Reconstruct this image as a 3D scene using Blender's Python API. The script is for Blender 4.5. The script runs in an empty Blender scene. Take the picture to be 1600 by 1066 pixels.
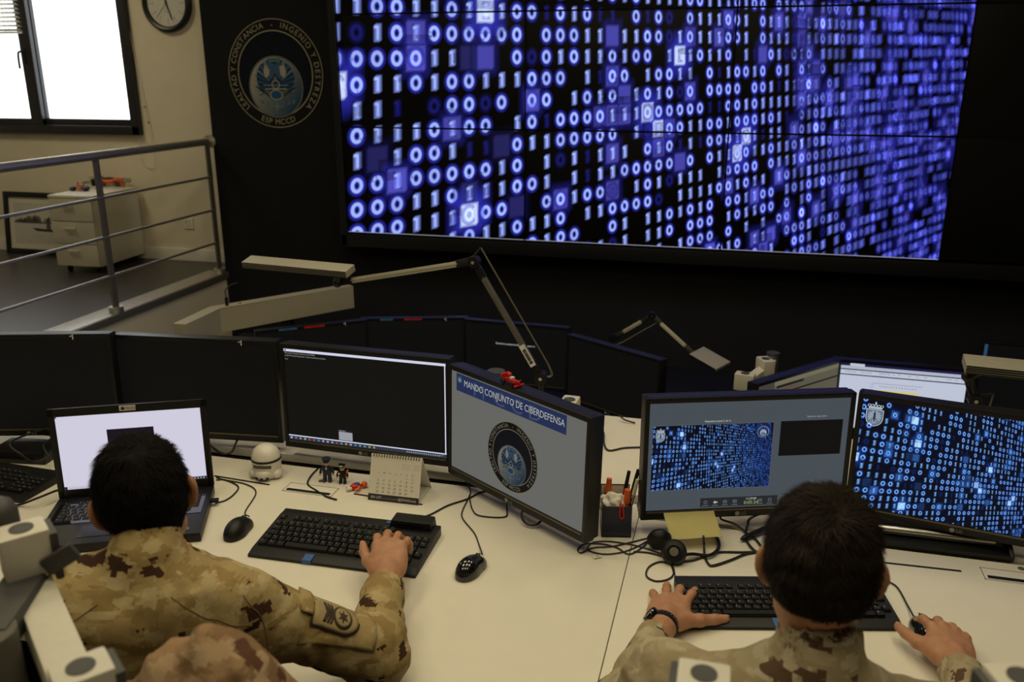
import bpy, bmesh, math, random
import numpy as np
from math import sin, cos, pi, radians
from mathutils import Vector, Matrix
from mathutils.bvhtree import BVHTree

C = bpy.context.scene.collection
SC = bpy.context.scene

# ------------------------------------------------------------------ camera
F_PX, CXP, CYP = 1350.0, 800.0, 533.0
YAW, PITCH, EYE = radians(14.6), radians(17.2), 1.915
cam_d = bpy.data.cameras.new('camera')
cam_d.sensor_width = 36.0
cam_d.lens = F_PX / 1600 * 36.0
cam_d.clip_start = 0.05
cam_d.dof.use_dof = True
cam_d.dof.focus_distance = 2.3
cam_d.dof.aperture_fstop = 4.5
cam = bpy.data.objects.new('camera', cam_d)
C.objects.link(cam)
cam.location = (0, 0, EYE)
cam.rotation_euler = (pi / 2 - PITCH, 0, YAW)
SC.camera = cam

# ------------------------------------------------------------------ world, lamps, exposure
world = bpy.data.worlds.new('world')
SC.world = world
world.use_nodes = True
world.node_tree.nodes['Background'].inputs[0].default_value = (0.93, 0.97, 1.0, 1)
world.node_tree.nodes['Background'].inputs[1].default_value = 3.0
SC.view_settings.view_transform = 'Standard'
SC.view_settings.look = 'None'
SC.view_settings.gamma = 1.0
SC.view_settings.use_curve_mapping = False
SC.view_settings.exposure = 0.0
SC.cycles.use_denoising = True
SC.cycles.transparent_max_bounces = 24
SC.cycles.max_bounces = 8
CEIL = 3.45


def lamp_panel(x, y, w, d, power, col=(1.0, 0.86, 0.56)):
    ld = bpy.data.lights.new('ceiling_panel_light', 'AREA')
    ld.shape = 'RECTANGLE'
    ld.size, ld.size_y = w, d
    ld.energy = power
    ld.color = col
    o = bpy.data.objects.new('ceiling_panel_light', ld)
    o.location = (x, y, CEIL - 0.06)
    C.objects.link(o)
    return o


PANELS = [(-1.9, 1.9, 9.5), (-0.7, 1.9, 9.5), (0.6, 1.9, 9.5), (-1.9, 0.6, 7.5), (-0.7, 0.6, 7.5), (0.6, 0.6, 7.5), (-1.9, 3.2, 8), (-0.7, 3.2, 8), (0.6, 3.2, 8), (-4.8, 4.2, 16)]
for (lx, ly, lp) in PANELS:
    lamp_panel(lx, ly, 0.58, 0.58, lp)


# ------------------------------------------------------------------ rays: a pixel of the photograph to a point on a known plane
_fw = Vector((-sin(YAW) * cos(PITCH), cos(YAW) * cos(PITCH), -sin(PITCH)))
_rt = Vector((cos(YAW), sin(YAW), 0))
_up = _rt.cross(_fw)


def ray(px, py):
    return _fw + _rt * ((px - CXP) / F_PX) - _up * ((py - CYP) / F_PX)


def hz(px, py, z):
    r = ray(px, py)
    return Vector((0, 0, EYE)) + r * ((z - EYE) / r.z)


def hy(px, py, y):
    r = ray(px, py)
    return Vector((0, 0, EYE)) + r * (y / r.y)


def hx(px, py, x):
    r = ray(px, py)
    return Vector((0, 0, EYE)) + r * (x / r.x)


# ------------------------------------------------------------------ materials
def nodes_of(name):
    m = bpy.data.materials.new(name)
    m.use_nodes = True
    nt = m.node_tree
    return m, nt, nt.nodes['Principled BSDF']


def mat(name, col, rough=0.5, metal=0.0, var=0.06, scale=60.0, bump=0.0, coat=0.0, spec=0.5, sss=0.0, stretch=None):
    m, nt, b = nodes_of(name)
    b.inputs['Roughness'].default_value = rough
    b.inputs['Metallic'].default_value = metal
    b.inputs['Specular IOR Level'].default_value = spec
    b.inputs['Coat Weight'].default_value = coat
    if sss:
        b.inputs['Subsurface Weight'].default_value = sss
        b.inputs['Subsurface Radius'].default_value = (0.012, 0.005, 0.003)
    tc = nt.nodes.new('ShaderNodeTexCoord')
    src = tc.outputs['Object']
    if stretch:
        mp = nt.nodes.new('ShaderNodeMapping')
        mp.inputs['Scale'].default_value = stretch
        nt.links.new(src, mp.inputs['Vector'])
        src = mp.outputs['Vector']
    nz = nt.nodes.new('ShaderNodeTexNoise')
    nz.inputs['Scale'].default_value = scale
    nz.inputs['Detail'].default_value = 4
    nt.links.new(src, nz.inputs['Vector'])
    rp = nt.nodes.new('ShaderNodeValToRGB')
    rp.color_ramp.elements[0].position = 0.3
    rp.color_ramp.elements[1].position = 0.7
    rp.color_ramp.elements[0].color = tuple(max(0, c * (1 - var)) for c in col) + (1,)
    rp.color_ramp.elements[1].color = tuple(min(1, c * (1 + var)) for c in col) + (1,)
    nt.links.new(nz.outputs['Fac'], rp.inputs['Fac'])
    nt.links.new(rp.outputs['Color'], b.inputs['Base Color'])
    if bump:
        bp = nt.nodes.new('ShaderNodeBump')
        bp.inputs['Strength'].default_value = bump
        bp.inputs['Distance'].default_value = 0.003
        nt.links.new(nz.outputs['Fac'], bp.inputs['Height'])
        nt.links.new(bp.outputs['Normal'], b.inputs['Normal'])
    return m


def attr_mat(name, kind):
    """colours stored with the drawn shapes: 'print' (ink), 'screen' (lit picture), 'glow' (light laid over a screen)"""
    m, nt, b = nodes_of(name)
    at = nt.nodes.new('ShaderNodeVertexColor')
    at.layer_name = 'Col'
    if kind == 'print':
        nt.links.new(at.outputs['Color'], b.inputs['Base Color'])
        b.inputs['Roughness'].default_value = 0.7
        b.inputs['Specular IOR Level'].default_value = 0.12
    elif kind == 'screen':
        b.inputs['Base Color'].default_value = (0.003, 0.003, 0.003, 1)
        b.inputs['Roughness'].default_value = 0.5
        b.inputs['Specular IOR Level'].default_value = 0.12
        nt.links.new(at.outputs['Color'], b.inputs['Emission Color'])
        b.inputs['Emission Strength'].default_value = 1.0
    else:
        out = nt.nodes['Material Output']
        em = nt.nodes.new('ShaderNodeEmission')
        tr = nt.nodes.new('ShaderNodeBsdfTransparent')
        ad = nt.nodes.new('ShaderNodeAddShader')
        nt.links.new(at.outputs['Color'], em.inputs['Color'])
        nt.links.new(em.outputs[0], ad.inputs[0])
        nt.links.new(tr.outputs[0], ad.inputs[1])
        nt.links.new(ad.outputs[0], out.inputs['Surface'])
        m.cycles.emission_sampling = 'NONE'
        nt.nodes.remove(b)
    return m


def camo_mat(name, base, light, olive, brown, fine=False):
    m, nt, b = nodes_of(name)
    b.inputs['Roughness'].default_value = 0.9
    b.inputs['Specular IOR Level'].default_value = 0.15
    N, L = nt.nodes, nt.links
    tc = N.new('ShaderNodeTexCoord')
    sn = N.new('ShaderNodeVectorMath')
    sn.operation = 'SNAP'
    sn.inputs[1].default_value = (0.006, 0.006, 0.005)
    L.new(tc.outputs['Object'], sn.inputs[0])

    def layer(scale, thr, loc, stretch, soft=0.01, detail=3.0, vec=None):
        mp = N.new('ShaderNodeMapping')
        mp.inputs['Location'].default_value = loc
        mp.inputs['Scale'].default_value = stretch
        L.new(vec or sn.outputs[0], mp.inputs['Vector'])
        nz = N.new('ShaderNodeTexNoise')
        nz.inputs['Scale'].default_value = scale
        nz.inputs['Detail'].default_value = detail
        nz.inputs['Roughness'].default_value = 0.45
        L.new(mp.outputs[0], nz.inputs['Vector'])
        mr = N.new('ShaderNodeMapRange')
        mr.inputs['From Min'].default_value = thr - soft
        mr.inputs['From Max'].default_value = thr + soft
        L.new(nz.outputs['Fac'], mr.inputs['Value'])
        return mr.outputs[0]

    def mix(f, a, c):
        mx = N.new('ShaderNodeMix')
        mx.data_type = 'RGBA'
        L.new(f, mx.inputs['Factor'])
        if isinstance(a, tuple):
            mx.inputs['A'].default_value = a + (1,)
        else:
            L.new(a, mx.inputs['A'])
        mx.inputs['B'].default_value = c + (1,)
        return mx.outputs['Result']
    c = mix(layer(24, 0.52, (3, 1, 7), (0.75, 0.75, 1.45), 0.015, 2.0), base, olive)
    c = mix(layer(30, 0.57, (9, 4, 2), (0.72, 0.72, 1.5), 0.015, 2.0), c, light)
    c = mix(layer(21, 0.632, (5.3, 8, 1.6), (0.66, 0.66, 1.5), 0.002, 2.0), c, brown)
    L.new(c, b.inputs['Base Color'])
    nz = N.new('ShaderNodeTexNoise')
    nz.inputs['Scale'].default_value = 34
    nz.inputs['Detail'].default_value = 4
    mp = N.new('ShaderNodeMapping')
    mp.inputs['Scale'].default_value = (1, 1, 0.6)
    L.new(tc.outputs['Object'], mp.inputs['Vector'])
    L.new(mp.outputs[0], nz.inputs['Vector'])
    bp = N.new('ShaderNodeBump')
    bp.inputs['Strength'].default_value = 0.35
    bp.inputs['Distance'].default_value = 0.012
    L.new(nz.outputs['Fac'], bp.inputs['Height'])
    L.new(bp.outputs[0], b.inputs['Normal'])
    return m


def srgb(r, g, b):
    f = lambda c: ((c / 255 + 0.055) / 1.055) ** 2.4 if c > 10 else c / 255 / 12.92
    return (f(r), f(g), f(b))


M = {}
M['wall'] = mat('cream_wall_paint', (0.70, 0.63, 0.47), 0.85, var=0.02, scale=6)
M['dark'] = mat('black_wall_panel', (0.0085, 0.0085, 0.0085), 0.8, var=0.1, scale=5, spec=0.15)
M['darkfloor'] = mat('dark_carpet', (0.012, 0.012, 0.013), 0.95, var=0.2, scale=80, bump=0.4)
M['ceiling'] = mat('ceiling_tile', (0.55, 0.53, 0.48), 0.9, var=0.03)
M['platfloor'] = mat('dark_vinyl_floor', (0.035, 0.031, 0.030), 0.33, var=0.15, scale=12)
M['white'] = mat('white_paint', (0.72, 0.69, 0.60), 0.6, var=0.02)
M['desk'] = mat('white_laminate', (0.74, 0.70, 0.59), 0.48, var=0.015, scale=15)
M['alu'] = mat('black_aluminium', (0.018, 0.018, 0.020), 0.4, var=0.1)
M['steel'] = mat('brushed_steel', (0.55, 0.52, 0.46), 0.38, 0.85, var=0.1, scale=30, stretch=(1, 1, 20))
M['darksteel'] = mat('dull_steel', (0.17, 0.155, 0.130), 0.55, 0.5, var=0.1, scale=40)
M['chrome'] = mat('chrome', (0.6, 0.58, 0.54), 0.22, 1.0, var=0.03)
M['armwhite'] = mat('silver_white_arm', (0.62, 0.59, 0.50), 0.45, 0.0, var=0.03)
M['armgrey'] = mat('grey_arm_casing', (0.050, 0.049, 0.046), 0.55, var=0.05)
M['black'] = mat('black_plastic', (0.007, 0.007, 0.0075), 0.45, var=0.08, scale=120, bump=0.05, spec=0.35)
M['bezel'] = mat('black_bezel_plastic', (0.009, 0.009, 0.010), 0.38, var=0.08, scale=120, spec=0.35)
M['gloss'] = mat('gloss_black_plastic', (0.007, 0.007, 0.009), 0.10, var=0.05, coat=0.6)
M['panel'] = mat('black_lcd_panel', (0.0025, 0.0025, 0.0025), 0.45, var=0.05, spec=0.15)
M['key'] = mat('black_key_plastic', (0.0055, 0.0055, 0.006), 0.55, var=0.08, spec=0.3)
M['legend'] = mat('grey_key_legend', (0.28, 0.28, 0.27), 0.6)
M['silverink'] = mat('silver_ink', (0.30, 0.29, 0.26), 0.45, 0.3)
M['gold'] = mat('bronze_strip', (0.16, 0.14, 0.10), 0.4, 0.6)
M['cabinet'] = mat('cabinet_laminate', (0.50, 0.46, 0.35), 0.55, var=0.02)
M['cabtop'] = mat('cabinet_top_laminate', (0.62, 0.58, 0.47), 0.5, var=0.02)
M['beige'] = mat('cream_metal_console', (0.40, 0.36, 0.26), 0.55, var=0.03)
M['cable'] = mat('black_cable', (0.010, 0.010, 0.010), 0.5)
M['note'] = mat('yellow_paper', (0.86, 0.78, 0.36), 0.8, var=0.03, scale=20)
M['paper'] = mat('white_paper', (0.74, 0.71, 0.62), 0.8, var=0.02)
M['red'] = mat('red_plastic', (0.55, 0.015, 0.012), 0.35)
M['lampmetal'] = mat('satin_lamp_metal', (0.37, 0.345, 0.27), 0.45, 0.2, var=0.03)
M['postgrey'] = mat('olive_grey_post', (0.10, 0.094, 0.075), 0.6)
M['blue'] = mat('blue_plastic', (0.03, 0.10, 0.32), 0.4)
M['navy'] = mat('navy_plastic', (0.012, 0.016, 0.045), 0.45)
M['orange'] = mat('orange_plastic', (0.75, 0.13, 0.02), 0.4)
M['pink'] = mat('toy_skin_plastic', (0.65, 0.36, 0.20), 0.45)
M['toywhite'] = mat('white_toy_plastic', (0.70, 0.67, 0.58), 0.35)
M['skin'] = mat('skin', (0.44, 0.215, 0.115), 0.55, var=0.12, scale=55, bump=0.25, sss=0.12)
M['hairblack'] = mat('black_hair', (0.0045, 0.0035, 0.003), 0.75, var=0.3, scale=90, spec=0.10)
M['hairbrown'] = mat('dark_brown_hair', (0.013, 0.0082, 0.0046), 0.7, var=0.5, scale=45, spec=0.14)
M['eye'] = mat('eye_white', (0.7, 0.68, 0.65), 0.2)
M['fabric'] = mat('black_chair_fabric', (0.014, 0.014, 0.015), 0.9, var=0.2, scale=200, bump=0.3)
M['trouser'] = None
M['camoL'] = camo_mat('arid_camouflage_cloth', (0.37, 0.275, 0.125), (0.44, 0.35, 0.185), (0.285, 0.20, 0.08), (0.055, 0.026, 0.014))
M['camoR'] = camo_mat('faded_camouflage_cloth', (0.36, 0.30, 0.19), (0.43, 0.37, 0.25), (0.31, 0.25, 0.15), (0.10, 0.06, 0.035))
M['camoJ'] = camo_mat('tan_camouflage_cloth', (0.29, 0.185, 0.10), (0.37, 0.26, 0.155), (0.215, 0.13, 0.065), (0.10, 0.048, 0.026))
M['print'] = attr_mat('printed_ink', 'print')
M['screen'] = attr_mat('lit_screen', 'screen')
M['glow'] = attr_mat('screen_glow', 'glow')
# window glass: clear with a faint reflection
_m, _nt, _b = nodes_of('window_glass')
_out = _nt.nodes['Material Output']
_tr = _nt.nodes.new('ShaderNodeBsdfTransparent')
_gl = _nt.nodes.new('ShaderNodeBsdfGlossy')
_gl.inputs['Roughness'].default_value = 0.02
_mx = _nt.nodes.new('ShaderNodeMixShader')
_mx.inputs[0].default_value = 0.06
_nt.links.new(_tr.outputs[0], _mx.inputs[1])
_nt.links.new(_gl.outputs[0], _mx.inputs[2])
_nt.links.new(_mx.outputs[0], _out.inputs['Surface'])
M['glass'] = _m

# ------------------------------------------------------------------ mesh building
_text_cache = {}


def text_mesh(s):
    """outline of a line of lettering, height of capitals = 0.7, as (verts, faces)"""
    if s in _text_cache:
        return _text_cache[s]
    cu = bpy.data.curves.new('lettering', 'FONT')
    cu.body = s
    cu.resolution_u = 3
    o = bpy.data.objects.new('lettering', cu)
    me = bpy.data.meshes.new_from_object(o)
    v = [(p.co.x, p.co.y) for p in me.vertices]
    f = [tuple(q.vertices) for q in me.polygons]
    bpy.data.objects.remove(o)
    bpy.data.meshes.remove(me)
    bpy.data.curves.remove(cu)
    _text_cache[s] = (v, f)
    return v, f


def spline(pts, n=8):
    """Catmull-Rom through points"""
    P = [Vector(p) for p in pts]
    if len(P) < 3:
        return P
    Q = [P[0] * 2 - P[1]] + P + [P[-1] * 2 - P[-2]]
    out = []
    for i in range(1, len(Q) - 2):
        for k in range(n):
            t = k / n
            a, b, c, d = Q[i - 1], Q[i], Q[i + 1], Q[i + 2]
            out.append(0.5 * ((2 * b) + (c - a) * t + (2 * a - 5 * b + 4 * c - d) * t * t + (3 * b - a - 3 * c + d) * t ** 3))
    out.append(P[-1])
    return out


def rotz(a):
    return Matrix.Rotation(a, 4, 'Z')


class MB:
    def __init__(self):
        self.bm = bmesh.new()

    def _place(self, verts, mtx):
        if mtx is not None:
            bmesh.ops.transform(self.bm, matrix=mtx, verts=verts)

    def box(self, c, s, rot=None, bev=0.0, seg=2):
        r = bmesh.ops.create_cube(self.bm, size=1.0)
        vs = r['verts']
        bmesh.ops.scale(self.bm, vec=Vector(s), verts=vs)
        if bev:
            es = list({e for v in vs for e in v.link_edges})
            rr = bmesh.ops.bevel(self.bm, geom=es, offset=bev, segments=seg, profile=0.7, affect='EDGES', clamp_overlap=True)
            vs = list({v for f in rr['faces'] for v in f.verts} | {v for v in vs if v.is_valid})
        m = Matrix.Translation(Vector(c))
        if rot is not None:
            m = m @ rot.to_4x4()
        self._place(vs, m)
        return self

    def bar(self, a, b, w, h, up=(0, 0, 1), bev=0.0):
        """a rectangular bar between two points: w across, h along 'up'"""
        a, b = Vector(a), Vector(b)
        d = (b - a)
        L = d.length
        d.normalize()
        x = d.cross(Vector(up)).normalized()
        u = x.cross(d)
        R = Matrix((x, d, u)).transposed()
        return self.box((a + b) / 2, (w, L, h), R, bev)

    def cyl(self, a, b, r, r2=None, seg=20, caps=True):
        a, b = Vector(a), Vector(b)
        d = b - a
        q = Vector((0, 0, 1)).rotation_difference(d)
        m = Matrix.Translation((a + b) / 2) @ q.to_matrix().to_4x4()
        bmesh.ops.create_cone(self.bm, cap_ends=caps, segments=seg, radius1=r, radius2=r if r2 is None else r2, depth=d.length, matrix=m)
        return self

    def ball(self, c, r, rot=None, u=20, v=12):
        r = (r, r, r) if not hasattr(r, '__len__') else r
        m = Matrix.Translation(Vector(c))
        if rot is not None:
            m = m @ rot.to_4x4()
        m = m @ Matrix.Diagonal((r[0], r[1], r[2], 1))
        bmesh.ops.create_uvsphere(self.bm, u_segments=u, v_segments=v, radius=1.0, matrix=m)
        return self

    def tube(self, pts, r, seg=8, smooth=6, flat=None):
        P = spline(pts, smooth) if smooth else [Vector(p) for p in pts]
        ring = []
        up = Vector((0, 0, 1))
        prev = None
        for i, p in enumerate(P):
            d = (P[min(i + 1, len(P) - 1)] - P[max(i - 1, 0)])
            if d.length < 1e-9:
                d = Vector((1, 0, 0))
            d.normalize()
            if prev is None:
                x = d.cross(up)
                if x.length < 1e-3:
                    x = d.cross(Vector((1, 0, 0)))
            else:
                x = prev - d * prev.dot(d)
            x.normalize()
            prev = x
            y = d.cross(x)
            rr = r if not callable(r) else r(i / max(1, len(P) - 1))
            fx = 1.0 if flat is None else flat
            ring.append([self.bm.verts.new(p + x * (cos(2 * pi * k / seg) * rr * fx) + y * (sin(2 * pi * k / seg) * rr)) for k in range(seg)])
        for a, b in zip(ring[:-1], ring[1:]):
            for k in range(seg):
                self.bm.faces.new((a[k], a[(k + 1) % seg], b[(k + 1) % seg], b[k]))
        self.bm.faces.new(ring[0][::-1])
        self.bm.faces.new(ring[-1])
        return self

    def lathe(self, prof, seg=24, mtx=None):
        rings = []
        vs = []
        for (r, z) in prof:
            if r < 1e-6:
                v = self.bm.verts.new((0, 0, z))
                rings.append([v])
                vs.append(v)
            else:
                rg = [self.bm.verts.new((r * cos(2 * pi * k / seg), r * sin(2 * pi * k / seg), z)) for k in range(seg)]
                rings.append(rg)
                vs += rg
        for a, b in zip(rings[:-1], rings[1:]):
            for k in range(seg):
                k2 = (k + 1) % seg
                if len(a) == 1 and len(b) == 1:
                    continue
                if len(a) == 1:
                    self.bm.faces.new((a[0], b[k2], b[k]))
                elif len(b) == 1:
                    self.bm.faces.new((a[k], a[k2], b[0]))
                else:
                    self.bm.faces.new((a[k], a[k2], b[k2], b[k]))
        self._place(vs, mtx)
        return self

    def prism(self, poly, depth, mtx=None, bev=0.0):
        """polygon in the local xy plane, extruded along +z by depth"""
        a = [self.bm.verts.new((x, y, 0)) for x, y in poly]
        b = [self.bm.verts.new((x, y, depth)) for x, y in poly]
        n = len(a)
        fs = [self.bm.faces.new(a[::-1]), self.bm.faces.new(b)]
        for i in range(n):
            fs.append(self.bm.faces.new((a[i], a[(i + 1) % n], b[(i + 1) % n], b[i])))
        vs = a + b
        if bev:
            es = list({e for f in fs for e in f.edges})
            rr = bmesh.ops.bevel(self.bm, geom=es, offset=bev, segments=2, profile=0.7, affect='EDGES', clamp_overlap=True)
            vs = list({v for f in rr['faces'] for v in f.verts} | {v for v in vs if v.is_valid})
        self._place(vs, mtx)
        return self

    def face(self, pts):
        self.bm.faces.new([self.bm.verts.new(Vector(p)) for p in pts])
        return self

    def text(self, s, size, mtx, align='C', thick=0.0):
        v, f = text_mesh(s)
        if not v:
            return self
        xs = [p[0] for p in v]
        off = {'C': -(min(xs) + max(xs)) / 2, 'L': 0, 'R': -max(xs)}[align]
        vv = [self.bm.verts.new(mtx @ Vector(((x + off) * size, y * size, 0))) for x, y in v]
        for q in f:
            try:
                self.bm.faces.new([vv[i] for i in q])
            except ValueError:
                pass
        return self

    def build(self, name, material, parent=None, loc=None, rot=None, smooth=35):
        me = bpy.data.meshes.new(name)
        bmesh.ops.recalc_face_normals(self.bm, faces=self.bm.faces)
        self.bm.to_mesh(me)
        self.bm.free()
        me.materials.append(material)
        if smooth:
            me.polygons.foreach_set('use_smooth', [True] * len(me.polygons))
            me.set_sharp_from_angle(angle=radians(smooth))
        o = bpy.data.objects.new(name, me)
        C.objects.link(o)
        if parent is not None:
            o.parent = parent
        if loc is not None:
            o.location = loc
        if rot is not None:
            o.rotation_euler = rot
        return o


def raw(name, verts, faces, material, parent=None, smooth=True):
    me = bpy.data.meshes.new(name)
    me.from_pydata([tuple(v) for v in verts], [], [tuple(f) for f in faces])
    me.materials.append(material)
    if smooth:
        me.polygons.foreach_set('use_smooth', [True] * len(me.polygons))
    me.update()
    o = bpy.data.objects.new(name, me)
    C.objects.link(o)
    if parent is not None:
        o.parent = parent
    return o


class Ink:
    """flat shapes with a colour each, drawn in the local xz plane facing -y (metres)"""
    def __init__(self):
        self.v, self.f, self.c = [], [], []

    def poly(self, pts, col, lay=0, cols=None):
        n = len(self.v)
        for i, (x, z) in enumerate(pts):
            self.v.append((x, -0.0004 * lay, z))
            self.c.append(col if cols is None else cols[i])
        self.f.append(tuple(range(n, n + len(pts))))

    def rect(self, x0, z0, x1, z1, col, lay=0):
        self.poly([(x0, z0), (x1, z0), (x1, z1), (x0, z1)], col, lay)

    def ell(self, cx, cz, rx, rz, col, lay=0, n=40, rot=0, col2=None, grad=None):
        pts = []
        cols = []
        for k in range(n):
            a = 2 * pi * k / n
            x, z = rx * cos(a), rz * sin(a)
            pts.append((cx + x * cos(rot) - z * sin(rot), cz + x * sin(rot) + z * cos(rot)))
            if col2 is not None:
                t = 0.5 + 0.5 * cos(a - grad)
                cols.append(tuple(p * (1 - t) + q * t for p, q in zip(col, col2)))
        if col2 is None:
            self.poly(pts, col, lay)
        else:
            n0 = len(self.v)
            mid = tuple((p + q) / 2 for p, q in zip(col, col2))
            self.v.append((cx, -0.0004 * lay, cz))
            self.c.append(mid)
            for p, c in zip(pts, cols):
                self.v.append((p[0], -0.0004 * lay, p[1]))
                self.c.append(c)
            for k in range(n):
                self.f.append((n0, n0 + 1 + k, n0 + 1 + (k + 1) % n))

    def ring(self, cx, cz, r0, r1, col, lay=0, n=64):
        n0 = len(self.v)
        for k in range(n):
            a = 2 * pi * k / n
            for r in (r0, r1):
                self.v.append((cx + r * cos(a), -0.0004 * lay, cz + r * sin(a)))
                self.c.append(col)
        for k in range(n):
            k2 = (k + 1) % n
            self.f.append((n0 + 2 * k, n0 + 2 * k + 1, n0 + 2 * k2 + 1, n0 + 2 * k2))

    def text(self, s, x, z, size, col, lay=0, align='L', rot=0.0, sx=1.0):
        v, f = text_mesh(s)
        if not v:
            return
        xs = [p[0] for p in v]
        off = {'C': -(min(xs) + max(xs)) / 2, 'L': 0, 'R': -max(xs)}[align]
        n = len(self.v)
        for (a, b) in v:
            a = (a + off) * size * sx
            b = b * size
            self.v.append((x + a * cos(rot) - b * sin(rot), -0.0004 * lay, z + a * sin(rot) + b * cos(rot)))
            self.c.append(col)
        for q in f:
            self.f.append(tuple(n + i for i in q))

    def arc_text(self, s, cx, cz, r, a0, a1, size, col, lay=0, inward=False):
        wd = []
        for ch in s:
            v = text_mesh(ch)[0]
            wd.append((max(p[0] for p in v) - min(p[0] for p in v)) + 0.22 if v else 0.36)
        tot, run = sum(wd), 0.0
        for i, ch in enumerate(s):
            a = a0 + (a1 - a0) * (run + wd[i] / 2) / tot
            run += wd[i]
            if ch == ' ':
                continue
            rot = a - pi / 2 if not inward else a + pi / 2
            self.text(ch, cx + r * cos(a), cz + r * sin(a), size, col, lay, 'C', rot)

    def build(self, name, material, parent=None, loc=None):
        me = bpy.data.meshes.new(name)
        me.from_pydata(self.v, [], self.f)
        ca = me.color_attributes.new('Col', 'FLOAT_COLOR', 'POINT')
        arr = np.ones((len(self.v), 4), dtype=np.float32)
        arr[:, :3] = np.array(self.c, dtype=np.float32)
        ca.data.foreach_set('color', arr.ravel())
        me.materials.append(material)
        me.update()
        o = bpy.data.objects.new(name, me)
        C.objects.link(o)
        if parent is not None:
            o.parent = parent
        if loc is not None:
            o.location = loc
        return o


def tag(o, label, cat, group=None):
    o['label'] = label
    o['category'] = cat
    if group:
        o['group'] = group
    return o


def thing(name, label, cat, loc=(0, 0, 0), rz=0.0, group=None, rx=0.0):
    o = bpy.data.objects.new(name, None)
    o.empty_display_size = 0.05
    C.objects.link(o)
    o.location = Vector(loc)
    o.rotation_euler = (rx, 0, rz)
    return tag(o, label, cat, group)


def struct(o):
    o['kind'] = 'structure'
    return o


def copy_child(o, parent):
    c = o.copy()
    C.objects.link(c)
    c.parent = parent
    for ch in o.children:
        copy_child(ch, c)
    return c
# ------------------------------------------------------------------ room shell
DESK, DESK2, PLAT, LOW = 0.745, 0.33, 0.542, -0.415
WB, WV, XR = 5.70, 5.40, -3.545          # cream wall, black wall, edge of the raised side floor
XL, XRW, YR = -7.2, 3.4, -2.2
struct(MB().box(((XL + XRW) / 2, 0.35, -0.05 + 0), (XRW - XL, 5.3, 0.1)).build('floor', M['darkfloor']))
struct(MB().box(((XR + XRW) / 2, 4.35, LOW - 0.05), (XRW - XR, 2.7, 0.1)).build('floor_low', M['darkfloor']))
struct(MB().box(((XL + XR) / 2, (YR + WB) / 2 + 1.0, PLAT - 0.0175), (XR - XL, WB - YR - 2.0, 0.035)).build('floor_raised', M['platfloor']))
struct(MB().box(((XL + XRW) / 2, (YR + 6.0) / 2, CEIL + 0.05), (XRW - XL + .4, 6.2 - YR, 0.1)).build('ceiling', M['ceiling']))
struct(MB().box((XL - 0.1, (YR + WB) / 2, 1.4), (0.2, WB - YR + .4, 4.2)).build('wall_left', M['wall']))
struct(MB().box((XRW + 0.1, (YR + WB) / 2, 1.4), (0.2, WB - YR + .4, 4.2)).build('wall_right', M['dark']))
struct(MB().box(((XL + XRW) / 2, YR - 0.1, 1.4), (XRW - XL + .4, 0.2, 4.2)).build('wall_rear', M['wall']))

# cream wall with the window opening
wr = hy(224.5, 211, WB)
WX1, WZ0 = wr.x, wr.z
WX0, WZ1 = -6.62, WZ0 + 1.75
b = MB()
b.box(((WX1 + XR + 0.3) / 2, WB + 0.1, 1.5), (XR + 0.3 - WX1, 0.2, 4.0))
b.box(((XL + WX0) / 2, WB + 0.1, 1.5), (WX0 - XL, 0.2, 4.0))
b.box(((WX0 + WX1) / 2, WB + 0.1, (WZ0 - 0.5) / 2), (WX1 - WX0, 0.2, WZ0 + 0.5))
b.box(((WX0 + WX1) / 2, WB + 0.1, (WZ1 + 3.5) / 2), (WX1 - WX0, 0.2, 3.5 - WZ1))
struct(b.build('wall_back', M['wall']))
struct(MB().box(((XL + XR) / 2, WB - 0.008, PLAT + 0.045), (XR - XL, 0.016, 0.09), bev=0.003).build('baseboard_back', M['white']))
# black wall that carries the video wall, and its edge
struct(MB().box(((XR + XRW) / 2, WV + 0.12, 1.45), (XRW - XR, 0.24, 4.1)).build('wall_front', M['dark']))
# riser of the raised floor and its steel edge strip
struct(MB().box((XR - 0.035, (YR + WV) / 2 + 1.0, (PLAT - 0.035 + LOW) / 2), (0.07, WV - YR - 2.0, PLAT - 0.035 - LOW)).build('wall_riser', M['wall']))
tr = MB()
tr.box((XR - 0.062, (YR + WV) / 2 + 1.0, PLAT + 0.003), (0.155, WV - YR - 2.0, 0.008), bev=0.002)
tr.box((XR + 0.018, (YR + WV) / 2 + 1.0, PLAT - 0.018), (0.008, WV - YR - 2.0, 0.042), bev=0.002)
struct(tr.build('trim_1', M['steel']))

# window: fixed frame, two sliding sashes with panes, handle
win = thing('window_1', 'wide black sliding window, blown out with daylight', 'window', (0, 0, 0))
del win['category'], win['label']
win['kind'] = 'structure'
f = MB()
FT = 0.062
f.box(((WX0 + WX1) / 2, WB + 0.02, WZ0 + FT / 2), (WX1 - WX0, 0.13, FT), bev=0.004)
f.box(((WX0 + WX1) / 2, WB + 0.02, WZ1 - FT / 2), (WX1 - WX0, 0.13, FT), bev=0.004)
f.box((WX1 - FT / 2, WB + 0.02, (WZ0 + WZ1) / 2), (FT, 0.13, WZ1 - WZ0), bev=0.004)
f.box((WX0 + FT / 2, WB + 0.02, (WZ0 + WZ1) / 2), (FT, 0.13, WZ1 - WZ0), bev=0.004)
f.build('window_frame', M['alu'], win)


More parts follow.
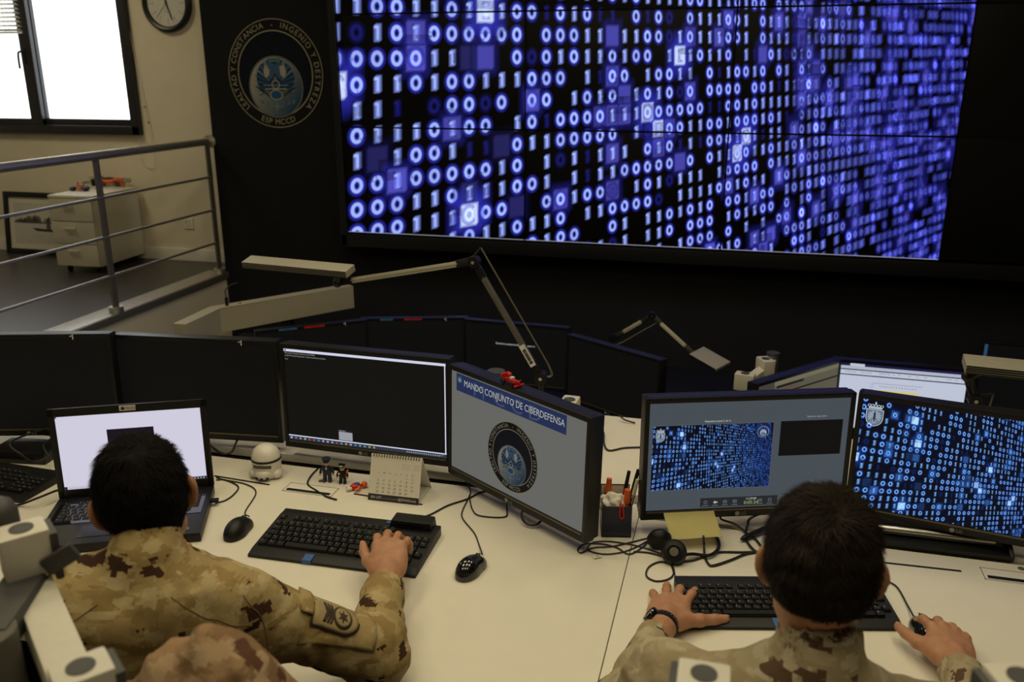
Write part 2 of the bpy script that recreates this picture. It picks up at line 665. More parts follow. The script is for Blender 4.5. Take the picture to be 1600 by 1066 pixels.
def sash(x0, x1, y, gx0, gx1):
    z0, z1 = WZ0 + FT - 0.005, WZ1 - FT + 0.005
    s = MB()
    bt = 0.052
    s.box(((x0 + gx0) / 2, y, (z0 + z1) / 2), (gx0 - x0, 0.035, z1 - z0), bev=0.004)
    s.box(((x1 + gx1) / 2, y, (z0 + z1) / 2), (x1 - gx1, 0.035, z1 - z0), bev=0.004)
    s.box(((x0 + x1) / 2, y, z0 + bt / 2), (x1 - x0, 0.033, bt), bev=0.004)
    s.box(((x0 + x1) / 2, y, z1 - bt / 2), (x1 - x0, 0.033, bt), bev=0.004)
    so = s.build('sash', M['alu'], win)
    MB().box(((gx0 + gx1) / 2, y, (z0 + z1) / 2), (gx1 - gx0 + 0.01, 0.006, z1 - z0 - 2 * bt + 0.01)).build('pane', M['glass'], so)
    return so


gR0, gR1 = hy(71, 184.5, WB).x, hy(201, 185, WB).x
gL1 = hy(54, 192, WB).x
sR = sash(gR0 - 0.055, WX1 - FT + 0.004, WB + 0.030, gR0, gR1)
sL = sash(WX0 + FT - 0.004, gR0 - 0.004, WB - 0.012, WX0 + FT + 0.05, gL1)
hp = hy(38, 88, WB - 0.03)
hb = MB()
hb.box(hp + Vector((0, 0, 0)), (0.026, 0.02, 0.11), bev=0.006)
hb.tube([hp + Vector((0, -0.01, 0.03)), hp + Vector((0, -0.045, 0.03)), hp + Vector((-0.008, -0.05, 0)), hp + Vector((-0.01, -0.05, -0.09))], 0.009, 10)
hb.build('window_handle', M['alu'], sL)

# venetian blind over the left sash
bx1 = hy(33, 50, WB - 0.05)
bl = thing('venetian_blind', 'white venetian blind gathered at the top of the left window pane', 'blind', (bx1.x, WB - 0.05, bx1.z))
s = MB()
bw = 1.15
for k in range(30):
    z = 0.014 + k * 0.030
    s.box((-bw / 2, 0, z), (bw, 0.036, 0.0022), Matrix.Rotation(radians(-24), 3, 'X'))
s.build('slats', M['white'], bl)
MB().box((-bw / 2, 0, -0.004), (bw, 0.026, 0.014), bev=0.004).build('bottom_rail', M['white'], bl)
for x in (-0.12, -0.62, -1.05):
    for y in (-0.018, 0.018):
        MB().cyl((x, y, 0), (x, y, 0.95), 0.002, seg=6).build('ladder_cord', M['white'], bl)
MB().box((-bw / 2, 0.0, 0.95), (bw + 0.02, 0.05, 0.04), bev=0.004).build('head_rail', M['white'], bl)

# looped pull cord on the wall right of the window
c0 = hy(235, 262, WB - 0.012)
pc = thing('blind_cord', 'thin looped beaded cord hanging on the cream wall right of the window', 'cord', c0)
t = MB()
L0, R0 = hy(215, 0, WB) - c0, hy(222, 0, WB) - c0
lp = [hy(x, y, WB - 0.012) - c0 for x, y in [(213, 0), (218, 60), (224, 120), (229, 180), (222, 240)]]
t.tube([(-0.10, 0, 1.35), (-0.085, 0, 0.9), (-0.055, -.001, 0.42), (-0.07, 0, 0.12), (-0.045, 0, 0.02), (0, 0, 0), (0.045, 0, 0.025), (0.05, 0, 0.14), (0.02, -0.001, 0.45), (-0.03, 0, 0.9), (-0.05, 0, 1.35)], 0.0022, 6, 10)
t.build('loop', M['paper'], pc)
for q in ((-0.052, -0.003, 0.455), (0.016, -0.003, 0.44), (0.035, -.003, 0.33)):
    MB().ball(q, 0.007, u=10, v=8).build('bead', M['gold'], pc)

# railing
ZR = hy(332, 221.5, 5.37).z
ra = thing('railing', 'brushed steel railing of tube handrail and three thin bars along the raised floor', 'railing', (XR - 0.02, 0, PLAT + 0.008))
MB().cyl((0, 1.2, ZR - PLAT - 0.008), (0, WV, ZR - PLAT - 0.008), 0.025, seg=24).build('handrail', M['steel'], ra)
MB().cyl((0, WV - 0.012, ZR - PLAT - 0.008), (0, WV, ZR - PLAT - 0.008), 0.045, seg=24).build('wall_flange', M['steel'], ra)
for (px, py) in ((328.5, 276.3), (335, 327.7), (341, 378.5)):
    z = hy(px, py, 5.37).z - PLAT - 0.008
    MB().cyl((0, 1.2, z), (0, 5.38, z), 0.009, seg=14).build('bar', M['steel'], ra)
for y in (5.355, 4.255, 3.155, 2.055):
    p = MB().box((0, y, (ZR - PLAT) / 2 - 0.012), (0.012, 0.045, ZR - PLAT - 0.03), bev=0.002).build('post', M['darksteel'], ra)
    MB().cyl((0, y, 0), (0, y, 0.03), 0.042, seg=24).build('post_foot', M['steel'], p)

# ------------------------------------------------------------------ things on the raised floor
cab = thing('drawer_pedestal', 'cream three-drawer pedestal cabinet on casters in the corner under the drone', 'cabinet', (-4.545, 5.12, PLAT), radians(3.0))
CW, CD, CH = 0.345, 0.52, 0.555
MB().box((0, CD / 2 + .004, 0.05 + (CH - 0.07) / 2), (CW, CD, CH - 0.07), bev=0.003).build('body', M['cabinet'], cab)
MB().box((0, CD / 2, CH - 0.009), (CW + 0.008, CD + 0.012, 0.018), bev=0.003).build('top', M['cabtop'], cab)
for k in range(3):
    hgt = (CH - 0.072) / 3
    z = 0.05 + hgt * (k + 0.5)
    d = MB().box((0, -0.006, z), (CW - 0.006, 0.018, hgt - 0.006), bev=0.002).build('drawer', M['cabinet'], cab)
    hh = MB().box((-0.015, -0.030, z + 0.035), (0.085, 0.008, 0.014), bev=0.003)
    hh.box((-0.05, -0.022, z + 0.035), (0.008, 0.02, 0.010)).box((0.02, -0.022, z + 0.035), (0.008, 0.02, 0.010))
    hh.build('handle', M['cabtop'], d)
for sx in (-1, 1):
    for y in (0.05, CD - 0.05):
        cm = MB().cyl((sx * (CW / 2 - 0.05) - 0.01, y, 0.021), (sx * (CW / 2 - 0.05) + 0.01, y, 0.021), 0.021, seg=16)
        cm.box((sx * (CW / 2 - 0.05), y, 0.042), (0.014, 0.03, 0.02))
        cm.build('caster', M['black'], cab)

# drone and its remote on the cabinet
zt = PLAT + CH
dp = hz(174, 291, zt)
dr = thing('toy_drone', 'small orange and black quadcopter drone on the pedestal cabinet', 'drone', dp, radians(25))
dr.scale = (1.3, 1.3, 1.3)
b = MB().ball((0, 0, 0.030), (0.062, 0.032, 0.015)).ball((0.035, 0, 0.034), (0.03, 0.022, 0.013))
b.build('body', M['orange'], dr)
MB().ball((-0.01, 0, 0.043), (0.035, 0.02, 0.009)).build('canopy', M['black'], dr)
for sx in (-1, 1):
    for sy in (-1, 1):
        m = MB().bar((sx * .03, sy * .015, 0.03), (sx * 0.078, sy * 0.068, 0.033), 0.009, 0.006)
        m.cyl((sx * .078, sy * .068, 0.012), (sx * .078, sy * .068, 0.047), 0.010, seg=14)
        a = m.build('arm', M['orange'] if sx > 0 else M['black'], dr)
        pm = MB()
        ang = 0.5 * sx + 0.9 * sy
        for s2 in (0, pi):
            pm.box((sx * .078 + cos(ang + s2) * 0.03, sy * .068 + sin(ang + s2) * 0.03, 0.049), (0.055, 0.011, 0.0016), Matrix.Rotation(ang + s2, 3, 'Z') @ Matrix.Rotation(0.2, 3, 'X'))
        pm.build('propeller', M['orange'] if (sx > 0 and sy > 0) else M['black'], a)
        MB().tube([(sx * .078 + cos(q) * .05, sy * .068 + sin(q) * .05, 0.034) for q in np.linspace(0, 2 * pi, 15)], 0.0022, 6, 2).build('propeller_guard', M['black'], a)
for sx in (-1, 1):
    MB().tube([(sx * .04, -0.03, 0.025), (sx * .045, -0.035, 0.003), (sx * .045, 0.035, 0.003), (sx * .04, 0.03, 0.025)], 0.003, 8).build('skid', M['black'], dr)
rp = hz(127, 298, zt)
rc = thing('remote_control', 'blue-black twin-grip remote control lying in front of the drone', 'remote control', rp, radians(8))
MB().ball((0, 0, 0.022), (0.045, 0.028, 0.017)).ball((-0.05, -0.016, 0.018), (0.022, 0.036, 0.017)).ball((0.05, -0.016, 0.018), (0.022, 0.036, 0.017)).build('body', M['navy'], rc)
MB().box((0.0, -0.022, 0.022), (0.04, 0.016, 0.022), bev=0.005).build('face_plate', M['orange'], rc)
for sx in (-1, 1):
    MB().cyl((sx * .022, 0.004, 0.036), (sx * .022, 0.004, 0.056), 0.0035, seg=10).ball((sx * .022, 0.004, 0.057), 0.006).build('stick', M['red'], rc)

# framed photograph leaning on the cream wall
fz = hy(40, 300, WB - 0.06).z
fx0, fx1 = hz(3, 397, PLAT).x, -4.70
fh = fz - PLAT
pf = thing('picture_frame', 'black framed grey harbour photograph leaning on the wall behind the pedestal', 'picture', ((fx0 + fx1) / 2, WB - 0.10, PLAT), 0, rx=radians(-7))
fw = fx1 - fx0
b = MB()
for s1 in (-1, 1):
    b.box((s1 * (fw / 2 - 0.02), 0, fh / 2), (0.04, 0.03, fh), bev=0.003)
b.box((0, 0, 0.02), (fw, 0.029, 0.04), bev=0.003)
b.box((0, 0, fh - 0.02), (fw, 0.029, 0.04), bev=0.003)
b.build('frame', M['black'], pf)
k = Ink()
k.rect(-fw / 2 + .03, .03, fw / 2 - .03, fh - .03, (0.62, 0.58, 0.48), 0)
px0, pz0, px1, pz1 = -fw / 2 + .085, .08, fw / 2 - .085, fh - .085
k.rect(px0, pz0, px1, pz1, (0.50, 0.47, 0.40), 1)
rnd = random.Random(3)
pw, phh = px1 - px0, pz1 - pz0
hz0 = pz0 + phh * 0.52
k.rect(px0, hz0 - 0.004, px1, hz0 + 0.012, (0.16, 0.15, 0.13), 2)
for i in range(60):
    x = px0 + pw * (0.02 + 0.94 * rnd.random())
    h_ = phh * 0.05 + phh * 0.20 * max(0, 1 - abs((x - px0) / pw - 0.33) * 3.0) * rnd.random() + 0.012 * rnd.random()
    w_ = 0.012 + 0.018 * rnd.random()
    g = 0.05 + 0.22 * rnd.random()
    k.poly([(x - w_, hz0), (min(x + w_, px1), hz0), (min(x + w_ * .6, px1), hz0 + h_ * .8), (x, hz0 + h_), (x - w_ * .7, hz0 + h_ * .7)], (g, g * .96, g * .85), 3)
bxm = px0 + pw * 0.36
k.poly([(bxm - .11, pz0 + phh * .40), (bxm + .12, pz0 + phh * .36), (bxm + .14, pz0 + phh * .31), (bxm - .07, pz0 + phh * .33)], (0.04, 0.04, 0.035), 4)
k.poly([(bxm + .02, pz0 + phh * .36), (bxm + .07, pz0 + phh * .36), (bxm + .06, pz0 + phh * .55), (bxm + .03, pz0 + phh * .55)], (0.10, 0.10, 0.09), 4)
for i in range(26):
    x = px0 + pw * rnd.random() * .8
    z = pz0 + phh * 0.28 * rnd.random()
    g = 0.36 + 0.1 * rnd.random()
    k.rect(x, z, min(x + .02 + .05 * rnd.random(), px1), z + .0025, (g, g * .96, g * .85), 3)
k.build('print', M['print'], pf)
MB().box((0, 0.011, fh / 2), (fw - .02, 0.006, fh - .02)).build('backing', M['cabinet'], pf)

# wall socket
sp = hy(295, 349, WB)
so = thing('wall_socket', 'small white square power socket low on the cream wall beside the pedestal', 'socket', sp)
MB().box((0, -0.005, 0), (0.082, 0.010, 0.082), bev=0.003).build('plate', M['white'], so)
MB().lathe([(0.021, 0.0), (0.021, 0.003), (0.018, 0.003), (0.017, -0.003), (0, -0.003)], 24, Matrix.Translation((0, -0.010, 0)) @ Matrix.Rotation(pi / 2, 4, 'X')).build('well', M['cabinet'], so)
hm = MB()
for sx in (-1, 1):
    hm.cyl((sx * .0095, -0.0075, 0), (sx * .0095, -0.0068, 0), 0.0025, seg=10)
hm.build('pin_hole', M['black'], so)

# wall clock
cp = hy(268, 51, WB)
cl = thing('wall_clock', 'round black-rimmed wall clock with a white dial beside the window', 'clock', (cp.x, WB, cp.z + 0.193))
RX = Matrix.Rotation(pi / 2, 4, 'X')
MB().lathe([(0, 0), (0.19, 0), (0.193, 0.012), (0.190, 0.036), (0.176, 0.046), (0.160, 0.040), (0.154, 0.026), (0.152, 0.022)], 56, RX).build('rim', M['bezel'], cl)
MB().lathe([(0, 0.020), (0.156, 0.020), (0.156, 0.023), (0, 0.023)], 56, RX).build('dial', M['paper'], cl)
k = Ink()
for i in range(60):
    a = 2 * pi * i / 60
    r1, r0 = 0.142, (0.128 if i % 5 == 0 else 0.137)
    w = 0.002 if i % 5 == 0 else 0.0008
    d, e = Vector((cos(a), sin(a))), Vector((-sin(a), cos(a)))
    k.poly([d * r0 - e * w, d * r1 - e * w, d * r1 + e * w, d * r0 + e * w], (0.03, 0.03, 0.03), 0)
for i in range(1, 13):
    a = pi / 2 - 2 * pi * i / 12
    k.text(str(i), 0.112 * cos(a), 0.112 * sin(a) - 0.007, 0.022, (0.04, 0.04, 0.04), 0, 'C')
k.text('QUARTZ', 0, -0.055, 0.010, (0.12, 0.12, 0.12), 0, 'C')
k.build('markings', M['print'], cl, (0, -0.0235, 0))
for nm, ang, ln, w, dz in (('hour_hand', 346, 0.075, 0.0055, 0.026), ('minute_hand', 162, 0.115, 0.004, 0.029), ('second_hand', 222, 0.125, 0.0014, 0.032)):
    a = pi / 2 - radians(ang)
    d = Vector((cos(a), 0, sin(a)))
    MB().bar(-d * 0.02 + Vector((0, -dz, 0)), d * ln + Vector((0, -dz, 0)), 2 * w, 0.0016, up=(0, 1, 0)).build(nm, M['black'], cl)
MB().cyl((0, -0.024, 0), (0, -0.034, 0), 0.006, seg=16).build('hub', M['black'], cl)
MB().lathe([(0.0, 0.036), (0.156, 0.036), (0.156, 0.0375), (0, 0.0375)], 48, RX).build('cover_glass', M['glass'], cl)


# ------------------------------------------------------------------ the round emblem (used on the wall and on a screen)
def emblem(k, cx, cz, R, lay, g=1.0):
    """black disc with lettering ring, globe and a winged crest; R is the outer radius, g scales brightness"""
    def q(r, gg, b):
        return (r * g, gg * g, b * g)
    cream = q(0.42, 0.38, 0.26)
    k.ell(cx, cz, R, R, q(0.009, 0.009, 0.009), lay, 72)
    k.ring(cx, cz, R * 0.985, R, cream, lay + 1)
    k.ring(cx, cz, R * 0.775, R * 0.795, cream, lay + 1)
    k.ell(cx, cz, R * 0.775, R * 0.775, q(0.006, 0.008, 0.016), lay + 1, 64)
    rnd = random.Random(5)
    for i in range(40):
        x, z = (rnd.random() - .5) * 1.1, rnd.random() * .62
        if x * x + z * z > 0.42:
            continue
        s_ = 0.012
        k.rect(cx + R * x, cz + R * z, cx + R * (x + s_), cz + R * (z + s_ * 4), q(0.012, 0.022, 0.055), lay + 2)
    k.arc_text('LEALTAD Y CONSTANCIA', cx, cz, R * 0.845, radians(226), radians(101), R * 0.150, cream, lay + 2)
    k.text('-', cx, cz + R * 0.845, R * 0.15, cream, lay + 2, 'C')
    k.arc_text('INGENIO Y DESTREZA', cx, cz, R * 0.845, radians(79), radians(-46), R * 0.150, cream, lay + 2)
    k.arc_text('ESP MCCD', cx, cz, R * 0.940, radians(246), radians(294), R * 0.150, cream, lay + 2, True)
    # globe
    gx, gz = cx, cz - R * 0.24
    k.ell(gx, gz, R * 0.575, R * 0.575, q(0.16, 0.17, 0.17), lay + 3, 64)
    k.ell(gx, gz, R * 0.545, R * 0.545, q(0.010, 0.065, 0.13), lay + 4, 64, 0, q(0.42, 0.40, 0.30), radians(140))
    def P(pts, col, l):
        for s_ in (-1, 1):
            k.poly([(gx + s_ * R * x, gz + R * z) for x, z in pts], col, l)
    light, mid, deep, cr = q(0.16, 0.24, 0.32), q(0.06, 0.13, 0.23), q(0.015, 0.045, 0.11), q(0.46, 0.42, 0.30)
    k.ell(gx, gz + R * 0.16, R * 0.40, R * 0.36, deep, lay + 5)
    # wings of separate feathers
    for i in range(9):
        a = radians(78 - i * 13)
        r0, r1 = 0.16, 0.50 - 0.012 * i
        w = 0.045
        c, s_ = cos(a), sin(a)
        P([(r0 * c - w * .5 * s_, 0.02 + r0 * s_), (r1 * c - w * s_, 0.02 + r1 * s_), (r1 * c * 1.04, 0.02 + r1 * s_ * 1.04), (r1 * c + w * s_, 0.02 + r1 * s_ - w * .3), (r0 * c + w * .5 * s_, 0.02 + r0 * s_)], light if i % 2 else mid, lay + 6)
    P([(0.10, 0.38), (0.21, 0.40), (0.24, 0.28), (0.20, 0.16), (0.12, 0.22)], cr, lay + 7)
    k.poly([(gx + R * x, gz + R * z) for x, z in [(-0.10, 0.40), (-0.17, 0.36), (-0.11, 0.33), (-0.13, 0.16), (0.13, 0.16), (0.10, 0.30), (0.07, 0.40), (-0.02, 0.43)]], mid, lay + 8)
    k.poly([(gx + R * x, gz + R * z) for x, z in [(-0.12, 0.46), (0.14, 0.46), (0.10, 0.50), (-0.08, 0.50)]], q(0.10, 0.24, 0.20), lay + 8)
    k.poly([(gx + R * x, gz + R * z) for x, z in [(0, 0.26), (-0.075, 0.12), (0.075, 0.12)]], q(0.01, 0.01, 0.02), lay + 9)
    k.poly([(gx + R * x, gz + R * z) for x, z in [(0, 0.21), (-0.045, 0.13), (0.045, 0.13)]], light, lay + 10)
    k.ring(gx, gz + R * 0.045, R * 0.065, R * 0.085, cr, lay + 9, 32)
    k.rect(gx - R * .23, gz - R * 0.045, gx + R * .23, gz - R * 0.025, cr, lay + 10)
    k.rect(gx - R * .26, gz + R * 0.02, gx + R * .26, gz + R * 0.045, light, lay + 8)
    for i in range(6):
        z = -0.03 - 0.033 * i
        P([(0.10, z - 0.05), (0.46 - 0.05 * i, z + 0.06), (0.40 - 0.05 * i, z + 0.0), (0.10, z - 0.085)], q(0.20, 0.22, 0.20) if i % 2 else q(0.10, 0.13, 0.15), lay + 7)
    k.ell(gx, gz - R * 0.145, R * 0.135, R * 0.095, cr, lay + 9)
    k.ell(gx, gz - R * 0.145, R * 0.115, R * 0.078, q(0.02, 0.10, 0.24), lay + 10)
    st = []
    for i in range(8):
        a = pi / 2 + 2 * pi * i / 8
        r = 0.13 if i % 2 == 0 else 0.035
        st.append((gx + R * r * cos(a), gz - R * 0.36 + R * r * sin(a)))
    k.poly(st, light, lay + 9)
    for i in range(5):
        x = 0.10 + 0.055 * i
        P([(x, -0.30 - 0.02 * (4 - i)), (x + 0.06, -0.25 + 0.01 * i), (x + 0.05, -0.31), (x + 0.015, -0.37 + .02 * i)], mid if i % 2 else light, lay + 8)
    k.text('MANDO CONJUNTO', gx, gz - R * 0.495, R * 0.035, light, lay + 9, 'C')


ec = Vector((-3.025, WV, EYE - 0.002))
em = thing('wall_emblem', 'round black and cream military emblem with a winged blue globe crest on the black wall', 'emblem', (ec.x, WV, ec.z))
MB().lathe([(0, 0), (0.347, 0), (0.347, 0.004), (0, 0.004)], 72, RX).build('disc', M['black'], em)
k = Ink()
emblem(k, 0, 0, 0.346, 0, 0.75)
k.build('artwork', M['print'], em, (0, -0.0045, 0))
# ------------------------------------------------------------------ the picture of binary digits shown on the video wall and on two monitors
VX0, VX1 = -2.502, 1.130
VZ0 = EYE - 1.010
VZ1 = VZ0 + (VX1 - VX0) * 9 / 16
ROWS = {
    -1: '0 1100 0100o0 110101111001110100 01001 100 0 1 01011 0',
    0: '10011011100i010ii 0i0o 0111001 0111oo110110110 1 0011',
    1: 'o101000000 00011 1100o10111001 0111oo110110101101 001011',
    2: '000011   0o010110100 1i10110 1i 01o010 1111 11111 0110 10',
    3: '0110100111000 1i00 10011 0i10010 01i01 0 1110110 110 1011',
    4: '11i o00o0 00 1010 1010o0 0000 001i11101 01 1 00 0110 111',
    5: '01110100 10i0000111000000ii00101111101000111111101 1001',
    6: '1 1001ii 01100000 1o10011001000101i 0101101110010011 01',
    7: '0010000010 1o1i111 010i1i000101i11 10100 10100111 011011',
    8: '000110111001 1i1100000 0 0110011011011010 0011101110110',
    9: '000111000  00100o 101o111 10000 0111000101000110111 101',
    10: '   0010110110 110000o 1111001011 10111101111111101 0110',
    11: '0110 1011 0100  01 1101010 001100 10101000110 1101 0110',
    12: '1 00110 01 01101o1 110 000 101100 0 10 1i0010 1110110',
    13: '010 01101 100 01 01o1 1000 0 1 1 00 0 11 1 11001101 01',
    -2: '  1 0001 0000i 0110 1o0 0010001 10011 0110 1011 0110 1101',
    -3: '   0 1 1  111 000 11 0 10 01 0110100110 1 011011 0101',
    -4: '  0  00111  000 111 01011 001011 1 0 1101 011011001 01',
    -5: '  0   00111 000 11 1110 0110 10110 10 1101 110110 1011',
    -6: '10 0 1 0 10  0 111 000 1 0110 111 0 11 01 0110110 11 0',
}
BOX = {(0, 7): 1.0, (1, 3): .4, (2, 3): .55, (2, 7): .38, (2, 6): .10, (3, -1): .9, (4, 10): .42, (4, 17): .38, (5, 5): .36, (5, 15): .25, (5, 16): .42, (5, 17): .42,
       (5, 19): .95, (6, 20): .9, (6, 21): .35, (6, 1): .10, (6, 8): .10, (7, 2): .5, (7, 16): .38, (8, 22): .38, (8, 6): .12, (9, 6): 1.0, (9, 16): .38, (9, 12): .40, (9, 9): .12,
       (1, 16): .38, (3, 16): .40, (2, 22): .95, (1, 23): .36, (0, 27): .5, (1, 26): .4, (4, 23): .4, (7, 20): .4, (7, 29): .95, (8, 28): .9, (10, 27): .35, (6, 43): .4, (7, 35): .45,
       (-3, 3): .4, (-3, 5): .4, (-3, 6): 1.0, (-1, 7): .5, (-1, 5): .1, (-3, 18): .5, (-4, 20): .6, (-5, 30): .5, (-2, 27): .6, (2, 31): .4, (0, 33): .5, (5, 36): .5, (9, 36): .5,
       (3, 38): .5, (10, 33): .55, (11, 30): .5, (5, 44): .6, (8, 46): .6, (10, 50): .6, (3, 50): .6, (1, 46): .5, (12, 41): .6}


def _grid_uv(n, r):
    D = 1660.0 / (1 + 0.0193 * n)
    x = 2230.0 - D
    y0 = 11 + 41.3 * r - 0.27 * r * r
    y = 75 + (y0 - 75) * D / 1660.0
    p = hy(x, y, WV)
    return (p.x - VX0) / (VX1 - VX0), (p.z - VZ0) / (VZ1 - VZ0)


_glyphs = []


def binary_cells():
    if _glyphs:
        return _glyphs
    rnd = random.Random(11)
    for r in range(-22, 27):
        s = ROWS.get(r)
        for n in range(-2, 70):
            u, v = _grid_uv(n, r)
            if not (-0.012 < u < 1.012 and -0.02 < v < 1.02):
                continue
            ch = None
            if s is not None and 0 <= n < len(s):
                ch = s[n]
            if ch is None:
                q = rnd.random()
                sp = 0.10 + (0.14 if n > 36 else 0)
                ch = ' ' if q < sp else ('o' if q < sp + .06 else ('0' if q < 0.64 else '1'))
            bx = BOX.get((r, n), 0.0)
            if not bx and (n > 33 or not (-7 < r < 14)) and rnd.random() < 0.075:
                bx = 0.25 + 0.45 * rnd.random()
            _glyphs.append((n, r, ch, bx, 0.62 + 0.38 * rnd.random(), rnd.random()))
    return _glyphs


def binary_picture(k, x0, z0, w, h, core, halo, box, gain, rich=True, clip=(0, 1)):
    """draw the digits into k on the rectangle x0, z0, w, h (metres)"""
    def pt(n, r):
        u, v = _grid_uv(n, r)
        u = min(1, max(0, u))
        v = min(1, max(0, v))
        return (x0 + u * w, 0.0, z0 + v * h)

    def strip(cx, cy, xs, ys, cfun):
        n0 = len(k.v)
        for j, y in enumerate(ys):
            for i, x in enumerate(xs):
                k.v.append(pt(cx + x, cy - y))
                k.c.append(cfun(i, j))
        W = len(xs)
        for j in range(len(ys) - 1):
            for i in range(W - 1):
                a = n0 + j * W + i
                k.f.append((a, a + 1, a + W + 1, a + W))
    Z = (0, 0, 0)
    seg = 16 if rich else 10
    for (n, r, ch, bx, br, rn) in binary_cells():
        blur = max(0.0, min(1.0, (n - 27) / 22.0))
        far = max(0.0, min(1.0, (n - 20) / 30.0))
        if ch in 'oi':
            amp = 0.10
        else:
            amp = (0.42 + 0.58 * br) * gain
            if n > 34:
                amp *= 0.50 + 1.0 * rn * rn + (0.6 if rn > .9 else 0)
        amp *= (1 - 0.35 * blur)
        cc = tuple(a * (1 - .75 * far) + b * (.75 * far) for a, b in zip(core, halo))
        cc = tuple(c * amp * (1 + .25 * far) for c in cc)
        hh = tuple(c * amp * 0.40 for c in halo)
        if ch in 'oi':
            cc = tuple(c * amp * 1.3 for c in halo)
        if ch in '0o':
            rx, ry = 0.255 * (1 + .45 * max(0, min(1, (n - 40) / 20))), 0.275
            if blur < 0.75:
                prof = [(1.95 + blur, Z), (1.30 + .35 * blur, hh), (1.06, cc), (0.66, cc), (0.40 - .3 * blur, hh), (0.12, tuple(c * .35 * blur for c in cc))]
            else:
                prof = [(2.2, Z), (1.35, hh), (0.85, tuple(c * .7 for c in cc)), (0.1, tuple(c * .75 for c in cc))]
            n0 = len(k.v)
            for (s, c) in prof:
                for q in range(seg):
                    a = 2 * pi * q / seg
                    k.v.append(pt(n + s * rx * cos(a), r - (ry + (s - 1) * rx * .9) * sin(a) if s > 0.3 else r - s * ry * sin(a)))
                    k.c.append(c)
            for i in range(len(prof) - 1):
                for q in range(seg):
                    q2 = (q + 1) % seg
                    a = n0 + i * seg
                    k.f.append((a + q, a + q2, a + seg + q2, a + seg + q))
        elif ch in '1i':
            e = 0.09 + 0.16 * blur
            xs = [-0.16 - e, -0.055, 0.075, 0.18 + e]
            xs = [-.06 - e * 1.3, -0.045, 0.075, 0.09 + e * 1.3]
            ys = [-0.30 - e, -0.27, 0.27, 0.30 + e]
            hb = .42 * max(0.0, min(1.0, (n - 36) / 20.0))
            vb = .10 * hb / .42
            xs = [-.085 - e * 1.5 - hb, -.048 - hb * .5, -.022, 0.056, 0.080 + hb * .5, 0.115 + e * 1.5 + hb]
            ys = [-0.33 - e * .6 + vb * .6, -0.285 + vb, -0.23 + vb, 0.23 - vb, .285 - vb, 0.33 + e * .6 - vb * .6]
            c3 = tuple(c * (1 - .30 * hb / .42) for c in cc)
            strip(n + .02, r, xs, ys, lambda i, j: Z if (i in (0, 5) or j in (0, 5)) else (c3 if (i in (2, 3) and j in (2, 3)) else tuple(a * .55 + b * .5 for a, b in zip(c3, hh))))
            if rich and blur < 0.6:
                strip(n + .02, r, [-0.21, -0.13, -0.03, -0.02], [0.13, 0.18, 0.25, 0.31], lambda i, j: (tuple(c * .8 for c in cc) if (i in (1, 2, 3) and j in (1, 2)) else Z))
        if bx:
            ge = 0.30
            c1 = tuple(c * bx * gain for c in box)
            if bx > 0.85:
                c1 = tuple(min(1.1, a * .3 + b * .9 + .22) for a, b in zip(c1, core))
            c2 = tuple(c * bx * (.34 if bx > .85 else .22) * gain for c in halo)
            e = 0.08 + .25 * blur
            gw = (1.45 if bx > .85 else .95) + .8 * blur
            strip(n, r, [-gw, -.5 - e, -.5 + e, .5 - e, .5 + e, gw], [-gw, -.5 - e, -.5 + e, .5 - e, .5 + e, gw],
                  lambda i, j: Z if (i in (0, 5) or j in (0, 5)) else (c1 if (i in (2, 3) and j in (2, 3)) else c2))


# ------------------------------------------------------------------ video wall
vw = thing('video_wall', 'huge wall of tiled video displays showing rows of glowing blue binary digits', 'video wall', ((VX0 + VX1) / 2, WV, VZ0))
hw = (VX1 - VX0) / 2
dw, dh = (VX1 - VX0) / 3, (VZ1 - VZ0) / 3
XE = VX1 + dw            # a fourth, dark column of displays on the right
b = MB()
fb = 0.05
b.box(((hw + dw) / 2 - hw / 2 + 0 - 0, -0.06, -0.055), (2 * hw + dw + 2 * fb, 0.17, 0.085), bev=0.006)
b.box((-hw - 0.028, -0.06, (VZ1 - VZ0) / 2), (0.050, 0.17, VZ1 - VZ0 + .19), bev=0.006)
b.box((hw + dw + 0.028, -0.06, (VZ1 - VZ0) / 2), (0.050, 0.17, VZ1 - VZ0 + .19), bev=0.006)
b.build('frame', M['bezel'], vw)
for i in range(4):
    for j in range(3):
        MB().box((-hw + dw * (i + .5), -0.065, dh * (j + .5)), (dw - 0.0045, 0.12, dh - 0.0045), bev=0.001).build('display_panel', M['panel'], vw)
k = Ink()
binary_picture(k, -hw, 0, 2 * hw, VZ1 - VZ0, (0.36, 0.47, 1.0), (0.055, 0.060, 0.92), (0.14, 0.135, 0.90), 1.08)
k.build('lit_picture', M['glow'], vw, (0, -0.1262, 0))
k = Ink()
for i in range(1, 4):
    k.rect(-hw + dw * i - 0.005, 0, -hw + dw * i + 0.005, VZ1 - VZ0, (0.001, 0.001, 0.001))
for j in range(1, 3):
    k.rect(-hw, dh * j - 0.0055, hw + dw, dh * j + 0.0055, (0.001, 0.001, 0.001))
k.build('panel_seam', M['print'], vw, (0, -0.1272, 0))
k = Ink()
k.rect(-hw, 0.0, hw, 0.004, (0.30, 0.30, 0.36))
k.rect(hw - 0.0035, 0.0, hw, VZ1 - VZ0, (0.14, 0.14, 0.24))
k.build('panel_edge_line', M['screen'], vw, (0, -0.1268, 0))

# ------------------------------------------------------------------ long white desks
YD0, YD1 = 1.30, 2.87
SEAM = -0.200


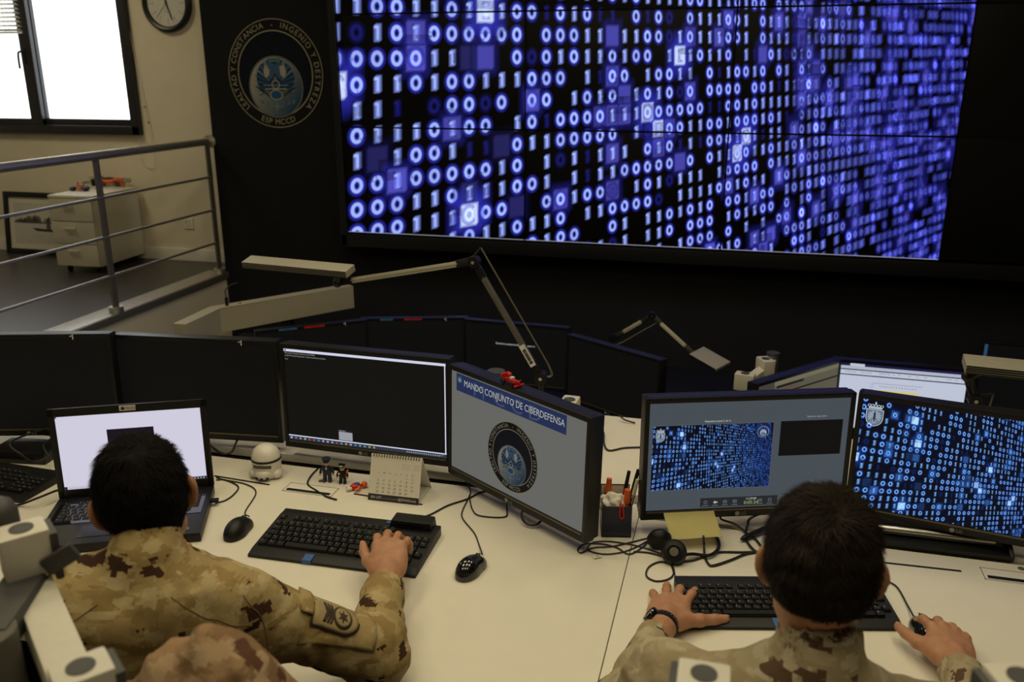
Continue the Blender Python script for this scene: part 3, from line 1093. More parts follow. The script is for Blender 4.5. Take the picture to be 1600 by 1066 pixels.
def desk(name, label, x0, x1, slot, ports, grooves, holes):
    t = thing(name, label, 'desk', ((x0 + x1) / 2, (YD0 + YD1) / 2, 0))
    ox, oy = (x0 + x1) / 2, (YD0 + YD1) / 2
    b = MB()
    s0, s1 = slot

    def slab(xa, xb, ya, yb, bev=0.0015):
        b.box(((xa + xb) / 2 - ox, (ya + yb) / 2 - oy, DESK - 0.0125), (xb - xa, yb - ya, 0.025), bev=bev)
    slab(x0, x1, YD0, s0)
    slab(x0, x1, s1, YD1)
    b.build('worktop', M['desk'], t)
    MB().box((0, (s0 + s1) / 2 - oy, DESK - 0.055), (x1 - x0, s1 - s0 + 0.03, 0.05)).build('cable_trough', M['black'], t)
    for sx in (-1, 1):
        lg = MB().box((sx * ((x1 - x0) / 2 - 0.03), 0, (DESK - 0.025) / 2 - .002), (0.028, YD1 - YD0 - 0.08, DESK - 0.027), bev=0.002)
        lg.build('leg', M['white'], t)
    MB().box((0, YD1 - oy - 0.08, 0.42), (x1 - x0 - 0.09, 0.02, 0.55)).build('modesty_panel', M['dark'], t)
    for (xa, ya, xb, yb) in grooves:
        MB().bar((xa - ox, ya - oy, DESK + 0.0002), (xb - ox, yb - oy, DESK + 0.0002), 0.007, 0.0016).build('groove', M['black'], t)
    for (xc, yc, w, d, rz) in ports:
        R = Matrix.Rotation(rz, 3, 'Z')
        p = MB().box((xc - ox, yc - oy, DESK + 0.0006), (w, d, 0.003), R, bev=0.001).build('cable_port', M['white'], t)
        e = MB()
        for s_ in (-1, 1):
            e.box(Vector((xc - ox, yc - oy, DESK + 0.0014)) + R @ Vector((0, s_ * d * .46, 0)), (w, 0.0016, 0.0022), R)
            e.box(Vector((xc - ox, yc - oy, DESK + 0.0014)) + R @ Vector((s_ * w * .49, 0, 0)), (0.0016, d, 0.0022), R)
        e.build('port_edge', M['darksteel'], p)
        MB().box(Vector((xc - ox, yc - oy, DESK + 0.0016)) + R @ Vector((0, -d * .27, 0)), (w * .88, d * .22, 0.003), R).build('port_slot', M['black'], p)
    for (xc, yc) in holes:
        MB().cyl((xc - ox, yc - oy, DESK - 0.001), (xc - ox, yc - oy, DESK + 0.0012), 0.0085, seg=18).build('lock', M['darksteel'], t)
    return t


def dz(px, py, z=0.0):
    return hz(px, py, DESK + z)


g = lambda a, b: (dz(*a).x, dz(*a).y, dz(*b).x, dz(*b).y)
desk('operations_desk', 'long white desk under the left row of monitors, laptop and black keyboard', -3.05, SEAM - 0.0012, (2.212, 2.283),
     [(-1.152, 2.074, 0.157, 0.056, 0.0)], [g((335, 744), (421, 758)), g((553, 772), (660, 789))], [(dz(502, 752).x, dz(502, 752).y)])
desk('operations_desk', 'white desk on the right under the two monitors with binary code and grey slides', SEAM + 0.0012, 2.6, (2.150, 2.172),
     [(0.725, 2.083, 0.157, 0.056, 0.0)], [g((1375, 879), (1502, 893))], [(dz(1596, 889).x, dz(1596, 889).y)])

# ------------------------------------------------------------------ monitors
SW, SHT = 0.531, 0.299


def monitor(name, label, pos, yaw, tilt, group, draw=None, logo=True, glint_mark=True, stickers=(), strip=True, mark=True):
    """origin at the bottom centre of the case; local x right, y away from the viewer, z up"""
    t = thing(name, label, 'monitor', pos, yaw, group, rx=-tilt)
    ow, top, side, chin = SW + 0.026, 0.014, 0.013, 0.026
    z0 = chin
    ht = chin + SHT + top
    b = MB()
    b.box((-ow / 2 + side / 2, 0.0, ht / 2), (side, 0.034, ht), bev=0.003)
    b.box((ow / 2 - side / 2, 0.0, ht / 2), (side, 0.034, ht), bev=0.003)
    b.box((0, 0.0, ht - top / 2), (ow - 0.004, 0.0338, top), bev=0.003)
    b.box((0, 0.0, chin / 2), (ow - 0.004, 0.0338, chin), bev=0.003)
    b.build('bezel', M['bezel'], t)
    b = MB().box((0, 0.022, ht / 2), (ow - 0.004, 0.030, ht - 0.004), bev=0.006)
    b.box((0, 0.045, ht / 2), (0.34, 0.03, 0.22), bev=0.012)
    b.build('back_shell', M['black'], t)
    MB().box((0, -0.004, z0 + SHT / 2), (SW + .002, 0.018, SHT + .002)).build('screen_panel', M['panel'], t)
    if strip:
        MB().box((0, -0.0172, chin - 0.0045), (ow - 0.03, 0.0012, 0.0045)).build('chin_strip', M['gold'], t)
    if logo:
        k = Ink()
        k.ell(-0.018, 0.0095, 0.0062, 0.0062, (0.33, 0.31, 0.27), 0, 20)
        k.text('LG', -0.009, 0.0052, 0.0125, (0.33, 0.31, 0.27), 0, 'L')
        k.build('maker_mark', M['print'], t, (0, -0.0178, 0))
    for (x, w, c) in stickers:
        s = Ink()
        s.rect(x - w / 2, ht - 0.0115, x + w / 2, ht - 0.001, c)
        s.text('INTERNET' if c[2] > c[0] else 'NO CONECTAR', x, ht - 0.0085, 0.0055, (0.01, 0.01, 0.01), 1, 'C')
        s.build('label_sticker', M['print'], t, (0, -0.0176, 0))
    if mark:
        w = MB()
        w.box((0.164, -0.0172, ht - 0.009), (0.0035, 0.0012, 0.016))
        w.box((0.160, -0.0172, ht - 0.006), (0.012, 0.0012, 0.0028), Matrix.Rotation(-0.2, 3, 'Y'))
        w.build('clip', M['white'], t)  # white strips standing in for a small reflected glint on the bezel
    if draw:
        k = Ink()
        gl = Ink()
        draw(k, gl)
        if k.v:
            k.build('lit_picture', M['screen'], t, (0, -0.0134, z0 + SHT / 2))
        if gl.v:
            gl.build('lit_digits', M['glow'], t, (0, -0.0134 - 0.0022, z0 + SHT / 2))
    return t


RED, BLU = (0.50, 0.02, 0.015), (0.04, 0.16, 0.36)
W2, H2 = SW / 2, SHT / 2


def draw_terminal(k, gl):
    wcol = (0.62, 0.64, 0.80)
    k.rect(-W2, -H2, W2, H2, (0.0055, 0.0052, 0.0045), 0)
    k.rect(-W2, H2 - 0.0095, W2, H2 - 0.001, wcol, 1)
    k.rect(-W2, H2 - 0.0015, W2, H2, (0.05, 0.05, 0.06), 2)
    k.rect(W2 - 0.005, -H2 + .013, W2 - 0.0015, H2 - .004, wcol, 1)
    k.rect(-W2, -H2 + 0.012, W2, -H2 + 0.0155, wcol, 1)
    k.rect(-W2, -H2, W2, -H2 + 0.012, (0.030, 0.035, 0.055), 1)
    k.rect(-W2 + .003, H2 - .0075, -W2 + .008, H2 - .003, (0.02, 0.02, 0.03), 2)
    k.text('Microsoft Windows [Versi\u00f3n 10.0.15063]', -W2 + 0.003, H2 - 0.0165, 0.0068, (0.30, 0.30, 0.30), 2, 'L', 0, .9)
    k.text('(c) 2017 Microsoft Corporation. Todos los derechos reservados.', -W2 + 0.003, H2 - 0.0245, 0.0068, (0.30, 0.30, 0.30), 2, 'L', 0, .78)
    k.text('C:\\>', -W2 + 0.003, H2 - 0.036, 0.0066, (0.30, 0.30, 0.30), 2)
    r = random.Random(4)
    for i in range(19):
        x = -W2 + 0.006 + i * 0.0158
        c = [(0.35, 0.36, 0.42), (0.08, 0.20, 0.45), (0.35, 0.30, 0.10), (0.30, 0.08, 0.06), (0.1, 0.3, 0.25)][r.randrange(5)] if i else (0.5, 0.52, 0.6)
        k.rect(x, -H2 + .003, x + .006, -H2 + .009, c, 2)
    for i in range(16):
        x = W2 - 0.13 + i * 0.007
        k.rect(x, -H2 + .004, x + .0038, -H2 + .008, (0.3, 0.31, 0.36), 2)
    k.text('11:27', W2 - 0.010, -H2 + .0062, 0.005, (0.4, 0.4, 0.45), 2, 'R')
    x0, z0 = -0.092, -H2 + 0.017
    k.rect(x0, z0, x0 + 0.050, z0 + 0.036, (0.010, 0.010, 0.014), 2)
    k.rect(x0 + .002, z0 + .001, x0 + .048, z0 + .028, (0.33, 0.33, 0.37), 3)
    k.text('Calendario', x0 + .003, z0 + 0.030, 0.0052, (0.5, 0.5, 0.5), 3)
    for i in range(6):
        k.rect(x0 + .004, z0 + .004 + i * .004, x0 + .046, z0 + .0046 + i * .004, (0.22, 0.22, 0.25), 4)


def draw_slide_grey(k, gl):
    k.rect(-W2, -H2, W2, H2, (0.125, 0.127, 0.117), 0)
    bx0, bx1, bz0, bz1 = -W2 + 0.022, W2 - 0.070, H2 - 0.056, H2 - 0.004
    k.rect(bx0, bz0, bx1, bz1, (0.015, 0.025, 0.080), 1)
    for i, (x, ch) in enumerate(zip((0.10, 0.185, 0.255, 0.325), 'MCCD')):
        k.text(ch, bx0 + x, bz0 - 0.004 + .009, 0.055, (0.050, 0.066, 0.125), 2, 'C', 0, 1.25)
    k.ell(bx0 + 0.016, bz1 - 0.016, 0.0105, 0.0105, (0.03, 0.06, 0.10), 3, 30)
    k.ell(bx0 + 0.016, bz1 - 0.018, 0.0065, 0.0065, (0.12, 0.19, 0.22), 4, 24)
    k.text('MANDO CONJUNTO DE CIBERDEFENSA', bx0 + 0.036, bz0 + 0.020, 0.0272, (0.006, 0.010, 0.04), 4, 'L', 0, .81)
    k.text('MANDO CONJUNTO DE CIBERDEFENSA', bx0 + 0.0352, bz0 + 0.0208, 0.0272, (0.40, 0.41, 0.40), 5, 'L', 0, .81)
    emblem(k, -0.002, -0.034, 0.100, 2, 0.34)


def crest(k, cx, cz, s, lay):
    c, d = (0.40, 0.47, 0.55), (0.02, 0.03, 0.06)
    pts = [(-.5, .45), (.5, .45), (.5, -.15), (.42, -.4), (.25, -.56), (0, -.66), (-.25, -.56), (-.42, -.4), (-.5, -.15)]
    k.poly([(cx + s * x, cz + s * z) for x, z in pts], c, lay)
    k.poly([(cx + s * x * .9, cz + s * (z * .9 - .01)) for x, z in pts], d, lay + 1)
    k.poly([(cx + s * x * .84, cz + s * (z * .84 - .01)) for x, z in pts], (0.15, 0.19, 0.26), lay + 2)
    for sx in (-1, 1):
        for i in range(5):
            a = radians(70 - i * 26)
            k.poly([(cx + s * sx * (.05), cz + s * (-.02)), (cx + s * sx * .36 * cos(a + .1), cz + s * (.36 * sin(a + .1))), (cx + s * sx * .38 * cos(a - .1), cz + s * .38 * sin(a - .1))], c, lay + 3)
    k.poly([(cx - s * .07, cz + s * .25), (cx + s * .07, cz + s * .25), (cx + s * .05, cz - s * .3), (cx - s * .05, cz - s * .3)], d, lay + 4)
    k.ring(cx, cz - s * .32, s * .08, s * .11, c, lay + 4, 20)
    k.rect(cx - s * .38, cz + s * .48, cx + s * .38, cz + s * .60, c, lay)
    for i in range(5):
        x = (-.36 + .18 * i)
        k.ring(cx + s * x, cz + s * .68, s * .055, s * .095, c, lay, 16)
    k.ell(cx, cz + s * .82, s * .06, s * .06, c, lay, 12)
    k.rect(cx - s * .015, cz + s * .82, cx + s * .015, cz + s * .95, c, lay)
    k.rect(cx - s * .05, cz + s * .89, cx + s * .05, cz + s * .92, c, lay)


MCORE, MHALO, MBOX = (0.20, 0.48, 0.95), (0.012, 0.085, 0.60), (0.06, 0.24, 0.80)


def draw_presenter(k, gl):
    k.rect(-W2, -H2, W2, H2, (0.060, 0.074, 0.088), 0, )
    x0, x1 = -W2 + 0.010, -W2 + 0.328
    z1 = H2 - 0.062
    z0 = z1 - (x1 - x0) * 9 / 16
    k.rect(x0 - 0.0022, z0 - 0.0022, x1 + .0022, z1 + .0022, (0.10, 0.11, 0.12), 1)
    k.rect(x0 - 0.0012, z0 - 0.0012, x1 + .0012, z1 + .0012, (0.035, 0.04, 0.05), 2)
    k.rect(x0, z0, x1, z1, (0.0025, 0.003, 0.010), 3)
    binary_picture(gl, x0, z0, x1 - x0, z1 - z0, MCORE, MHALO, MBOX, 0.72, False)
    crest(k, x0 + 0.020, z1 - 0.028, 0.024, 4)
    k.ring(x1 - .026, z1 - .024, 0.013, 0.0165, (0.08, 0.10, 0.12), 4, 30)
    k.ell(x1 - .026, z1 - .026, 0.009, 0.009, (0.26, 0.30, 0.32), 5, 24)
    k.ell(x1 - .026, z1 - .029, 0.006, 0.004, (0.10, 0.13, 0.18), 6, 20)
    k.text('Diapositiva actual (1 de 1)', x0 + 0.135, z1 + 0.0075, 0.0072, (0.55, 0.56, 0.56), 4, 'L', 0, .9)
    k.text('Siguiente diapositiva', W2 - 0.088, z1 + 0.012, 0.0066, (0.32, 0.33, 0.33), 4, 'C')
    k.rect(W2 - 0.183, z1 - 0.094, W2 - 0.016, z1 + 0.003, (0.004, 0.004, 0.004), 3)
    k.rect(W2 - 0.385, -H2 + 0.004, W2 - 0.175, -H2 + 0.030, (0.018, 0.020, 0.023), 1)
    for i in range(7):
        x = W2 - 0.371 + (i if i < 4 else i + 1.6) * 0.0265
        if i in (1,):
            k.poly([(x - .006, -H2 + .017), (x, -H2 + .012), (x, -H2 + .015), (x + .006, -H2 + .015), (x + .006, -H2 + .019), (x, -H2 + .019), (x, -H2 + .022)], (0.40, 0.41, 0.42), 2)
        elif i in (0, 5):
            k.ring(x, -H2 + .018, .0035, .0048, (0.16, 0.17, 0.18), 2, 16)
        else:
            k.rect(x - .005, -H2 + .0135, x + .005, -H2 + .0215, (0.15, 0.16, 0.17), 2)
            k.rect(x - .0036, -H2 + .015, x + .0036, -H2 + .020, (0.04, 0.045, 0.05), 3)
        k.rect(x - .008, -H2 + .0075, x + .008, -H2 + .009, (0.16, 0.17, 0.17), 2)
    k.text('11:27:00', W2 - 0.247, -H2 + .021, 0.0085, (0.55, 0.56, 0.56), 3, 'C')
    k.text('0:05:24', W2 - 0.247, -H2 + .0085, 0.0135, (0.34, 0.36, 0.13), 3, 'C')


def draw_binary(k, gl):
    k.rect(-W2, -H2, W2, H2, (0.0022, 0.003, 0.010), 0)
    binary_picture(gl, -W2, -H2, SW, SHT, MCORE, MHALO, MBOX, 0.85)
    k.rect(-W2 + .006, H2 - .070, -W2 + .058, H2 - .006, (0.002, 0.003, 0.008), 1)
    crest(k, -W2 + 0.031, H2 - 0.044, 0.042, 2)


def draw_browser(k, gl):
    k.rect(-W2, -H2, W2, H2, (0.50, 0.54, 0.66), 0)
    k.rect(-W2, H2 - 0.012, W2, H2, (0.012, 0.012, 0.055), 1)
    k.rect(-W2 + .06, H2 - .012, -W2 + .12, H2, (0.50, 0.54, 0.66), 2)
    k.rect(-W2, H2 - 0.026, W2, H2 - .012, (0.42, 0.45, 0.55), 1)
    k.rect(-W2, H2 - 0.0305, W2, H2 - .026, (0.006, 0.006, 0.01), 2)
    k.rect(-W2, H2 - 0.0545, W2, H2 - .050, (0.006, 0.006, 0.01), 2)
    r = random.Random(8)
    for i in range(26):
        x = -W2 + .01 + r.random() * .5
        k.rect(x, H2 - .040, x + .004 + .010 * r.random(), H2 - .037, (0.25, 0.27, 0.34), 2)
    k.rect(-W2 + .16, H2 - .085, W2 - .17, H2 - .081, (0.35, 0.38, 0.45), 2)
    for i in range(14):
        k.rect(-W2 + .19 + i * .011, H2 - .098, -W2 + .195 + i * .011, H2 - .094, (0.2, 0.2, 0.25), 2)
    k.rect(-W2 + .185, H2 - .122, W2 - .18, H2 - .113, (0.62, 0.58, 0.10), 2)
    for i in range(9):
        k.rect(-W2 + .15, H2 - .09 - i * .012, -W2 + .165, H2 - .088 - i * .012, (0.25, 0.25, 0.3), 2)
        k.rect(-W2 + .19, H2 - .14 - i * .012, W2 - .20, H2 - .138 - i * .012, (0.36, 0.38, 0.45), 2)


def draw_document(k, gl):
    k.rect(-W2, -H2, W2, H2, (0.095, 0.085, 0.055), 0)
    k.rect(-W2, -H2, -W2 + .10, H2, (0.05, 0.047, 0.036), 1)
    k.rect(-W2 + .10, H2 - .020, W2, H2 - .002, (0.15, 0.135, 0.085), 1)
    k.rect(-W2 + .115, H2 - .033, -W2 + .29, H2 - .022, (0.010, 0.010, 0.010), 2)
    k.rect(-W2 + .12, H2 - .062, W2, H2 - .054, (0.012, 0.011, 0.010), 2)
    k.rect(-W2 + .11, H2 - .047, -W2 + .26, H2 - .040, (0.12, 0.05, 0.035), 2)
    for i in range(16):
        k.rect(-W2 + .12, H2 - .075 - i * .013, W2 - .02 - .04 * (i % 3), H2 - .073 - i * .013, (0.075, 0.068, 0.045), 2)


def draw_update(k, gl):
    k.rect(-W2, -H2, W2, H2, (0.0035, 0.0035, 0.0035), 0)
    k.text('Estamos preparando todo para ti', 0.0, 0.046, 0.0155, (0.42, 0.42, 0.42), 1, 'C')


def draw_black(k, gl):
    k.rect(-W2, -H2, W2, H2, (0.0035, 0.0034, 0.0030), 0)


def base_of(c, yaw, tilt):
    """bottom centre of the case from the centre of the picture area (camera-height coordinates)"""
    off = SHT / 2 + 0.026
    n = Vector((sin(yaw), -cos(yaw), 0))
    ey = Vector((0, 0, 1)) * cos(tilt) - n * sin(tilt)
    return Vector((c[0], c[1], c[2] + EYE)) - ey * off


G1 = 'front row monitors'
G2 = 'second row monitors'
MON = []
TL = radians(1.7)
p1 = hz(172, 521.5, EYE - 0.783)
p0 = hz(0, 523, EYE - 0.783)
y1 = math.atan2((p1 - p0).y, (p1 - p0).x)
c1 = p1 - Vector((cos(y1), sin(y1), 0)) * 0.2785
c1.z = EYE - 0.783 - 0.338
for (nm, lab, c, yaw, drw, kw) in (
    ('monitor', 'black-screened monitor at the far left with a red sticker on its top edge', None, y1, draw_black, dict(stickers=((-0.215, 0.15, RED),))),
    ('monitor', 'dark blank monitor standing directly behind the open laptop', (-1.635, 2.277, -0.960), radians(6.5), draw_black, dict(logo=False)),
    ('monitor', 'monitor with a black command window and white title bar above the desk calendar', (-1.053, 2.275, -0.956), radians(-1.6), draw_terminal, dict(mark=False)),
    ('monitor', 'angled monitor with a grey slide, blue title banner and round emblem', (-0.530, 2.085, -0.960), radians(-33.2), draw_slide_grey, dict(mark=False)),
    ('monitor', 'monitor with a presenter view of a small binary slide and a yellow note below', (0.070, 2.173, -0.953), radians(19.6), draw_presenter, dict(mark=False)),
    ('monitor', 'monitor filled with blue binary digits and a small crest on the right desk', None, radians(-11.0), draw_binary, dict(mark=False)),
):
    if c is None and drw is draw_black:
        pos = c1
    elif c is None:
        tl = hy(1350, 621, 2.262)
        e = Vector((cos(yaw), sin(yaw), 0))
        ctr = tl + e * W2 - Vector((0, 0, H2))
        pos = base_of((ctr.x, ctr.y, ctr.z - EYE), yaw, TL)
    else:
        pos = base_of(c, yaw, TL)
    MON.append(monitor(nm, lab, pos, yaw, TL, G1, drw, **kw))

ZT2 = EYE - 1.20
R2 = [((405, 515), (565, 498.5), 'far dark monitor with blue and red stickers, leftmost of the second row', draw_black, dict(stickers=((-0.12, 0.09, BLU), (0.01, 0.10, RED)))),
      ((566, 496), (728, 494), 'far dark monitor with blue and red stickers, directly left of the one showing a message', draw_black, dict(stickers=((-0.14, 0.065, BLU), (-0.005, 0.09, RED)))),
      ((728, 496.5), (890, 510.5), 'far dark monitor with one line of white text, behind the tall lamp arm', draw_update, dict(mark=False)),
      ((890, 520), (1041, 562), 'far blank monitor turned left, between the two jointed lamps', draw_black, dict(mark=False)),
      ((1171, 599), (1310, 558.5), 'far monitor with a dim tan document, seen at a slant beside the silver arm', draw_document, dict(mark=False)),
      ((1311, 558.5), (1507, 574.5), 'far monitor with a bright white web page behind the right monitors', draw_browser, dict(mark=False))]
for (a, b_, lab, drw, kw) in R2:
    A, B = hz(a[0], a[1], ZT2), hz(b_[0], b_[1], ZT2)
    d = (B - A)
    yaw = math.atan2(d.y, d.x)
    mid = (A + B) / 2
    n = Vector((sin(yaw), -cos(yaw), 0))
    pos = mid + n * 0.017 + Vector((0, 0, -0.339))
    MON.append(monitor('monitor', lab, pos, yaw, radians(1.0), G2, drw, **kw))
# one more far dark monitor at the right edge with a strip of blue light down its left side
A = hz(1535, 532, ZT2)
yaw = radians(-6)
pos = A + Vector((cos(yaw), sin(yaw), 0)) * 0.278 + Vector((0, 0, -0.339))


def draw_bluestrip(k, gl):
    k.rect(-W2, -H2, W2, H2, (0.0030, 0.0030, 0.0032), 0)
    k.rect(-W2, H2 * .45, -W2 + .014, H2, (0.020, 0.060, 0.125), 1)


MON.append(monitor('monitor', 'far dark monitor with a dim blue strip, above the lamp at the right edge', pos, yaw, radians(1.0), G2, draw_bluestrip, mark=False))


# ------------------------------------------------------------------ arms that hold the monitors
def joint_block(b, c, d, w=0.055, h=0.075, L=0.085):
    d = Vector(d).normalized()
    R = Matrix((d.cross(Vector((0, 0, 1))).normalized(), d, Vector((0, 0, 1)))).transposed()
    b.box(c, (w, L, h), R, bev=0.008)


def monitor_arm(label, mon, base, post_top, joints, desk_z, group='monitor arms'):
    """post on the desk, silver links with capped joints, plate on the monitor's back"""
    base = Vector(base)
    t = thing('monitor_stand', label, 'monitor stand', (base.x, base.y, desk_z), 0, group)
    o = Vector((base.x, base.y, desk_z))
    pb = MB().box((0, 0, 0.006), (0.09, 0.11, 0.012), bev=0.003)
    pb.build('base_plate', M['armgrey'], t)
    MB().cyl((0, 0, 0.012), (0, 0, post_top - desk_z), 0.0285, seg=28).build('post', M['darksteel'], t)
    MB().cyl((0, 0, post_top - desk_z), (0, 0, post_top - desk_z + 0.006), 0.030, seg=28).build('post_cap', M['armgrey'], t)
    P = [Vector(j) - o for j in joints]
    mw = mon.matrix_world if False else Matrix.Translation(mon.location) @ rotz(mon.rotation_euler.z)
    plate = mw @ Vector((0, 0.064, 0.17)) - o
    st = Vector((0, 0, P[0].z))
    chain = [st] + P + [plate]
    for i, (a, b) in enumerate(zip(chain[:-1], chain[1:])):
        if (b - a).length < 0.02:
            continue
        MB().bar(a, b, 0.044, 0.034, bev=0.006).build('link', M['armwhite'], t)
    for p in P:
        d = (plate - p) if (plate - p).length > 0.01 else Vector((0, 1, 0))
        d.z = 0
        m = MB()
        joint_block(m, p + Vector((0, 0, 0.012)), d)
        j = m.build('joint', M['armwhite'], t)
        MB().cyl(p + Vector((0, 0, 0.049)), p + Vector((0, 0, 0.0510)), 0.019, seg=24).build('joint_cap', M['armgrey'], j)
    MB().box(plate + Vector((0, 0, 0)), (0.10, 0.012, 0.10), Matrix.Rotation(mon.rotation_euler.z, 3, 'Z'), bev=0.003).build('mount_plate', M['armgrey'], t)
    return t


def behind(mon, x, y, z):
    return Matrix.Translation(mon.location) @ rotz(mon.rotation_euler.z) @ Vector((x, y, z))


pA = hy(775, 582, 2.62)
monitor_arm('arm with a round grey post top and white capped joint behind the slide monitor', MON[3], pA, pA.z, [hy(890, 622, 2.56) - Vector((0, 0, 0.055))], DESK)
for i, lab in ((0, 'arm hidden behind the far left monitor with the red sticker'), (1, 'arm hidden behind the monitor above the laptop'), (2, 'arm hidden behind the monitor with the command window'),
               (4, 'arm hidden behind the presenter view monitor'), (5, 'arm hidden behind the monitor full of binary digits')):
    q = behind(MON[i], 0.0, 0.22, 0.0)
    monitor_arm(lab, MON[i], q, DESK + 0.24, [(q.x, q.y - 0.05, DESK + 0.20)], DESK)
pB = hy(1208, 553, 3.98)
monitor_arm('arm with tall grey post and two silver joints left of the far slanted monitor', MON[10], pB, pB.z, [hy(1196, 567, 3.86) - Vector((0, 0, .03)), hy(1164, 590, 3.72) - Vector((0, 0, .03))], DESK2)
for i, lab in ((6, 'arm hidden behind the leftmost far monitor'), (7, 'arm hidden behind the far monitor left of the message screen'), (8, 'arm hidden behind the far monitor with the message'),
               (9, 'chrome arm post showing under the far blank monitor between the lamps'), (11, 'arm hidden behind the far monitor with the white web page'), (12, 'arm hidden behind the far monitor with the blue strip')):
    q = behind(MON[i], 0.0, 0.20, 0.0)
    monitor_arm(lab, MON[i], q, DESK2 + 0.24, [(q.x, q.y - 0.04, DESK2 + 0.20)], DESK2)

# second row desk, on the lower floor
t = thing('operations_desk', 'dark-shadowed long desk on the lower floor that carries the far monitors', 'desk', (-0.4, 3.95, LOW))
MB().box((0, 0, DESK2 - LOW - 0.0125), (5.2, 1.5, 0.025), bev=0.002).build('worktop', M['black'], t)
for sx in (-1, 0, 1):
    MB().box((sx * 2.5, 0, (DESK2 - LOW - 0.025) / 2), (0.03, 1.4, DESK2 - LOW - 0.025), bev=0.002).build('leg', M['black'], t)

# cream angled console with a microphone plug, left behind the far monitors
zc = EYE - 1.215
q0, q1 = hz(343, 482, zc), hz(552, 447, zc)
q2 = hz(291, 507, zc)
t = thing('console_hood', 'cream angled metal console box with a black plug on top beside the raised floor', 'console', (q0.x, q0.y, LOW))
o = Vector((q0.x, q0.y, LOW))
d1, d2 = (q1 - q0).normalized(), (q2 - q0).normalized()
n1 = Vector((-d1.y, d1.x, 0))
n2 = Vector((d2.y, -d2.x, 0))
dp_ = 0.075
hh_ = 0.135
back0 = q0 + (n1 + n2).normalized() * (dp_ / max(0.3, (n1 + n2).normalized().dot(n1)))
poly = [q2, q0, q1, q1 + n1 * dp_, back0, q2 + n2 * dp_]
MB().prism([((p - o).x, (p - o).y) for p in poly], hh_, Matrix.Translation((0, 0, zc - LOW - hh_)), bev=0.003).build('housing', M['beige'], t)
for (p, dd, nn) in ((q0 * .5 + q1 * .5, d1, n1), (q0 * .35 + q2 * .65, d2, n2)):
    pp = p + nn * dp_ * .6 - o
    MB().box((pp.x, pp.y, (zc - LOW - hh_) / 2), (0.05, 0.05, zc - LOW - hh_), bev=0.002).build('leg', M['black'], t)
pl = q0 + d1 * 0.055 + n1 * dp_ * .45 - o
m = MB().cyl(pl + Vector((0, 0, 0)), pl + Vector((0, 0, 0.045)), 0.009, seg=14)
m.tube([pl + Vector((0, 0, 0.045)), pl + Vector((0, 0, 0.085)), pl + Vector((0.02, 0.02, 0.11)), pl + Vector((0.06, 0.03, 0.125))], 0.003, 8)
m.build('plug', M['black'], t)
MB().cyl(pl + d1 * .075, pl + d1 * .075 + Vector((0, 0, 0.004)), 0.008, seg=16).build('screw', M['darksteel'], t)


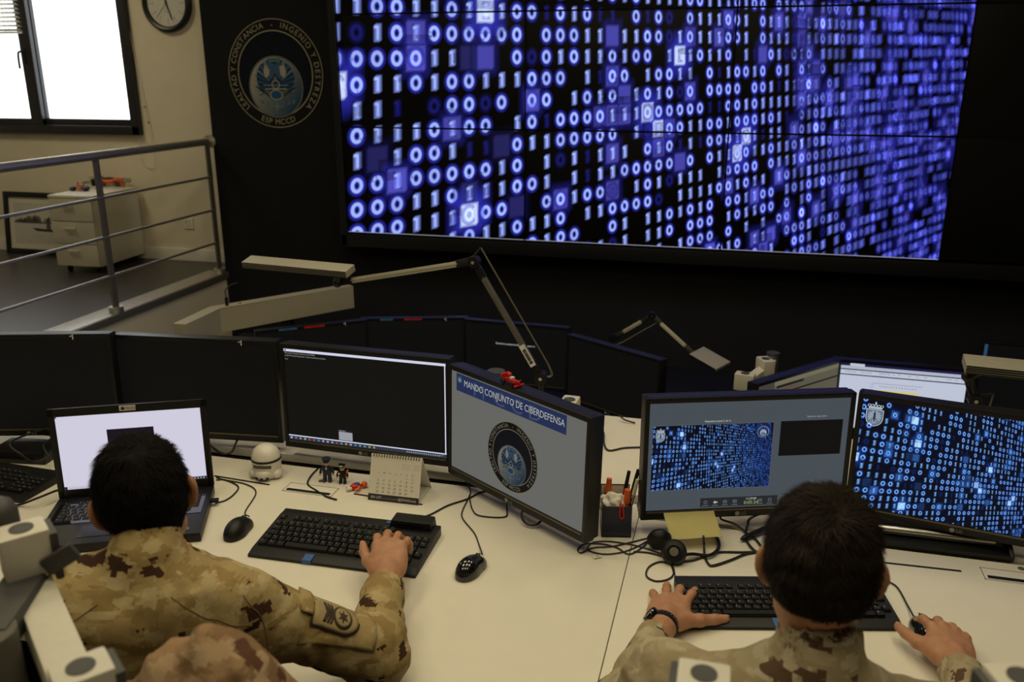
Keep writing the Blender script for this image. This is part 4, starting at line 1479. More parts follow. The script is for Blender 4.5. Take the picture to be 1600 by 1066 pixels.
# ------------------------------------------------------------------ jointed desk lamps
def desk_lamp(label, base, shoulder, elbow, wrist, head_a, head_b, head_w, desk_z, up_n=(0, 0, 1), hh=0.022, group='jointed desk lamps', sticker=False):
    t = thing('desk_lamp', label, 'lamp', (base[0], base[1], desk_z), 0, group)
    o = Vector((base[0], base[1], desk_z))
    S, E, Wp, A, B = [Vector(v) - o for v in (shoulder, elbow, wrist, head_a, head_b)]
    MB().box((0, 0, 0.012), (0.05, 0.06, 0.024), bev=0.004).cyl((0, 0, 0.024), (0, 0, 0.05), 0.017, seg=18).build('clamp', M['chrome'], t)
    MB().tube([(0, 0, 0.05), S * .5 + Vector((0, 0, .03)), S], 0.012, 12, 4).build('stem', M['black'], t)

    def arm(a, b):
        d = (b - a).normalized()
        side = d.cross(Vector((0, -1, 0.2))).normalized()
        m = MB().bar(a + d * .05, b - d * .05, 0.020, 0.016, up=(0, -1, 0.3), bev=0.002)
        m.bar(a + d * .06, b - d * .06, 0.004, 0.020, up=(0, -1, 0.3))
        x = m.build('arm', M['darksteel'] if sticker and b is E else M['lampmetal'], t)
        MB().bar(a - d * .012, a + d * .065, 0.024, 0.020, up=(0, -1, 0.3), bev=0.004).build('arm_end', M['black'], x)
        MB().bar(b - d * .065, b + d * .012, 0.024, 0.020, up=(0, -1, 0.3), bev=0.004).build('arm_end', M['black'], x)
        return side
    s1 = arm(S, E)
    off = -s1 * 0.045 if s1.x < 0 else s1 * 0.045
    dd = (E - S).normalized()
    MB().cyl(S + off + dd * .03, E + off + dd * .03, 0.003, seg=8).build('tension_rod', M['darksteel'], t)
    MB().tube([E + off + dd * .03, E + dd * .022 + off * .5, E + dd * .018, E + (Wp - E).normalized() * .08 + Vector((0, 0, .010))], 0.0035, 8).build('cord', M['black'], t)
    MB().tube([S + off + dd * .03, S + off * .8 - dd * .01, S], 0.004, 8).build('rod_link', M['darksteel'], t)
    arm(E, Wp)
    for nm, p, r in (('shoulder_joint', S, 0.022), ('elbow_joint', E, 0.020)):
        j = MB().cyl(p + Vector((0, -0.018, 0)), p + Vector((0, 0.018, 0)), r, seg=22).build(nm, M['black'], t)
        MB().cyl(p + Vector((0, -0.021, 0)), p + Vector((0, -0.018, 0)), 0.006, seg=12).build('screw', M['chrome'], j)
    mid = A.lerp(B, 0.5)
    near = A if (A - Wp).length < (B - Wp).length else B
    far = B if near is A else A
    hpnt = near.lerp(far, 0.12)
    kn = MB().tube([Wp, Wp.lerp(hpnt, .5) + Vector((0, 0, -0.012)), hpnt + Vector((0, 0, -0.014))], 0.013, 10, 4)
    kn.ball(Wp, 0.018, u=14, v=10)
    kn.build('wrist_joint', M['black'], t)
    d = (B - A)
    L = d.length
    d.normalize()
    u = Vector(up_n).normalized()
    x = d.cross(u).normalized()
    u = x.cross(d)
    Rm = Matrix((x, d, u)).transposed()
    h = MB().box(mid, (head_w, L, hh), Rm, bev=0.003)
    head = h.build('lamp_head', M['lampmetal'], t)
    r_ = MB()
    for i in range(4):
        for s_ in (-1, 1):
            r_.box(mid + x * (s_ * head_w / 2) + u * (-hh / 2 + hh * (i + .5) / 4), (0.0022, L - 0.004, hh * .13), Rm)
    r_.build('groove', M['black'], head)
    MB().box(mid - u * (hh / 2 + 0.001), (head_w * .7, L * .9, 0.003), Rm).build('diffuser', M['paper'], head)
    if sticker:
        dS = (E - S).normalized()
        c = S.lerp(E, 0.20) + Vector((0, -0.0125, 0))
        sd = dS.cross(Vector((0, -1, 0.3))).normalized()
        nn = sd.cross(dS)
        q = MB().box(c - nn * 0, (0.021, 0.085, 0.002), Matrix((sd, dS, nn)).transposed())
        st = q.build('barcode_label', M['paper'], t)
        q = MB()
        rr = random.Random(2)
        for i in range(16):
            q.box(c + dS * (-.03 + i * .0036) + Vector((0, -0.0012, 0)), (0.012, 0.0010 + .0014 * rr.random(), 0.002), Matrix((sd, dS, nn)).transposed())
        q.build('barcode', M['black'], st)
    return t


Y1 = 2.80
desk_lamp('large jointed lamp reaching left over the far monitors, with a bar-shaped head', (hy(846, 600, Y1).x, Y1), hy(846, 590, Y1), hy(741, 409, Y1), hy(527, 442, Y1 + .02), hy(548, 424, Y1), hy(386, 409, Y1 + 0.06), 0.062, DESK, (0.0, -0.25, 1), 0.026, sticker=True)
Y2 = 4.36
desk_lamp('small far jointed lamp in front of the black wall with its head sloping right', (hy(950, 540, Y2).x, Y2), hy(958, 528, Y2 - .02), hy(1019, 493, Y2), hy(1085, 554, Y2 - .1), hy(1088, 549, Y2 - .1), hy(1130, 573, Y2 - .22), 0.10, DESK2, (0.25, -0.55, 1), 0.014)
Y3 = 2.72
lb = hy(1512, 640, Y3)
desk_lamp('jointed lamp behind the binary monitor with its wide head cut off at the right edge', (lb.x, Y3), (lb.x, Y3, DESK + 0.10), (lb.x + 0.02, Y3 + 0.02, DESK + 0.22), hy(1512, 588, Y3) , hy(1506, 568, Y3), hy(1506, 568, Y3) + Vector((0.42, -0.035, -0.004)), 0.085, DESK, (0, -0.12, 1), 0.028)
# ------------------------------------------------------------------ keyboards
def key_mesh(w, d, h):
    bm = bmesh.new()
    t = 0.0022
    a = [bm.verts.new((x * w / 2, y * d / 2, 0)) for x, y in ((-1, -1), (1, -1), (1, 1), (-1, 1))]
    b = [bm.verts.new((x * (w / 2 - t), y * (d / 2 - t) + .0006, h)) for x, y in ((-1, -1), (1, -1), (1, 1), (-1, 1))]
    bm.faces.new(b)
    for i in range(4):
        bm.faces.new((a[i], a[(i + 1) % 4], b[(i + 1) % 4], b[i]))
    bmesh.ops.bevel(bm, geom=[e for e in bm.edges if e.verts[0] in b or e.verts[1] in b], offset=0.0008, segments=1, affect='EDGES', clamp_overlap=True)
    me = bpy.data.meshes.new('key')
    bm.to_mesh(me)
    bm.free()
    me.materials.append(M['key'])
    return me


_keys = {}


def key_layout(full=True):
    U = 0.0190
    rows = []
    rows.append([(0, 1)] + [(2 + i, 1) for i in range(4)] + [(6.5 + i, 1) for i in range(4)] + [(11 + i, 1) for i in range(4)])
    rows.append([(i, 1) for i in range(13)] + [(13, 2)])
    rows.append([(0, 1.5)] + [(1.5 + i, 1) for i in range(12)] + [(13.5, 1.5)])
    rows.append([(0, 1.75)] + [(1.75 + i, 1) for i in range(12)] + [(13.75, 1.25)])
    rows.append([(0, 1.25), (1.25, 1)] + [(2.25 + i, 1) for i in range(10)] + [(12.25, 2.75)])
    rows.append([(0, 1.25), (1.25, 1.25), (2.5, 1.25), (3.75, 6.25), (10, 1.25), (11.25, 1.25), (12.5, 1.25), (13.75, 1.25)])
    if full:
        x = 15.25
        rows[0] += [(x + i, 1) for i in range(3)]
        rows[1] += [(x + i, 1) for i in range(3)] + [(18.5 + i, 1) for i in range(4)]
        rows[2] += [(x + i, 1) for i in range(3)] + [(18.5 + i, 1) for i in range(4)]
        rows[3] += [(18.5 + i, 1) for i in range(3)]
        rows[4] += [(x + 1, 1)] + [(18.5 + i, 1) for i in range(4)]
        rows[5] += [(x + i, 1) for i in range(3)] + [(18.5, 2), (20.5, 1)]
    return U, rows


def keyboard(label, pos, rz, width, depth, reader=False, tape=True, full=True, group=None, pale=False):
    t = thing('keyboard', label, 'keyboard', pos, rz, group)
    slope = 0.055
    R = Matrix.Rotation(slope, 4, 'X')
    m = MB()
    zf, zb = 0.012, 0.012 + depth * slope
    prof = [(-depth / 2, 0.0), (depth / 2, 0.0), (depth / 2, zb + .004), (depth / 2 - .028, zb + .003), (-depth / 2 + .026, zf + .001), (-depth / 2, zf - .004)]
    mt = Matrix(((0, 0, 1, -width / 2), (1, 0, 0, 0), (0, 1, 0, 0), (0, 0, 0, 1)))
    m.prism(prof, width, mt, bev=0.003)
    m.build('case', M['black'], t)
    U, rows = key_layout(full)
    tot = 22.5 if full else 15
    U = (width - 0.016) / tot
    x0 = -width / 2 + 0.008
    yb = depth / 2 - 0.034
    pitch = min(0.0225 if reader else 0.0195, (depth - 0.062) / 6.35)
    leg = MB()
    extra = None
    n = 0
    rnd = random.Random(len(label))
    for ri, row in enumerate(rows):
        y = yb - pitch * (ri + (0.0 if ri == 0 else 0.32)) - pitch * .5
        z = zf + 0.0005 + (y + depth / 2) * slope
        for (kx, kw) in row:
            if reader and ri == 0 and kx > 17:
                continue
            key = (round(kw * U, 4), round(pitch, 4))
            if key not in _keys:
                _keys[key] = key_mesh(kw * U - 0.0012, pitch - 0.0012, 0.0075)
            cx = x0 + (kx + kw / 2) * U
            if n < 99:
                o = bpy.data.objects.new('key', _keys[key])
                C.objects.link(o)
                o.parent = t
                o.location = (cx, y, z)
                o.rotation_euler = (slope, 0, 0)
                n += 1
            else:
                if extra is None:
                    extra = MB()
                extra.box((cx, y, z + .0036), (kw * U - .003, pitch - .003, .0075), Matrix.Rotation(slope, 3, 'X'), bev=.001)
            if kw < 2.5:
                s = 0.0018 + 0.0012 * rnd.random()
                lx, ly = cx - U * .18, y + pitch * .14
                zz = z + 0.0081 + (ly - y) * slope
                leg.face([(lx - s * .6, ly - s, zz), (lx + s * .6, ly - s, zz), (lx + s * .6, ly - s * .4, zz), (lx - s * .6, ly - s * .4, zz)])
                leg.face([(lx - s * .2, ly - s, zz), (lx + s * .3, ly - s, zz), (lx + s * .3, ly + s, zz), (lx - s * .2, ly + s, zz)])
                if rnd.random() < .4:
                    leg.face([(lx + .004, ly - .005, zz), (lx + .0058, ly - .005, zz), (lx + .0058, ly - .003, zz), (lx + .004, ly - .003, zz)])
    leg.build('key_legends', M['legend'], t, smooth=0)
    if extra is not None:
        extra.build('key', M['key'], t)['kind'] = 'stuff'
    if reader:
        mm = MB().prism([(-0.060, 0), (0.060, 0), (0.056, 0.030), (-0.052, 0.030)], 0.045, Matrix.Translation((width / 2 - 0.075, depth / 2 + 0.010, zb - .006)) @ Matrix.Rotation(pi / 2, 4, 'X'), bev=0.004)
        cr = mm.build('card_reader', M['black'], t)
        MB().box((width / 2 - 0.075, depth / 2 - 0.0360, zb + .014), (0.072, 0.002, 0.004)).build('card_slot', M['panel'], cr)
        MB().box((width * .205, depth / 2 - 0.012, zb + .0042), (0.030, 0.014, 0.001)).build('blue_sticker', M['blue'], t)
    if tape:
        q = MB()
        q.box((-width * .14 if reader else -width * 0.07, -depth / 2 + 0.0125, zf + .0005), (0.024, 0.026, 0.0014), Matrix.Rotation(0.12, 3, 'X'))
        q.box((-width * .14 if reader else -width * 0.07, -depth / 2 - 0.0004, zf * .5), (0.024, 0.0010, 0.010))
        q.build('blue_tape', M['blue'], t)
    return t


def kb_from(bl, br, fr, fl, zc=0.015):
    a, b, c, d = [dz(*p, zc) for p in (bl, br, fr, fl)]
    ctr = (a + b + c + d) / 4
    e = (b - a) + (c - d)
    rz = math.atan2(e.y, e.x)
    w = ((b - a).length + (c - d).length) / 2
    dd = abs(((a + b) / 2 - (c + d) / 2).dot(Vector((-sin(rz), cos(rz), 0))))
    return Vector((ctr.x, ctr.y, DESK + 0.0005)), rz, w, dd


KL = kb_from((437, 801), (684, 826), (655, 899), (397, 862))
keyboard('black keyboard with built-in card reader and blue tape under a typing hand', KL[0], KL[1], KL[2], KL[3], reader=True)
KR0, KR1 = dz(1053, 903, .02), dz(1365, 905, .02)
KF1 = dz(1386, 985, .01)
krz = radians(13.5)
# the right keyboard: back left corner, back right corner and the front right corner are seen
e = (KR1 - KR0)
krz = math.atan2(e.y, e.x)
kw_ = e.length
kd_ = 0.175
nn = Vector((sin(krz), -cos(krz), 0))
kc = (KR0 + KR1) / 2 + nn * kd_ / 2
keyboard('slim black keyboard with blue tape in front of the man on the right', Vector((kc.x, kc.y, DESK + .0005)), krz, kw_, kd_)
f0, f1 = dz(92, 738, .02), dz(0, 724, .02)
rzf = math.atan2((f0 - f1).y, (f0 - f1).x)
r0 = dz(101, 792, .01)
ex = Vector((cos(rzf), sin(rzf), 0))
ey = Vector((-sin(rzf), cos(rzf), 0))
kfd = 0.165
pc_ = f0 + ex * 0.02 - ex * 0.225 - ey * kfd / 2
keyboard('black keyboard at the left edge beside the open laptop', Vector((pc_.x, pc_.y, DESK + .0005)), rzf, 0.45, kfd, tape=False)


# ------------------------------------------------------------------ mice
def mouse(label, pos, rz, gloss=True, s=1.0):
    t = thing('computer_mouse', label, 'mouse', pos, rz)
    bm = bmesh.new()
    bmesh.ops.create_uvsphere(bm, u_segments=32, v_segments=20, radius=1.0)
    for v in bm.verts:
        x, y, z = v.co
        w = 0.031 * (1 - 0.13 * math.exp(-((y - 0.15) / 0.35) ** 2))
        hgt = 0.037 * (1 - 0.22 * y - 0.10 * y * y)
        sx = math.copysign(abs(x) ** 0.82, x)
        v.co = Vector((sx * w, y * 0.055, max(z, -0.10) * hgt + 0.0045)) * s
    me = bpy.data.meshes.new('shell')
    bm.to_mesh(me)
    bm.free()
    me.polygons.foreach_set('use_smooth', [True] * len(me.polygons))
    me.materials.append(M['gloss'] if gloss else M['black'])
    o = bpy.data.objects.new('shell', me)
    C.objects.link(o)
    o.parent = t
    MB().cyl((-0.004 * s, 0.032 * s, 0.0255 * s), (0.004 * s, 0.032 * s, 0.0255 * s), 0.0075 * s, seg=18).build('scroll_wheel', M['armgrey'], t)
    MB().tube([(0, 0.052 * s, 0.022 * s), (0, 0.036 * s, 0.0305 * s), (0, 0.012 * s, 0.0385 * s)], 0.0009, 6).build('button_seam', M['panel'], t)
    k = Ink()
    return t


m1 = dz(373, 832)
mouse('matt black mouse between the laptop and the left keyboard', (m1.x, m1.y, DESK), radians(3), False)
m2 = dz(736, 893)
mouse('glossy black mouse with ceiling lights mirrored in it, right of the left keyboard', (m2.x, m2.y, DESK), radians(-14), True)
m3 = dz(1446, 994)
mouse('black mouse under the right hand of the man on the right', (m3.x, m3.y, DESK), radians(10), True)


# ------------------------------------------------------------------ cables
def cable(label, pts, r=0.0026, ends=None, name='cable'):
    o0 = Vector(pts[0])
    t = MB()
    t.tube([Vector(p) - o0 for p in pts], r, 8, 7)
    o = t.build(name, M['cable'], None, o0)
    tag(o, label, 'cable')
    return o


def D(*px, z=0.003):
    return [dz(x, y, z) for x, y in px]


cable('mouse cable curving back behind the laptop from the matt black mouse', [m1 + Vector((0, .055, .018))] + D((383, 800), (400, 770), (385, 757), (352, 750), (338, 746)), 0.0019)
cable('thin cable with a plug running into the right side of the laptop', D((336, 786), (352, 782), (366, 772), (372, 760), (352, 750), (338, 750)), 0.0022)
cable('thin mouse cable wandering up from the glossy black mouse', [m2 + Vector((.013, .055, .017))] + D((748, 850), (741, 833), (724, 812), (722, 800), (731, 780), (735, 768), (726, 750), (718, 745)), 0.0019)
cable('thick black cable from the card reader keyboard to the slide monitor', D((652, 812), (675, 803), (700, 790), (730, 780), (756, 768), (790, 766)), 0.0026)
cable('black cable forming a square loop on the desk below the slide monitor', D((733, 775), (738, 796), (750, 806), (788, 808), (792, 796), (791, 770)), 0.0020)
p_ = MON[3].location
qa = hy(812, 782, 2.02)
qb = hy(852, 800, 1.96)
cable('black cable hanging in a loop under the lower edge of the slide monitor', [behind(MON[3], 0.02, 0.03, 0.02), dz(815, 803, .03), dz(822, 818, .012), dz(838, 820, .012), dz(852, 806, .03), behind(MON[3], 0.11, 0.03, 0.02)], 0.0034)
cable('black cable drooping under the lower edge of the monitor behind the laptop', [behind(MON[1], 0.15, 0.02, 0.03), dz(371, 688, .03), dz(362, 706, .012), dz(345, 708, .01), dz(326, 694, .008), dz(315, 688, .01)], 0.0036)
cable('black cable running from the slot into the flush cable port by the toy figures', D((497, 732), (485, 745), (481, 757), (493, 766), (510, 776), (526, 781)), 0.0028)
cable('short cable draped across the left keyboard in front of the laptop', [dz(8, 790, .012), dz(30, 789, .006), dz(60, 778, .03), dz(85, 768, .03), dz(97, 765, .03)], 0.0034)
cable('cable dropping from the far left monitor to the flat black box', [behind(MON[0], 0.06, 0.03, 0.02), dz(18, 690, .08), dz(35, 712, .05), dz(55, 722, .04), dz(80, 712, .04)], 0.0034)
cable('cable with a bulge beside the flat black box at the left', [dz(84, 684, .06), dz(70, 692, .06), dz(68, 700, .055), dz(78, 716, .03)], 0.0034)
cable('black cable rising beside the right edge of the slide monitor', [dz(936, 664, .01), dz(943, 676, .008), dz(944, 694, .008), dz(952, 704, .004), dz(975, 700, .004), dz(1000, 699, .004)], 0.0030)
cable('black cable with a plug lying under the far blank monitor', [dz(968, 650, .02), dz(976, 656, .012), dz(985, 659, .006), dz(992, 661, .006)], 0.0028)
cable('looped pair of cables hanging just right of the slide monitor top corner', [dz(940, 648, .03), dz(942, 654, .02), dz(938, 657, .015), dz(937, 650, .02)], 0.0026)
cable('mouse cable from the right mouse up to the monitor stand', [dz(1429, 966, .018), dz(1418, 946, .006), dz(1402, 918, .004), dz(1384, 906, .004), dz(1372, 893, .004), dz(1340, 870, .004)], 0.0020)
cable('black cable slanting from the presenter monitor behind the right man', [behind(MON[4], .12, .03, .02), dz(1128, 806, .03), dz(1150, 820, .012), dz(1168, 834, .006), dz(1180, 842, .006), dz(1192, 858, .004)], 0.0030)
cable('bent black cable hanging from the presenter monitor beside the pen', [behind(MON[4], .19, .03, .02), dz(1180, 806, .04), dz(1168, 822, .012), dz(1166, 842, .006), dz(1176, 858, .005), dz(1192, 868, .004)], 0.0034)
cable('thin keyboard cable coiled in a ring at the corner of the right keyboard', D((1054, 898), (1050, 884), (1032, 878), (1014, 886), (1010, 900), (1024, 908), (1042, 906), (1052, 898), (1050, 886), (1040, 872), (1014, 864), (990, 862)), 0.0022)
cable('headset cable snaking left over the seam between the desks', D((1018, 840), (1004, 843), (984, 848), (956, 854), (928, 856), (908, 864), (903, 858), (914, 850), (940, 850), (964, 856), (982, 866), (1000, 858), (1016, 844)), 0.0019)
cable('second loop of thin headset cable on the left desk beside the seam', D((1017, 842), (1000, 852), (976, 862), (950, 866), (930, 864), (918, 858), (926, 848), (950, 846), (980, 850), (1006, 856), (1040, 868)), 0.0018)
cw = dz(933, 872)
t = thing('cable_tag', 'tiny white tag on the headset cable left of the desk seam', 'cable tag', (cw.x, cw.y, DESK), radians(35))
MB().box((0, 0, 0.0035), (0.022, 0.011, 0.0016), bev=.0005).build('card', M['paper'], t)
k = Ink()
MB().text('CE', 0.008, Matrix.Translation((0, -0.003, 0.0046))).build('marking', M['black'], t)

# ------------------------------------------------------------------ laptop
lpz, lyaw = DESK, radians(25.7)
LW, LH = 0.382, 0.215
lc_ = Vector((-1.603, 1.901, -1.012 + EYE))
lt = radians(3.5)
n_ = Vector((sin(lyaw), -cos(lyaw), 0))
eyv = Vector((0, 0, 1)) * cos(lt) - n_ * sin(lt)
hinge = lc_ - eyv * (LH / 2 + 0.024)
lap = thing('laptop', 'open black laptop with a bright pale screen in front of the man at the left', 'laptop', (hinge.x, hinge.y, DESK), lyaw)
bw_, bd_ = LW + 0.036, 0.278
MB().box((0, -bd_ / 2, 0.0145), (bw_, bd_, 0.025), bev=0.005).build('base', M['black'], lap)
MB().box((0, -0.105, 0.0276), (bw_ - 0.03, 0.120, 0.0012)).build('key_tray', M['gloss'], lap)
MB().box((-.05, -0.215, 0.0275), (0.105, 0.062, 0.0012), bev=.0004).build('touchpad', M['bezel'], lap)
MB().box((bw_ / 2 - .06, -bd_ + .028, 0.0276), (0.016, 0.014, 0.001)).build('sticker', M['blue'], lap)
MB().box((bw_ / 2 - .038, -bd_ + .028, 0.0276), (0.012, 0.014, 0.001)).build('sticker', M['gold'], lap)
lid = MB()
hb_ = DESK
lidR = Matrix.Rotation(-lt, 4, 'X')
zb0 = hinge.z - DESK


def LP(x, y, z):
    return lidR @ Vector((x, y, z)) + Vector((0, 0, zb0))


ll = bpy.data.objects.new('lid', bpy.data.meshes.new('lid'))
m = MB()
ht = LH + 0.048
for (cx, cz_, sx, sz) in ((-LW / 2 - .009, ht / 2, .018, ht), (LW / 2 + .009, ht / 2, .018, ht), (0, .012, LW + .036, .024), (0, ht - .012, LW + .036, .024)):
    m.box((cx, 0, cz_), (sx, 0.011, sz), bev=0.003)
m.box((0, 0.005, ht / 2), (LW + .034, 0.006, ht - .002), bev=0.002)
lidO = m.build('lid', M['bezel'], lap, (0, 0, zb0), (-lt, 0, 0))
k = Ink()
k.rect(-LW / 2, -LH / 2, LW / 2, LH / 2, (0.62, 0.60, 0.72), 0)
k.rect(-LW / 2, -LH / 2, LW / 2, -LH / 2 + .0085, (0.55, 0.54, 0.64), 1)
k.rect(-LW / 2, -LH / 2, -LW / 2 + .008, -LH / 2 + .0085, (0.02, 0.02, 0.03), 2)
k.rect(LW / 2 - .055, -LH / 2, LW / 2, -LH / 2 + .0085, (0.015, 0.015, 0.02), 2)
for i in range(6):
    k.rect(LW / 2 - .050 + i * .008, -LH / 2 + .002, LW / 2 - .046 + i * .008, -LH / 2 + .0062, (.35, .35, .4), 3)
k.rect(-0.062, 0.012, 0.062, 0.062, (0.010, 0.006, 0.014), 2)
k.rect(-LW / 2, LH / 2 - .004, -LW / 2 + .004, LH / 2, (0.02, 0.02, 0.03), 2)
k.text('Escribe aqu\u00ed para buscar', -LW / 2 + .012, -LH / 2 + .0022, 0.006, (0.36, 0.36, 0.42), 3)
k.build('lit_picture', M['screen'], lidO, (0, -0.0030, 0.024 + LH / 2))
st_ = MB().box((0, -0.0062, ht - .010), (0.043, 0.0016, 0.0155), bev=.0005).build('silver_sticker', M['armwhite'], lidO)
k = Ink()
k.ell(-0.012, 0, .0048, .0048, (0.04, 0.05, 0.06), 0, 20)
k.text('MCCD', -0.005, -.003, 0.0088, (0.03, 0.03, 0.03), 0, 'L')
k.build('sticker_print', M['print'], st_, (0, -0.0073, ht - .010))
for sx in (-1, 1):
    MB().cyl((sx * .14 - .02, 0.004, 0.026), (sx * .14 + .02, 0.004, 0.026), 0.007, seg=14).build('hinge', M['black'], lap)
leg = MB()
U = 0.0187
_, rows = key_layout(False)
nk = 0
for ri, row in enumerate(rows):
    y = -0.050 - .0182 * ri
    for (kx, kw) in row:
        key = ('lap', round(kw, 2))
        if key not in _keys:
            _keys[key] = key_mesh(kw * U - 0.0025, 0.0158, 0.0022)
        o = bpy.data.objects.new('key', _keys[key])
        C.objects.link(o)
        o.parent = lap
        cx = -bw_ / 2 + .025 + (kx + kw / 2) * U
        o.location = (cx, y, 0.0282)
        if kw < 2.5:
            s = .0016
            zz = .0307
            leg.face([(cx - .004 - s * .6, y + .001, zz), (cx - .004 + s, y + .001, zz), (cx - .004 + s, y + .0015 + s * 1.6, zz), (cx - .004 - s * .6, y + .0015 + s * 1.6, zz)])
for ri in range(5):
    for ci in range(4):
        y = -0.050 - .0182 * (ri + 1)
        key = ('lap', 1.0)
        _keys.setdefault(key, key_mesh(U - .0025, .0158, .0022))
        if ri == 4 and ci == 3:
            continue
        o = bpy.data.objects.new('key', _keys.get(('lap', 1)) or _keys[key])
        C.objects.link(o)
        o.parent = lap
        cx = bw_ / 2 - .025 - (3.5 - ci) * U * .95
        o.location = (cx, y, .0282)
        leg.face([(cx - .005, y + .001, .0307), (cx - .003, y + .001, .0307), (cx - .003, y + .0042, .0307), (cx - .005, y + .0042, .0307)])
leg.build('key_legends', M['silverink'], lap, smooth=0)
MB().box((bw_ / 2 + .010, -0.075, 0.015), (0.020, 0.016, 0.008), bev=.002).build('plug', M['black'], lap)

# flat black box and holder at the far left
fb0 = dz(40, 706, 0.02)
t = thing('docking_box', 'flat black box lying behind the keyboard at the left edge', 'black box', (fb0.x, fb0.y + .01, DESK), radians(8))
MB().box((0, 0, 0.019), (0.19, 0.115, 0.036), bev=0.006).build('case', M['bezel'], t)
MB().box((0, -0.058, 0.019), (0.12, 0.002, 0.006)).build('front_slot', M['panel'], t)

# ------------------------------------------------------------------ desk calendar
cA, cB = dz(575, 781), dz(654, 790)
crz = math.atan2((cB - cA).y, (cB - cA).x)
cwid = (cB - cA).length
cm_ = (cA + cB) / 2
cal = thing('desk_calendar', 'white spiral-bound tent calendar standing on the desk behind the left keyboard', 'calendar', (cm_.x, cm_.y, DESK), crz)
chh, lean, dpt = 0.132, radians(20), 0.115
ctop = Vector((0, chh * sin(lean), chh * cos(lean)))
RF = Matrix.Rotation(-lean, 4, 'X')
MB().box((0, 0, chh / 2), (cwid, 0.0022, chh)).build('front_card', M['paper'], cal, (0, 0, 0.001), (-lean, 0, 0))
k = Ink()
k.rect(-cwid / 2, 0, cwid / 2, 0.019, (0.045, 0.040, 0.050), 0)
k.text('IIN UIT', -cwid / 2 + .008, 0.0062, 0.0105, (0.62, 0.60, 0.55), 1, 'L')
k.text('www.ejercito.es/unidades', -.010, 0.0070, 0.0052, (0.35, 0.34, 0.32), 1, 'C')
k.text('@EMADmde', cwid / 2 - .008, 0.0062, 0.0100, (0.62, 0.60, 0.55), 1, 'R')
for i, d in enumerate('LMXJVSD'):
    k.text(d, -cwid / 2 + .026 + i * (cwid - .05) / 6, 0.078, 0.0078, (0.03, 0.03, 0.03) if i < 6 else (0.20, 0.07, 0.05), 0, 'C')
dnum = 1
for r in range(5):
    for cidx in range(7):
        if r == 0 and cidx < 5:
            continue
        if dnum > 29:
            break
        cc = (0.03, 0.03, 0.03) if cidx < 6 else (0.30, 0.09, 0.06)
        k.text(str(dnum), -cwid / 2 + .026 + cidx * (cwid - .05) / 6, 0.067 - r * 0.0108, 0.0090, cc, 0, 'C')
        dnum += 1
for bxm in (0.018, 0.052):
    for r in range(5):
        for c_ in range(7):
            k.rect(bxm + c_ * .004, 0.110 - r * .0038, bxm + c_ * .004 + .002, 0.1113 - r * .0038, (0.36, 0.34, 0.30), 0)
po = k.build('printed_page', M['print'], cal, (0, -0.0006, 0.001))
po.rotation_euler = (-lean, 0, 0)
po.location = Vector((0, -0.0013 * cos(lean), 0.001 + .0013 * sin(lean) * 0))
bk = MB()
lb_ = math.atan2(dpt - ctop.y, ctop.z)
bl_ = math.hypot(dpt - ctop.y, ctop.z)
bk.box((0, 0, bl_ / 2), (cwid, 0.0022, bl_))
bk.build('back_card', M['paper'], cal, (0, dpt, 0.001), (lb_, 0, 0))
MB().box((0, dpt / 2, 0.0025), (cwid - .004, dpt - .01, 0.0016)).build('base_card', M['paper'], cal)
sp_ = MB()
for i in range(18):
    x = -cwid / 2 + .008 + i * (cwid - .016) / 17
    sp_.tube([(x + .0012 * sin(a), ctop.y + .0055 * cos(a) , ctop.z + .0055 * sin(a) - .001) for a in np.linspace(0, 2 * pi, 9)], 0.0011, 6, 2)
sp_.build('wire_spiral', M['black'], cal)


